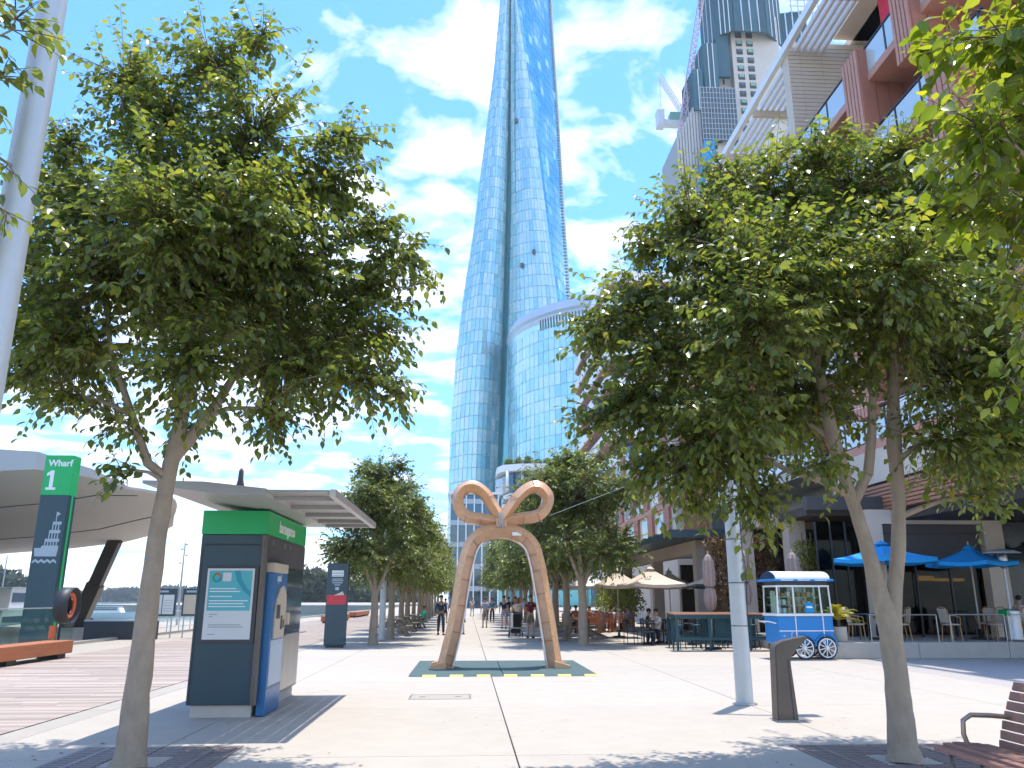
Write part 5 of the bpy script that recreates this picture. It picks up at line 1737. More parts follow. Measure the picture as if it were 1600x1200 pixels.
RM = thing('rubber_mat', 'teal grey rubber mat with yellow dashed edge under the bow', 'mat', (0.8, 20.25, 0))
for i in range(2):
    for j in range(2):
        MB().prism([(-2.02 + 2.03 * i, -2.03 + 2.03 * j), (-.01 + 2.03 * i, -2.03 + 2.03 * j), (-.01 + 2.03 * i, -.01 + 2.03 * j), (-2.02 + 2.03 * i, -.01 + 2.03 * j)], .002, .035).build('mat_panel', 'mat_teal', RM)
for s_ in (-1, 1):
    y0, y1 = (-2.13, -2.031) if s_ < 0 else (2.021, 2.12)
    for i in range(14):
        x0 = -2.02 + .29 * i
        MB().add([(x0 + .002, y0 if s_ < 0 else y0, .004 if s_ < 0 else .035), (x0 + .288, y0, .004 if s_ < 0 else .035), (x0 + .288, y1, .035 if s_ < 0 else .004), (x0 + .002, y1, .035 if s_ < 0 else .004)],
                 [(0, 1, 2, 3)]).build('edge_block', 'mat_yellow' if i % 2 else 'mat_teal', RM)

# ================================================================== DRINKING FOUNTAIN, SLATTED BENCH
DF = thing('drinking_fountain', 'leaning bronze drinking fountain post beside the lamp post', 'drinking fountain', (4.38, 11.56, 0))
DF.scale = (.86, .86, 1)
bm = bmesh.new()
prof = [(-.17, 0), (.17, 0), (.115, .74), (.125, .82), (.24, .93), (.43, 1.075), (.42, 1.10), (.02, 1.035), (-.10, .985), (-.125, .93)]
vf = [bm.verts.new((x, -.13, z)) for x, z in prof]
vb = [bm.verts.new((x + (.0 if i in (5, 6) else .0), .13, z)) for i, (x, z) in enumerate(prof)]
bm.faces.new(vf); bm.faces.new(vb[::-1])
for i in range(len(prof)):
    j = (i + 1) % len(prof)
    bm.faces.new((vf[j], vf[i], vb[i], vb[j]))
bmesh.ops.recalc_face_normals(bm, faces=bm.faces[:])
bmesh.ops.bevel(bm, geom=bm.edges[:], offset=.012, segments=2, affect='EDGES')
MB().bm(bm).build('post', 'bronze_metal', DF)
MB().box(-.20, .36, -.17, .17, -.002, .012).build('drain_plate', 'steel', DF)
MB().tube([(.22, 0, 1.03), (.22, 0, 1.13), (.25, 0, 1.15)], .012, 8).build('spout', 'steel', DF)
MB().prism([(.085, .02), (.098, .02), (.072, .80), (.059, .80)], -.1335, -.1302, 'y').build('panel_seam', 'dark_metal', DF)
MB().lathe([(.022, 0), (.022, .02)], 12, (.10, 0, 1.085)).build('push_button', 'steel', DF)

SB = thing('slatted_bench', 'slatted brown bench with curved backrest and tube armrest at lower right', 'bench', (4.12, 5.9, 0))
sl = MB().box(-.034, .034, -.98, .98, 0, .035, .006).mesh('seat_slat', 'seat_slat')
seatp = [(-.27, .415), (-.19, .435), (-.11, .44), (-.03, .437), (.05, .43), (.13, .42)]
for (x, z) in seatp:
    o = obj('seat_slat', sl, SB)
    o.location = (x, 0, z)
bl = MB().box(-.014, .014, -.98, .86, -.034, .034, .006).mesh('back_slat', 'seat_slat')
for i in range(7):
    a_ = .12 + .085 * i
    o = obj('back_slat', bl, SB)
    o.location = (.19 + .02 * i + .006 * i * i * .3, 0, .47 + .073 * i)
    o.rotation_euler = (0, R(8 + 3 * i), 0)
for yy in (-.85, .45):
    MB().tube([(-.24, yy, 0), (-.22, yy, .2), (-.24, yy, .40), (.12, yy, .40), (.22, yy, .47), (.29, yy, .68), (.36, yy, .93)], .02, 8).build('frame', 'bronze_metal', SB)
    MB().tube([(.12, yy, .40), (.16, yy, .2), (.22, yy, 0)], .02, 8).build('leg', 'bronze_metal', SB)
MB().tube([(-.24, .85, 0), (-.22, .85, .2), (-.24, .85, .40), (.14, .85, .40), (.2, .85, .2), (.24, .85, 0)], .02, 8).build('frame', 'bronze_metal', SB)
for yy in (.80, -.93):
    MB().tube([(-.10, yy, .42), (-.14, yy, .56), (-.13, yy, .66), (-.06, yy, .70), (.10, yy, .695), (.27, yy, .68)], .019, 10).build('armrest', 'arm_metal', SB)
# ================================================================== CAFE FURNITURE
def umbrella(label, loc, r, zt, zb, mt, sides=8, grp='open cafe umbrellas', base=True, rz=.2, z0=0.0, cat='umbrella'):
    t = thing('cafe_umbrella', label, cat, (loc[0], loc[1], z0), rz, grp)
    zt, zb = zt - z0, zb - z0
    c = MB()
    rings = 6
    vs, fs = [], []
    per = 3
    n = sides * per
    for i in range(rings + 1):
        u = i / rings
        for k in range(n):
            a = 2 * math.pi * k / n
            fr = (k % per) / per
            m_ = abs(fr - .5) * 2 if k % per else 1.0
            ra = r * u * (math.cos(math.pi / sides) / math.cos((a % (2 * math.pi / sides)) - math.pi / sides))
            sag = -.05 * r * math.sin(math.pi * u) - .035 * r * u * (0 if k % per == 0 else 1)
            vs.append((ra * math.cos(a), ra * math.sin(a), zt + (zb - zt) * u + sag))
    for i in range(rings):
        for k in range(n):
            k2 = (k + 1) % n
            fs.append((i * n + k, i * n + k2, (i + 1) * n + k2, (i + 1) * n + k))
    c.add(vs, fs)
    # valance
    lo = [(v[0] * 1.004, v[1] * 1.004, v[2] - .11) for v in vs[-n:]]
    c.add(vs[-n:] + lo, [(k, (k + 1) % n, n + (k + 1) % n, n + k) for k in range(n)])
    c.build('canopy', mt, t)
    # small vent cap
    cp = MB()
    cp.lathe([(.16 * r, -.055), (.10 * r, .0), (.02, .07)], sides, (0, 0, zt))
    cp.build('vent_cap', mt, t)
    MB().tube([(0, 0, 0), (0, 0, zt + .16)], .024, 8).build('pole', 'weave_white' if mt != 'canvas_black' else 'dark_metal', t)
    for k in range(sides):
        a = 2 * math.pi * k / sides
        MB().beam((.03 * math.cos(a), .03 * math.sin(a), zt - .12), (.96 * r * math.cos(a), .96 * r * math.sin(a), zb - .035), .02).build('rib', 'weathered', t)
    if base:
        MB().lathe([(.30, 0), (.30, .05), (.06, .08), (.04, .30)], 16).build('base', 'dark_metal', t)
    return t
def closed_umbrella(label, loc, zt, zb, mt='canvas_taupe', z0=0.0):
    t = thing('cafe_umbrella', label, 'umbrella', (loc[0], loc[1], z0), 0, 'furled cafe umbrellas')
    zt -= z0; zb -= z0
    c = MB()
    H = zt - zb
    prof = [(.03, 1.0), (.10, .96), (.16, .88), (.185, .72), (.19, .56), (.165, .44), (.10, .40), (.17, .34), (.20, .22), (.17, .10), (.11, 0.0)]
    vs, fs = [], []
    n = 32
    for (r_, u) in prof:
        for k in range(n):
            a = 2 * math.pi * k / n
            rr = r_ * (1 + (.20 if u < .95 else 0) * (1 if k % 4 in (0, 1) else -1) * (.8 + .4 * math.sin(k * 2.3)))
            vs.append((rr * math.cos(a), rr * math.sin(a), zb + H * u + .03 * math.sin(k * 1.7) * (1 if u < .3 else 0)))
    for i in range(len(prof) - 1):
        for k in range(n):
            k2 = (k + 1) % n
            fs.append((i * n + k, i * n + k2, (i + 1) * n + k2, (i + 1) * n + k))
    c.add(vs, fs).build('canopy', mt, t)
    MB().tube([(0, 0, 0), (0, 0, zt + .10)], .026, 8).build('pole', 'weave_white', t)
    MB().lathe([(.125, zb + H * .395), (.135, zb + H * .40), (.125, zb + H * .415)], 16).build('tie', 'canvas_black', t)
    MB().lathe([(.28, 0), (.28, .06), (.05, .09)], 14).build('base', 'dark_metal', t)
    return t
umbrella('large open beige umbrella over tables in front of the pergola', (6.95, 31.0), 1.42, 2.74, 2.16, 'canvas_beige', 4, rz=.78 + .15)
umbrella('second beige umbrella behind the large one', (6.6, 36.0), 1.5, 2.85, 2.2, 'canvas_beige', 4, rz=.7)
umbrella('beige umbrella half hidden behind the pergola column', (9.4, 38.0), 1.4, 2.85, 2.2, 'canvas_beige', 4, rz=.8)
umbrella('white umbrella beyond the beige ones', (6.3, 43.0), 1.7, 2.95, 2.3, 'canvas_white', 4, rz=.75)
umbrella('farther white umbrella at the edge of the cafe-side trees', (6.0, 50.0), 1.8, 3.0, 2.3, 'canvas_white', 4, rz=.8)
umbrella('farthest white umbrella glimpsed between the cafe-side trunks', (6.4, 58.0), 1.9, 3.1, 2.4, 'canvas_white', 4, rz=.7)
umbrella('black umbrella behind the furled taupe one', (9.7, 31.8), 1.55, 2.62, 2.16, 'canvas_black', 4, rz=.8)
umbrella('blue umbrella partly hidden by the forked trunk', (12.65, 24.3), 1.62, 3.26, 2.78, 'canvas_blue', 6, z0=.43, rz=.1)
umbrella('blue umbrella in front of the dark shop window', (15.45, 24.4), 1.28, 3.16, 2.70, 'canvas_blue', 6, z0=.43, rz=.3)
closed_umbrella('furled taupe umbrella beside the strapped lamp post', (8.15, 27.4), 3.08, 1.25)
closed_umbrella('furled taupe umbrella directly behind the blue cart roof', (10.35, 25.6), 3.05, 1.3)
closed_umbrella('furled taupe umbrella left of the cart roof by the vine wall', (9.65, 28.2), 3.25, 1.4)
umbrella('grey parasol edge behind the patio heater', (18.2, 25.6), 1.3, 3.4, 3.0, 'canvas_black', 6, z0=.43)

def chair(name, label, loc, rz, style, grp, z0=0.0):
    t = thing(name, label, 'chair', (loc[0], loc[1], z0), rz, grp)
    if style == 'bistro':
        fr_, st_ = 'rattan', 'weave_white'
        MB().lathe([(.21, .43), (.235, .445), (.235, .465), (.20, .475)], 20).build('seat', st_, t)
        for sx in (-1, 1):
            MB().tube([(sx * .19, -.17, 0), (sx * .17, -.15, .44)], .016, 7).build('leg', fr_, t)
            MB().tube([(sx * .20, .20, 0), (sx * .18, .16, .45), (sx * .20, .22, .86)], .016, 7).build('leg', fr_, t)
            MB().tube([(sx * .21, .21, .72), (sx * .27, .05, .70), (sx * .25, -.13, .66), (sx * .19, -.17, .45)], .014, 7).build('armrest', fr_, t)
        pts = [(-.20, .22, .84), (-.15, .25, .92), (0, .27, .95), (.15, .25, .92), (.20, .22, .84)]
        MB().tube(pts, .016, 7).build('back_rail', fr_, t)
        b = MB()
        for i in range(6):
            x0, x1 = -.19 + .0635 * i, -.19 + .0635 * (i + 1) - .006
            b.add([(x0, .19, .50), (x1, .19, .50), (x1, .255, .90), (x0, .255, .90), (x0, .20, .50), (x1, .20, .50), (x1, .265, .90), (x0, .265, .90)],
                  [(0, 1, 2, 3), (7, 6, 5, 4), (0, 4, 5, 1), (1, 5, 6, 2), (2, 6, 7, 3), (3, 7, 4, 0)])
        b.build('backrest', st_, t)
    elif style == 'dark':
        m_ = 'dark_metal'
        MB().box(-.21, .21, -.21, .21, .44, .475, .01).build('seat', m_, t)
        for sx in (-1, 1):
            MB().tube([(sx * .20, -.20, 0), (sx * .185, -.185, .44)], .014, 6).build('leg', m_, t)
            MB().tube([(sx * .20, .21, 0), (sx * .19, .19, .46), (sx * .19, .24, .86)], .014, 6).build('leg', m_, t)
        for k in range(5):
            MB().box(-.17 + .085 * k - .012, -.17 + .085 * k + .012, .212, .226, .50, .84).build('back_slat', m_, t)
        MB().box(-.20, .20, .205, .24, .82, .88, .008).build('back_rail', m_, t)
    elif style == 'wood':
        m_ = 'bench_wood'
        for k in range(5):
            MB().box(-.23, .23, -.22 + .09 * k, -.22 + .09 * k + .078, .43, .455).build('seat_slat', m_, t)
        for sx in (-1, 1):
            MB().box(sx * .22 - .022, sx * .22 + .022, -.22, -.175, 0, .62).build('leg', m_, t)
            MB().box(sx * .22 - .022, sx * .22 + .022, .19, .235, 0, .90).build('leg', m_, t)
            MB().box(sx * .22 - .03, sx * .22 + .03, -.24, .188, .621, .65).build('armrest', m_, t)
        for k in range(6):
            MB().box(-.175 + .064 * k, -.175 + .064 * k + .04, .20, .222, .456, .86).build('back_slat', m_, t)
        MB().box(-.197, .197, .195, .228, .861, .92).build('back_rail', m_, t)
    elif style == 'adirondack':
        m_ = 'weathered'
        for k in range(5):
            MB().add([(-.27, -.34 + .13 * k, .40 - .03 * k), (.27, -.34 + .13 * k, .40 - .03 * k), (.27, -.23 + .13 * k, .375 - .03 * k), (-.27, -.23 + .13 * k, .375 - .03 * k),
                      (-.27, -.34 + .13 * k, .38 - .03 * k), (.27, -.34 + .13 * k, .38 - .03 * k), (.27, -.23 + .13 * k, .355 - .03 * k), (-.27, -.23 + .13 * k, .355 - .03 * k)],
                     [(0, 1, 2, 3), (7, 6, 5, 4), (0, 4, 5, 1), (1, 5, 6, 2), (2, 6, 7, 3), (3, 7, 4, 0)]).build('seat_slat', m_, t)
        for k in range(6):
            hh = .98 + .06 * (1 - abs(k - 2.5) / 2.5)
            MB().add([(-.27 + .092 * k, .28, .28), (-.27 + .092 * k + .078, .28, .28), (-.27 + .092 * k + .078, .50, hh), (-.27 + .092 * k, .50, hh),
                      (-.27 + .092 * k, .30, .28), (-.27 + .092 * k + .078, .30, .28), (-.27 + .092 * k + .078, .52, hh), (-.27 + .092 * k, .52, hh)],
                     [(0, 1, 2, 3), (7, 6, 5, 4), (0, 4, 5, 1), (1, 5, 6, 2), (2, 6, 7, 3), (3, 7, 4, 0)]).build('back_slat', m_, t)
        for sx in (-1, 1):
            MB().box(sx * .33 - .06, sx * .33 + .06, -.38, .40, .56, .585).build('armrest', m_, t)
            MB().box(sx * .31 - .03, sx * .31 + .03, -.36, -.27, 0, .559).build('leg', m_, t)
            MB().beam((sx * .31, -.30, .36), (sx * .31, .55, .02), .04, .10).build('leg', m_, t)
    return t
def stool(label, loc, grp='tall bar stools'):
    t = thing('bar_stool', label, 'stool', (loc[0], loc[1], 0), rnd.uniform(0, 3), grp)
    MB().lathe([(.16, .74), (.175, .755), (.175, .775), (.14, .785)], 16).build('seat', 'teal_paint', t)
    for k in range(4):
        a = math.pi / 4 + math.pi / 2 * k
        MB().tube([(.21 * math.cos(a), .21 * math.sin(a), 0), (.12 * math.cos(a), .12 * math.sin(a), .75)], .016, 6).build('leg', 'teal_paint', t)
    MB().torus((0, 0, .28), .175, .010, 'z', 20, 5).build('foot_ring', 'teal_paint', t)
    return t
def bar_table(label, loc, L, W=.7, H=1.16):
    t = thing('bar_table', label, 'table', (loc[0], loc[1], 0), 0, 'tall teal bar tables with timber tops')
    for i in range(4):
        MB().box(-L / 2, L / 2, -W / 2 + W / 4 * i + .003, -W / 2 + W / 4 * (i + 1) - .003, H - .045, H, .004).build('top_plank', 'wood_top', t)
    MB().box(-L / 2 + .06, L / 2 - .06, -W / 2 + .05, W / 2 - .05, H - .17, H - .046).build('apron', 'teal_paint', t)
    n = max(2, int(round(L / .95)) + 1)
    for i in range(n):
        x = -L / 2 + .09 + (L - .18) * i / (n - 1)
        for yy in (-W / 2 + .07, W / 2 - .07):
            b = MB().box(x - .045, x + .045, yy - .045, yy + .045, .33, H - .171)
            b.lathe([(.020, 0), (.026, .04), (.04, .20), (.045, .27), (.03, .29), (.045, .329)], 10, (x, yy, 0))
            b.build('leg', 'teal_paint', t)
    for yy in (-W / 2 + .07, W / 2 - .07):
        MB().box(-L / 2 + .136, L / 2 - .136, yy - .022, yy + .022, .34, .42).build('foot_rail', 'teal_paint', t)
    for i in range(n - 1):
        x = -L / 2 + .09 + (L - .18) * (i + .5) / (n - 1)
        if i % 2:
            MB().box(x - .28, x + .28, -.02, .02, .45, H - .18).build('side_panel', 'teal_paint', t)
    return t
bar_table('near teal bar table with timber top left of the strapped lamp post', (7.75, 26.6), 2.3)
bar_table('teal bar table between the strapped lamp post and the cart', (10.0, 26.6), 2.1)
bar_table('rear teal bar table behind the furled taupe umbrella', (8.4, 28.4), 3.0)
for i, (x, yv) in enumerate(((7.0, 27.3), (7.6, 27.35), (8.3, 27.3), (9.5, 27.35), (10.2, 27.3), (10.7, 27.4))):
    stool('%s teal bar stool behind the timber-topped bar tables, counted from the path' % ('first', 'second', 'third', 'fourth', 'fifth', 'sixth')[i], (x, yv))
def round_table(label, loc, H=.74, r=.38, mt='dark_metal', z0=0.0, grp='small round cafe tables'):
    t = thing('round_table', label, 'table', (loc[0], loc[1], z0), 0, grp)
    MB().lathe([(r - .01, H - .025), (r, H - .02), (r, H - .006), (r - .01, H)], 24).build('top', mt, t)
    MB().tube([(0, 0, .03), (0, 0, H - .026)], .03, 8).build('stem', 'dark_metal', t)
    MB().lathe([(.22, 0), (.22, .015), (.05, .04)], 16).build('base', 'dark_metal', t)
    return t
pos3 = ('left', 'middle', 'right')
pos5 = ('left', 'right', 'near left', 'near right', 'far')
for i, (x, yv) in enumerate(((6.6, 30.4), (7.5, 31.6), (8.3, 30.6))):
    round_table('%s one of three dark round cafe tables under the large beige umbrella' % pos3[i], (x, yv))
    for k, a in enumerate((.6, 2.6, 4.6)):
        chair('cafe_chair', 'dark metal chair on the %s of the %s round table under beige umbrella' % (('right', 'left', 'front')[k], pos3[i]), (x + .62 * math.cos(a), yv + .62 * math.sin(a)), a - math.pi / 2, 'dark', 'dark metal cafe chairs')
for i, (x, yv) in enumerate(((5.9, 41.0), (7.4, 42.5), (6.2, 46.0), (7.8, 48.0))):
    tw_ = ('first', 'second', 'third', 'fourth')[i]
    t = thing('timber_table', '%s timber cafe table along the row under the white umbrellas' % tw_, 'table', (x, yv, 0), 0, 'timber cafe tables')
    for k in range(5):
        MB().box(-.6 + .24 * k + .004, -.6 + .24 * (k + 1) - .004, -.4, .4, .70, .74).build('top_plank', 'bench_wood', t)
    for sx in (-1, 1):
        for sy in (-1, 1):
            MB().box(sx * .52 - .03, sx * .52 + .03, sy * .33 - .03, sy * .33 + .03, 0, .699).build('leg', 'bench_wood', t)
    for k, (dx, dy, rz_) in enumerate(((-.95, 0, math.pi / 2), (.95, 0, -math.pi / 2), (-.3, -.75, math.pi), (.3, -.75, math.pi), (0, .75, 0))):
        chair('timber_chair', 'orange timber armchair on the %s of the %s timber cafe table' % (pos5[k], tw_), (x + dx, yv + dy), rz_, 'wood', 'timber cafe armchairs')
for i, (x, yv, rz_, lab) in enumerate(((3.55, 33.2, 2.2, 'weathered slat-back garden chair left of the first cafe-side trunk'), (3.9, 36.4, 1.2, 'weathered slat-back garden chair behind the first cafe-side trunk'),
                                       (5.3, 34.8, -2.0, 'weathered slat-back garden chair right of the first cafe-side trunk'))):
    chair('garden_chair', lab, (x, yv), rz_, 'adirondack', 'weathered garden chairs')
def picnic(label, loc, rz):
    t = thing('picnic_table', label, 'table', (loc[0], loc[1], 0), rz, 'weathered picnic tables under the trees')
    for k in range(5):
        MB().box(-.9, .9, -.37 + .15 * k, -.37 + .15 * k + .14, .72, .755).build('top_plank', 'weathered', t)
    for sy in (-1, 1):
        for k in range(2):
            MB().box(-.9, .9, sy * .72 - .14 + .145 * k, sy * .72 - .14 + .145 * k + .135, .43, .465).build('bench_plank', 'weathered', t)
    for sx in (-1, 1):
        MB().beam((sx * .6, -.68, 0), (sx * .6, -.2, .715), .05, .09).build('leg', 'weathered', t)
        MB().beam((sx * .6, .68, 0), (sx * .6, .2, .715), .05, .09).build('leg', 'weathered', t)
        MB().box(sx * .6 - .06, sx * .6 - .026, -.8, .8, .34, .425).build('crossbar', 'weathered', t)
    return t
picnic('weathered picnic table with the person in green, under the waterside trees', (-3.1, 47.6, 0), 1.45)
picnic('weathered picnic table nearest the second waterside tree', (-3.3, 38.0, 0), 1.6)
picnic('weathered picnic table behind the third waterside tree', (-3.3, 43.0, 0), 1.5)
picnic('weathered picnic table under the cafe-side trees', (4.9, 37.3, 0), 1.5)

# terrace furniture
Z0 = .43
chair('bistro_chair', 'rattan bistro chair on the left of the blue terrace table', (14.15, 23.7), R(95), 'bistro', 'rattan bistro chairs', Z0)
chair('bistro_chair', 'rattan bistro chair on the right of the blue terrace table', (15.55, 23.8), R(-80), 'bistro', 'rattan bistro chairs', Z0)
chair('bistro_chair', 'rattan bistro chair beside the patio heater', (15.95, 24.8), R(-60), 'bistro', 'rattan bistro chairs', Z0)
chair('bistro_chair', 'rattan bistro chair behind the forked trunk', (12.75, 23.9), R(-100), 'bistro', 'rattan bistro chairs', Z0)
chair('bistro_chair', 'rattan bistro chair next to the potted palm', (11.5, 24.1), R(80), 'bistro', 'rattan bistro chairs', Z0)
def square_table(label, loc):
    t = thing('square_table', label, 'table', (loc[0], loc[1], Z0), 0, 'blue terrace tables')
    MB().box(-.42, .42, -.36, .36, .72, .75, .006).build('top', 'table_blue', t)
    for sx in (-1, 1):
        for sy in (-1, 1):
            MB().tube([(sx * .34, sy * .28, 0), (sx * .34, sy * .28, .719)], .018, 8).build('leg', 'dark_metal', t)
square_table('blue terrace table between two rattan chairs', (14.85, 23.9))
square_table('blue terrace table behind the potted palm', (12.15, 24.3))
# terrace railings
def rail_frame(label, x0, x1, y0):
    t = thing('terrace_railing', label, 'railing', (x0, y0, Z0), 0, 'low steel terrace railings')
    L = x1 - x0
    for x in (0, L):
        MB().tube([(x, 0, 0), (x, 0, .74)], .014, 8).build('post', 'steel', t)
    MB().tube([(0, 0, .74), (L, 0, .74)], .014, 8).build('rail', 'steel', t)
rail_frame('low steel terrace railing left of the blue table', 11.4, 13.35, 23.05)
rail_frame('low steel terrace railing in front of the blue table', 13.75, 15.35, 23.05)
rail_frame('low steel terrace railing beside the patio heater', 15.5, 18.0, 23.1)
# potted palm
PP = thing('potted_palm', 'small yellow green palm in a pale pot on the terrace corner', 'plant', (10.62, 23.35, Z0))
MB().lathe([(.19, 0), (.215, .02), (.215, .40), (.20, .41), (.195, .37)], 20).build('pot', 'pot', PP)
MB().lathe([(.193, .36), (.05, .37)], 20).build('soil', 'soil', PP)
MB().tube([(0, 0, .36), (.01, 0, .62)], [.05, .035], 8).build('stem', 'twig', PP)
prg = random.Random(12)
for k in range(13):
    a = 2 * math.pi * k / 13 + prg.uniform(-.2, .2)
    el = prg.uniform(.35, 1.25)
    L = prg.uniform(.65, .95)
    pts = []
    for i in range(9):
        u = i / 8
        hr = L * u * math.cos(el) * (1 + .15 * u)
        zz_ = .58 + L * u * math.sin(el) - .50 * L * u ** 2.4
        pts.append(Vector((hr * math.cos(a), hr * math.sin(a), zz_)))
    b = MB().tube(pts, [.010 - .0008 * i for i in range(9)], 5)
    for i in range(2, 9):
        d = (pts[i] - pts[i - 1]).normalized()
        sd = d.cross(Vector((0, 0, 1))).normalized()
        for s_ in (-1, 1):
            for h_ in (0, .5):
                p = pts[i - 1].lerp(pts[i], h_)
                ln = .24 * (1 - abs(i / 8 - .45))
                tip = p + sd * s_ * ln * .8 + d * ln * .65 + Vector((0, 0, -.10 * ln))
                wv_ = d * .016
                b.add([p - wv_, p + wv_, tip.lerp(p, .45) + wv_ * 1.1 + Vector((0, 0, .015)), tip, tip.lerp(p, .45) - wv_ * 1.1 + Vector((0, 0, .015))], [(0, 1, 2, 3, 4)])
    b.build('frond', 'leaf_palm', PP)
# patio heater
PH = thing('patio_heater', 'steel mushroom patio heater at the right end of the terrace', 'heater', (15.98, 23.65, Z0))
MB().lathe([(.25, 0), (.25, .06), (.235, .09), (.235, .82), (.22, .88), (.10, .90)], 24).build('gas_housing', 'steel', PH)
MB().tube([(0, 0, .9), (0, 0, 2.1)], .032, 12).build('stem', 'galv', PH)
MB().lathe([(.05, 2.05), (.10, 2.10), (.13, 2.18), (.135, 2.42), (.12, 2.45)], 20).build('burner', 'steel', PH)
MB().lathe([(.50, 2.50), (.515, 2.49), (.50, 2.515), (.30, 2.585), (.05, 2.63), (.02, 2.65)], 28).build('reflector', 'galv', PH)
for k in range(3):
    a = 2.1 * k
    MB().beam((.10 * math.cos(a), .10 * math.sin(a), 2.44), (.16 * math.cos(a), .16 * math.sin(a), 2.56), .015).build('strut', 'steel', PH)
MB().box(-.25, -.2, -.2, .2, .70, .86).build('label_band', 'sign_green', PH)
# second small pots on the terrace
# vendor cart
CA = thing('vendor_cart', 'blue and white vendor cart with glass sides and spoked wheels', 'cart', (9.35, 23.1, 0), R(4))
MB().box(-.80, .80, -.46, .46, .40, 1.14, .03).build('body', 'cart_blue', CA)
MB().box(-.83, .83, -.49, .49, 1.142, 1.215, .02).build('counter_rim', 'white_paint', CA)
bt = MB()
bt.box(-.79, .79, -.474, -.4605, .74, .765)
bt.build('trim_strip', 'white_paint', CA)
for x in (-.30, .50):
    MB().box(x - .013, x + .013, -.474, -.4605, .42, .739).build('trim_strip', 'white_paint', CA)
    MB().box(x - .013, x + .013, -.474, -.4605, .766, 1.14).build('trim_strip', 'white_paint', CA)
for sx in (-.78, -.30, .50, .78):
    for sy in (-.44, .44):
        MB().beam((sx, sy, 1.216), (sx * .97, sy * .97, 1.93), .035).build('post', 'white_paint', CA)
MB().box(-.78, .78, -.45, .45, 1.931, 1.975).build('top_rail', 'white_paint', CA)
for (x0, x1) in ((-.76, -.33), (-.27, .47), (.53, .76)):
    MB().box(x0, x1, -.437, -.431, 1.23, 1.92).build('pane', 'clear_glass', CA)
    MB().box(x0, x1, .431, .437, 1.23, 1.92).build('pane', 'clear_glass', CA)
for sx in (-1, 1):
    MB().box(sx * .772 - .003, sx * .772 + .003, -.41, .41, 1.23, 1.92).build('pane', 'clear_glass', CA)
MB().box(-.74, .74, -.42, .42, 1.976, 2.08).build('ceiling_box', 'dark_grey', CA)
cr = []
for i in range(13):
    a = math.pi * i / 12
    cr.append((-.50 * math.cos(a), 2.145 + .22 * math.sin(a)))
# barrel roof runs along the cart; blue fringe below
MB().prism(cr, -.80, .80, 'x').build('barrel_roof', 'white_paint', CA)
for sx in (-1, 1):
    MB().prism([(p[0] * .99, p[1] - .002) for p in cr], sx * .8 + (.001 if sx > 0 else -.012), sx * .8 + (.012 if sx > 0 else -.001), 'x').build('roof_end', 'navy_side', CA)
MB().box(-.90, .90, -.56, .56, 2.081, 2.144, .02).build('roof_fringe', 'cart_blue', CA)
for x in (-.5, 0, .5):
    MB().box(x - .18, x + .18, -.572, -.562, 2.10, 2.125).build('roof_lettering', 'sign_white', CA)
for k_, z_ in enumerate((1.216, 1.44, 1.66)):
    if k_:
        MB().box(-.70, .70, .05, .40, z_ - .012, z_).build('shelf', 'cream', CA)
    for i_ in range(9):
        x_ = -.62 + .15 * i_
        hh = prg.uniform(.10, .19)
        MB().box(x_ - .05, x_ + .05, .10, .24, z_ + .001, z_ + hh, .015).build('snack_bag', prg.choice(['popcorn', 'cream', 'rattan', 'bow_side', 'paper']), CA)
MB().tube([(-.62, .1, 1.216), (-.62, .1, 1.7)], .10, 12).build('jar', 'weave_white', CA)
MB().box(.02, .27, -.452, -.439, 1.235, 1.50, .004).build('price_card', 'canvas_blue', CA)
MB().box(.06, .23, -.456, -.4525, 1.36, 1.41).build('price_print', 'sign_white', CA)
def wheel(x, y, r):
    w_ = MB().torus((x, y, r), r - .02, .020, 'y', 36, 8).build('wheel', 'rubber', CA)
    obj('rim', MB().torus((x, y, r), r - .055, .020, 'y', 36, 8).mesh('rim', 'white_paint'), w_)
    obj('hub', MB().tube([(x, y - .05, r), (x, y + .05, r)], .045, 14).mesh('hub', 'white_paint'), w_)
    for k in range(10):
        a = 2 * math.pi * k / 10 + .2
        obj('spoke', MB().beam((x + .04 * math.cos(a), y, r + .04 * math.sin(a)), (x + (r - .06) * math.cos(a), y, r + (r - .06) * math.sin(a)), .022).mesh('spoke', 'white_paint'), w_)
    return w_
for (x, y) in ((.53, -.50), (-.12, -.50), (.53, .50), (-.12, .50)):
    wheel(x, y, .30)
    MB().torus((x, y, .30), .345, .022, 'y', 20, 6, 0.15, math.pi - .15).build('mudguard', 'cart_blue', CA)
MB().box(-.05, .6, -.48, .48, .27, .33).build('axle', 'dark_metal', CA)
MB().tube([(-.82, -.35, .95), (-1.02, -.35, 1.0), (-1.02, .35, 1.0), (-.82, .35, .95)], .018, 8).build('push_handle', 'white_paint', CA)
MB().beam((-.7, -.3, .4), (-.7, -.3, 0), .04).build('prop_leg', 'dark_metal', CA)

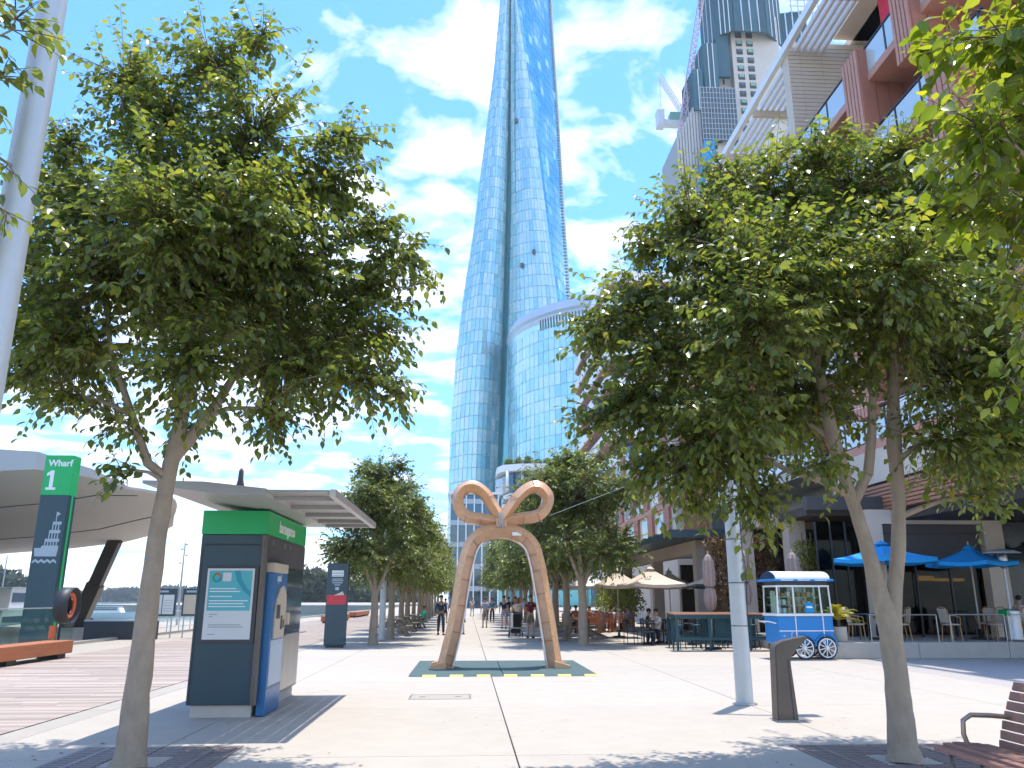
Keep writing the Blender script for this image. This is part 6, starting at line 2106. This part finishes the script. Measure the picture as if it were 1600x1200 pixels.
# pergola with saw-tooth roof edge
PG = thing('cafe_pergola', 'beige concrete pergola with dark saw-tooth roof behind the umbrellas', 'pergola', (9.6, 34.0, 0))
for (x, y) in ((0, 0), (0, 8.0), (4.0, 0), (4.0, 8.0), (0, 16)):
    MB().box(x, x + .52, y, y + .52, 0, 3.46).build('column', 'render_beige', PG)
MB().box(0, .52, -.06, 16.6, 3.461, 4.02).build('edge_beam', 'render_beige', PG)
MB().box(.521, 4.52, -.06, .46, 3.461, 4.02).build('edge_beam', 'render_beige', PG)
for i in range(14):
    y0 = -1.2 + 1.28 * i
    MB().prism([(y0, 4.04), (y0 + 1.26, 4.04), (y0 + 1.26, 4.09), (y0 + .1, 4.36), (y0, 4.36)], -1.35, 5.2, 'x').build('roof_sheet', 'navy_panel', PG)
MB().box(2.0, 3.9, 10, 10.3, 0, 3.4).build('rear_wall', 'interior', PG)
# planting: hanging vine on the pergola edge, dry climber on the wall
def plant(name, label, cat, centres, radii, n, size, mt, stems):
    t = thing(name, label, cat, (centres[0][0], centres[0][1], 0))
    o3 = centres[0]
    cc = [(c[0] - o3[0], c[1] - o3[1], c[2]) for c in centres]
    leaf_blob('foliage', cc, radii, n, size, mt, t, int(n))
    b = MB()
    for s_ in stems:
        b.tube([(p[0] - o3[0], p[1] - o3[1], p[2]) for p in s_], .018, 5)
    b.build('stem', 'twig', t)
plant('hanging_vine', 'bright green vine spilling over the pergola beam', 'vine', [(10.3 + .45 * i, 33.6, 4.05 + .08 * math.sin(i * 2)) for i in range(9)], [(.45, .30, .30)] * 9, 4200, .13, 'leaf_vine',
      [[(10.2, 33.75, 0), (10.2, 33.75, 3.9)], [(10.2, 33.7, 3.9), (13.8, 33.7, 4.0)]])
plant('dry_climber', 'brown dried climber covering the wall behind the bar tables', 'climber', [(9.2 + .44 * (i % 6), 30.25, .8 + .55 * (i // 6)) for i in range(36)], [(.38, .18, .44)] * 36, 8500, .12, 'leaf_dry',
      [[(9.3 + .42 * i, 30.3, 0), (9.35 + .42 * i, 30.28, 2.0), (9.25 + .44 * i, 30.25, 3.9)] for i in range(6)])
plant('planter_hedge', 'green shrubs behind the far cafe umbrellas', 'shrub', [(8.9, 44 + 1.1 * i, 1.4 + .5 * (i % 3)) for i in range(10)], [(.7, .7, .75)] * 10, 5200, .14, 'leaf_vine',
      [[(8.9, 44 + 1.1 * i, 0), (8.9, 44 + 1.1 * i, 1.4)] for i in range(10)])
plant('mirrored_leafage', 'green brown creeper standing in for greens mirrored in the shop side window by the palm', 'leafage', [(11.3 + .3 * (i % 4), 27.2, 1.2 + .42 * (i // 4)) for i in range(24)], [(.28, .15, .3)] * 24, 2600, .10, 'leaf_vine',
      [[(11.4 + .3 * i, 27.2, .43), (11.4 + .3 * i, 27.2, 3.8)] for i in range(4)])  # leaves behind the side glass stand in for greenery reflected in it
# ================================================================== PEOPLE
for nm, c in dict(skin_a=(.50, .30, .21), skin_b=(.36, .20, .13), hair_dark=(.025, .018, .014), hair_red=(.26, .07, .025), hair_brown=(.09, .05, .03),
                  cloth_navy=(.012, .045, .085), cloth_trouser=(.025, .035, .06), cloth_white=(.70, .69, .68), cloth_grey=(.27, .25, .25), cloth_black=(.016, .016, .018),
                  cloth_lightblue=(.26, .36, .50), cloth_cream=(.62, .52, .43), cloth_khaki=(.17, .16, .10), cloth_maroon=(.14, .018, .03), cloth_teal=(.03, .36, .27),
                  cloth_orange=(.62, .24, .03), shoe=(.03, .028, .03), shoe_brown=(.16, .08, .05), cloth_blue=(.02, .20, .36), cloth_pink=(.60, .26, .22)).items():
    mat(nm, c, 0.75 if 'cloth' in nm else 0.6, var=.12, scale=9, spec=.3)
DEPS = bpy.context.evaluated_depsgraph_get
def skin_mesh(verts, edges, radii, root=0, sub=1):
    me = bpy.data.meshes.new('figure')
    me.from_pydata(verts, edges, [])
    o = bpy.data.objects.new('figure', me)
    COL.objects.link(o)
    m_ = o.modifiers.new('skin', 'SKIN')
    m_.branch_smoothing = .6
    for i, r_ in enumerate(radii):
        sv_ = me.skin_vertices[0].data[i]
        sv_.radius = r_ if isinstance(r_, tuple) else (r_, r_)
        sv_.use_root = (i == root)
    s_ = o.modifiers.new('sub', 'SUBSURF')
    s_.levels = sub; s_.render_levels = sub
    bpy.context.view_layer.update()
    ev = o.evaluated_get(DEPS())
    out = bpy.data.meshes.new_from_object(ev)
    V = [v.co[:] for v in out.vertices]
    F = [tuple(p.vertices) for p in out.polygons]
    bpy.data.objects.remove(o); bpy.data.meshes.remove(me); bpy.data.meshes.remove(out)
    return V, F
def person(label, loc, rz, H=1.75, skin='skin_a', hair='hair_dark', top='cloth_navy', bottom='cloth_trouser', legs='long', sleeves='short', stride=.28, seated=False,
           arms=None, long_hair=False, shoe='shoe', dress=False, group='people on the promenade', z0=0.0, bag=None, lean=0.0):
    """faces -Y at rz = 0"""
    t = thing('person', label, 'person', (loc[0], loc[1], z0), rz, group)
    k = H / 1.75
    J = {}
    hz_ = .50 if seated else .95
    J['pel'] = (0, 0, hz_); J['wst'] = (0, .0, hz_ + .14); J['chs'] = (0, .01 - lean * .5, hz_ + .33); J['nek'] = (0, .015 - lean, hz_ + .52)
    J['hd0'] = (0, -.005 - lean * 1.1, hz_ + .60); J['hd1'] = (0, -.015 - lean * 1.2, hz_ + .68); J['hd2'] = (0, .0 - lean * 1.2, hz_ + .755)
    for s_, n_ in ((1, 'l'), (-1, 'r')):
        st = stride * s_
        J['hip' + n_] = (.085 * s_, 0, hz_ - .04)
        if seated:
            J['kne' + n_] = (.11 * s_, -.42, hz_ - .02); J['ank' + n_] = (.11 * s_, -.40 + .05 * s_, .08); J['toe' + n_] = (.115 * s_, -.58 + .05 * s_, .035)
        else:
            J['kne' + n_] = (.095 * s_, -.5 * st - .03, .50); J['ank' + n_] = (.10 * s_, -st + (.03 if st > 0 else .04), .085 + (.04 if st < -.1 else 0)); J['toe' + n_] = (.11 * s_, -st - .15, .035)
        J['sho' + n_] = (.17 * s_, .015 - lean * .9, hz_ + .46)
        a = (arms or {}).get(n_)
        if a == 'fwd':      # both hands out in front
            J['elb' + n_] = (.22 * s_, -.10 - lean, hz_ + .22); J['wri' + n_] = (.17 * s_, -.34 - lean, hz_ + .16); J['fin' + n_] = (.15 * s_, -.43 - lean, hz_ + .16)
        elif a == 'hold':   # carrying against the chest
            J['elb' + n_] = (.23 * s_, -.06, hz_ + .20); J['wri' + n_] = (.08 * s_, -.24, hz_ + .18); J['fin' + n_] = (.02 * s_, -.27, hz_ + .20)
        elif a == 'up':     # hand raised to the hair
            J['elb' + n_] = (.33 * s_, -.12, hz_ + .52); J['wri' + n_] = (.17 * s_, -.12, hz_ + .68); J['fin' + n_] = (.10 * s_, -.10, hz_ + .74)
        else:
            J['elb' + n_] = (.225 * s_, .35 * st * .5 + .02, hz_ + .19); J['wri' + n_] = (.235 * s_, .6 * st - .05, hz_ - .05); J['fin' + n_] = (.235 * s_, .65 * st - .08, hz_ - .15)
    def chain(names, rad):
        pass
    names = ['pel', 'wst', 'chs', 'nek', 'hd0', 'hd1', 'hd2']
    rad = {'pel': (.135, .10), 'wst': (.125, .09), 'chs': (.15, .105), 'nek': .055, 'hd0': (.066, .075), 'hd1': (.082, .098), 'hd2': (.070, .085),
           'hip': .085, 'kne': .058, 'ank': .040, 'toe': .034, 'sho': .060, 'elb': .042, 'wri': .030, 'fin': .026}
    E = [('pel', 'wst'), ('wst', 'chs'), ('chs', 'nek'), ('nek', 'hd0'), ('hd0', 'hd1'), ('hd1', 'hd2')]
    for n_ in 'lr':
        names += ['hip' + n_, 'kne' + n_, 'ank' + n_, 'toe' + n_, 'sho' + n_, 'elb' + n_, 'wri' + n_, 'fin' + n_]
        E += [('pel', 'hip' + n_), ('hip' + n_, 'kne' + n_), ('kne' + n_, 'ank' + n_), ('ank' + n_, 'toe' + n_), ('chs', 'sho' + n_), ('sho' + n_, 'elb' + n_), ('elb' + n_, 'wri' + n_), ('wri' + n_, 'fin' + n_)]
    P = {n_: tuple(c * k for c in J[n_]) for n_ in names}
    def rr(n_, add=0.0, mul=1.0):
        r_ = rad[n_] if n_ in rad else rad[n_[:3]]
        if isinstance(r_, tuple):
            return tuple((q * mul + add) * k for q in r_)
        return (r_ * mul + add) * k
    V, F = skin_mesh([P[n_] for n_ in names], [(names.index(a), names.index(b_)) for a, b_ in E], [rr(n_) for n_ in names])
    b = MB().add(V, F, True)
    hd = Vector(P['hd1'])
    b.ellipsoid((hd.x, hd.y - .098 * k, hd.z - .012 * k), (.012 * k, .020 * k, .022 * k), 8, 6)     # nose
    for s_ in (-1, 1):
        b.ellipsoid((hd.x + s_ * .080 * k, hd.y + .01 * k, hd.z), (.012 * k, .022 * k, .032 * k), 8, 6)     # ears
    for n_, s_ in (('l', 1), ('r', -1)):                                                                      # fingers
        w_, f_ = Vector(P['wri' + n_]), Vector(P['fin' + n_])
        d = (f_ - w_).normalized()
        sd = d.cross(Vector((1, 0, 0)))
        sd = sd.normalized() if sd.length > .1 else Vector((0, 1, 0))
        for i in range(4):
            p0 = f_ + sd * (.014 * (i - 1.5)) * k * 1.2
            ln = (.055, .068, .064, .050)[i] * k
            b.tube([p0, p0 + d * ln * .55, p0 + d * ln - Vector((s_ * .012 * k, 0, 0))], [.0095 * k, .0085 * k, .006 * k], 6)
        b.tube([w_.lerp(f_, .5), w_.lerp(f_, .6) - sd * .040 * k + d * .02 * k, w_.lerp(f_, .8) - sd * .045 * k + d * .045 * k], [.010 * k, .0095 * k, .007 * k], 6)
    b.build('body', skin, t)
    ey = MB()
    for s_ in (-1, 1):
        ey.ellipsoid((hd.x + s_ * .030 * k, hd.y - .088 * k, hd.z + .012 * k), (.010 * k, .008 * k, .006 * k), 8, 6)
    ey.box(hd.x - .02 * k, hd.x + .02 * k, hd.y - .092 * k, hd.y - .086 * k, hd.z - .052 * k, hd.z - .046 * k)
    ey.build('eyes_and_mouth', 'hair_dark', t)
    hr = MB().ellipsoid((hd.x, hd.y + .022 * k, hd.z + .035 * k), (.092 * k, .098 * k, .088 * k), 16, 10)
    if long_hair:
        hr.ellipsoid((hd.x, hd.y + .062 * k, hd.z - .07 * k), (.085 * k, .055 * k, .14 * k), 14, 9)
    hr.build('hair', hair, t)
    # shirt
    tn = ['wst', 'chs', 'nek', 'shol', 'shor', 'elbl', 'elbr'] + (['pel'] if True else [])
    te = [('pel', 'wst'), ('wst', 'chs'), ('chs', 'nek'), ('chs', 'shol'), ('shol', 'elbl'), ('chs', 'shor'), ('shor', 'elbr')]
    Q = dict(P)
    if sleeves == 'short':
        for n_ in 'lr':
            Q['elb' + n_] = tuple(Vector(P['sho' + n_]).lerp(Vector(P['elb' + n_]), .75))
    elif sleeves == 'none':
        for n_ in 'lr':
            Q['elb' + n_] = tuple(Vector(P['sho' + n_]).lerp(Vector(P['elb' + n_]), .15))
    else:
        tn += ['wril', 'wrir']; te += [('elbl', 'wril'), ('elbr', 'wrir')]
        for n_ in 'lr':
            Q['wri' + n_] = tuple(Vector(P['elb' + n_]).lerp(Vector(P['wri' + n_]), .95))
    Q['nek'] = tuple(Vector(P['chs']).lerp(Vector(P['nek']), .94))
    Q['pel'] = tuple(Vector(P['pel']) + Vector((0, 0, .02 * k)))
    def rt(n_):
        if n_ == 'nek':
            return (.074 * k, .074 * k)
        return rr(n_, .016)
    V, F = skin_mesh([Q[n_] for n_ in tn], [(tn.index(a), tn.index(c)) for a, c in te], [rt(n_) for n_ in tn], 0)
    MB().add(V, F, True).build('shirt', top, t)
    # trousers, shorts or skirt
    if dress:
        n = 20
        vs = []
        for (z, r1, r2) in ((1.10, .145, .115), (.95, .17, .14), (.75, .20, .18), (.55, .23, .22)):
            for q_ in range(n):
                a = 2 * math.pi * q_ / n
                w_ = 1 + .05 * math.sin(5 * a)
                vs.append((r1 * k * w_ * math.cos(a), r2 * k * w_ * math.sin(a), z * k))
        MB().add(vs, [(i * n + q_, i * n + (q_ + 1) % n, (i + 1) * n + (q_ + 1) % n, (i + 1) * n + q_) for i in range(3) for q_ in range(n)], True).build('skirt', bottom, t)
    else:
        bn = ['pel', 'wst', 'hipl', 'hipr', 'knel', 'kner']
        be = [('pel', 'wst'), ('pel', 'hipl'), ('pel', 'hipr'), ('hipl', 'knel'), ('hipr', 'kner')]
        Q = dict(P)
        Q['wst'] = tuple(Vector(P['pel']).lerp(Vector(P['wst']), .45))
        if legs == 'long':
            bn += ['ankl', 'ankr']; be += [('knel', 'ankl'), ('kner', 'ankr')]
        else:
            for n_ in 'lr':
                Q['kne' + n_] = tuple(Vector(P['hip' + n_]).lerp(Vector(P['kne' + n_]), .85))
        def rb(n_):
            if n_[:3] == 'kne':
                return .085 * k if legs != 'long' else .075 * k
            if n_[:3] == 'ank':
                return .062 * k
            if n_[:3] == 'hip':
                return .103 * k
            return rr(n_, .012)
        V, F = skin_mesh([Q[n_] for n_ in bn], [(bn.index(a), bn.index(c)) for a, c in be], [rb(n_) for n_ in bn], 0)
        MB().add(V, F, True).build('trousers' if legs == 'long' else 'shorts', bottom, t)
    for n_ in 'lr':
        a, c = Vector(P['ank' + n_]), Vector(P['toe' + n_])
        zb = min(a.z - .085 * k, c.z - .035 * k)
        MB().box(a.x - .045 * k, a.x + .045 * k, c.y - .06 * k, a.y + .055 * k, zb, zb + .075 * k, .022 * k).build('shoe', shoe, t)
    if bag:
        MB().box(-.13 * k, .13 * k, .13 * k, .27 * k, (hz_ + .08) * k, (hz_ + .46) * k, .05 * k).build('backpack', bag, t)
    return t
person('man in navy shirt and dark trousers walking towards the camera', (-1.2, 38.9), R(6), 1.80, 'skin_b', 'hair_dark', 'cloth_navy', 'cloth_trouser', sleeves='long', stride=.26)
person('woman in black dress with bare legs half hidden by the left leg of the bow', (-.28, 39.6), R(190), 1.70, 'skin_a', 'hair_brown', 'cloth_black', 'cloth_black', dress=True, sleeves='none', stride=.22, long_hair=True, shoe='shoe_brown', bag='cloth_black')
person('person in white top and grey shorts walking away', (1.04, 48.5), R(182), 1.72, 'skin_a', 'hair_brown', 'cloth_white', 'cloth_grey', legs='short', stride=.16, bag='cloth_lightblue')
person('man in navy T-shirt and pale blue shorts walking away', (2.07, 46.6), R(178), 1.82, 'skin_a', 'hair_dark', 'cloth_navy', 'cloth_lightblue', legs='short', stride=.22)
person('person in bright blue top further up the path', (1.85, 61), R(185), 1.72, 'skin_a', 'hair_dark', 'cloth_blue', 'cloth_black', stride=.2)
person('red haired woman in cream top pushing the stroller', (2.30, 37.6), R(178), 1.68, 'skin_a', 'hair_red', 'cloth_cream', 'cloth_cream', legs='short', stride=.15, arms={'l': 'fwd', 'r': 'up'}, long_hair=True, shoe='shoe_brown')
person('man in khaki shorts carrying a child beside the stroller', (2.72, 35.6), R(186), 1.80, 'skin_a', 'hair_red', 'cloth_maroon', 'cloth_khaki', legs='short', stride=.10, arms={'l': 'hold', 'r': 'hold'})
person('small child in grey held at the shoulder of the man in khaki shorts', (2.44, 35.62), R(150), .86, 'skin_a', 'hair_brown', 'cloth_lightblue', 'cloth_pink', legs='long', seated=True, z0=.98, arms={'l': 'hold', 'r': 'hold'})
person('seated person in green top at the picnic table', (-2.33, 47.5), R(-75), 1.7, 'skin_b', 'hair_dark', 'cloth_teal', 'cloth_trouser', seated=True, sleeves='long', arms={'l': 'fwd', 'r': 'fwd'}, lean=.10)
person('diner in white shirt seated under the white umbrellas', (7.3, 41.7), R(180), 1.7, 'skin_a', 'hair_brown', 'cloth_white', 'cloth_trouser', seated=True, arms={'l': 'fwd', 'r': 'fwd'}, group='seated diners', lean=.06)
person('diner in black seated under the white umbrellas', (5.0, 41.0), R(90), 1.74, 'skin_b', 'hair_dark', 'cloth_black', 'cloth_trouser', seated=True, arms={'l': 'fwd', 'r': 'fwd'}, group='seated diners', lean=.06)
person('diner in orange seated under the white umbrellas', (6.9, 46.1), R(-90), 1.68, 'skin_a', 'hair_brown', 'cloth_orange', 'cloth_grey', seated=True, arms={'l': 'fwd', 'r': 'fwd'}, group='seated diners', lean=.06)
person('diner in maroon seated with back to the path', (5.95, 45.2), R(180), 1.74, 'skin_a', 'hair_dark', 'cloth_maroon', 'cloth_trouser', seated=True, arms={'l': 'fwd', 'r': 'fwd'}, group='seated diners', lean=.06)
person('diner in white and orange seated at the far right of the terrace', (17.3, 25.2), R(120), 1.74, 'skin_a', 'hair_dark', 'cloth_white', 'cloth_orange', seated=True, arms={'l': 'fwd', 'r': 'fwd'}, group='seated diners', z0=.43, lean=.08)
person('person in dark clothes far down the path by the planter', (-.4, 72), R(10), 1.75, 'skin_b', 'hair_dark', 'cloth_black', 'cloth_trouser', stride=.2)
person('person in pale clothes far down the path beneath the trees', (.5, 80), R(190), 1.75, 'skin_a', 'hair_brown', 'cloth_white', 'cloth_lightblue', legs='short', stride=.2)

extra = [
    ('person in grey top walking towards the camera far up the path', (1.5, 66), R(5), 'cloth_grey', 'cloth_trouser', 'long', None),
    ('person in white shirt and black shorts far up the path by the waterside trees', (-1.5, 58), R(185), 'cloth_white', 'cloth_black', 'short', None),
    ('person in pink top far up the path beyond the stroller', (2.7, 54), R(178), 'cloth_pink', 'cloth_lightblue', 'short', 'cloth_black'),
    ('person in navy beside the one in pink far up the path', (3.2, 55), R(182), 'cloth_navy', 'cloth_khaki', 'short', None),
    ('tiny figure in orange at the far end of the path', (-.9, 92), R(0), 'cloth_orange', 'cloth_trouser', 'long', None)]
for (lab, loc_, rz_, tp_, bt_, lg_, bg_) in extra:
    person(lab, loc_, rz_, rnd.uniform(1.62, 1.82), rnd.choice(['skin_a', 'skin_b']), rnd.choice(['hair_dark', 'hair_brown']), tp_, bt_, legs=lg_, stride=rnd.uniform(.12, .28), bag=bg_)
for (lab, loc_, rz_, tp_) in [('diner in pale blue seated at the second timber table', (8.35, 42.5), R(-90), 'cloth_lightblue'), ('diner in navy seated at the fourth timber table', (6.85, 48.0), R(90), 'cloth_navy'),
                              ('diner in white seated at the left round table under the beige umbrella', (7.1, 30.75), R(-55), 'cloth_white'), ('diner in black seated at the middle round table under the beige umbrella', (6.97, 31.92), R(60), 'cloth_black'),
                              ('diner in maroon seated at the blue table behind the potted palm', (12.75, 24.35), R(-95), 'cloth_maroon')]:
    person(lab, loc_, rz_, 1.7, 'skin_a', rnd.choice(['hair_dark', 'hair_brown', 'hair_red']), tp_, 'cloth_trouser', seated=True, arms={'l': 'fwd', 'r': 'fwd'}, group='seated diners', lean=.06, z0=.43 if loc_[0] > 12 else 0)
SR = thing('baby_stroller', 'black pushchair with white cloth over its hood', 'stroller', (2.15, 36.55, 0), R(176))
for sx in (-1, 1):
    MB().tube([(sx * .26, .42, 1.02), (sx * .26, .10, .55), (sx * .26, -.38, .13)], .014, 7).build('frame_tube', 'dark_metal', SR)
    MB().tube([(sx * .26, .10, .55), (sx * .27, .40, .14)], .014, 7).build('frame_tube', 'dark_metal', SR)
    for (yy, r_) in ((.40, .14), (-.38, .11)):
        w_ = MB().torus((sx * .30, yy, r_), r_ - .022, .022, 'x', 22, 7).build('wheel', 'rubber', SR)
        obj('hub', MB().tube([(sx * .28, yy, r_), (sx * .32, yy, r_)], r_ * .55, 12).mesh('hub', 'steel'), w_)
MB().tube([(-.26, .42, 1.02), (0, .46, 1.04), (.26, .42, 1.02)], .018, 8).build('handlebar', 'rubber', SR)
MB().prism([(.12, .42), (-.30, .42), (-.36, .52), (-.08, .58), (.22, 1.0), (.28, .98)], -.23, .23, 'x').build('seat', 'cloth_black', SR)
MB().box(-.22, .22, -.22, .30, .16, .34, .03).build('basket', 'cloth_black', SR)
hv, hf = [], []
for i in range(9):
    a = math.pi * .02 + math.pi * .55 * i / 8
    for q_ in range(7):
        bq = -1 + 2 * q_ / 6
        r_ = .36 - .06 * bq * bq
        hv.append((.245 * bq, .16 - r_ * math.sin(a) + .06, .70 + r_ * math.cos(a)))
MB().add(hv, gridf(9, 7), True).build('hood', 'cloth_black', SR)
MB().add([(x * 1.04, (y - .09) * 1.05 + .09 + .012, (z - .70) * 1.06 + .70) for (x, y, z) in hv[:49]] , gridf(7, 7), True).build('draped_cloth', 'cloth_white', SR)
MB().prism([(.20, 1.0), (.32, .98), (.34, .45), (.30, .40)], .12, .235, 'x').build('hanging_cloth', 'cloth_white', SR)

# ================================================================== HAZE
hz_me = MB().box(-1850, 1250, -350, 1550, -5.2, 285).mesh('haze', [])
hm = bpy.data.materials.new('haze_air')
hm.use_nodes = True
for n_ in list(hm.node_tree.nodes):
    if n_.type == 'BSDF_PRINCIPLED':
        hm.node_tree.nodes.remove(n_)
pv = hm.node_tree.nodes.new('ShaderNodeVolumePrincipled')
pv.inputs['Color'].default_value = (0.80, 0.90, 1.0, 1)
pv.inputs['Density'].default_value = 0.00019
pv.inputs['Anisotropy'].default_value = 0.2
hm.node_tree.links.new(pv.outputs[0], hm.node_tree.nodes['Material Output'].inputs['Volume'])
hz_me.materials.append(hm)
kind(obj('haze', hz_me), 'stuff', 'thin pale sea haze over the harbour')
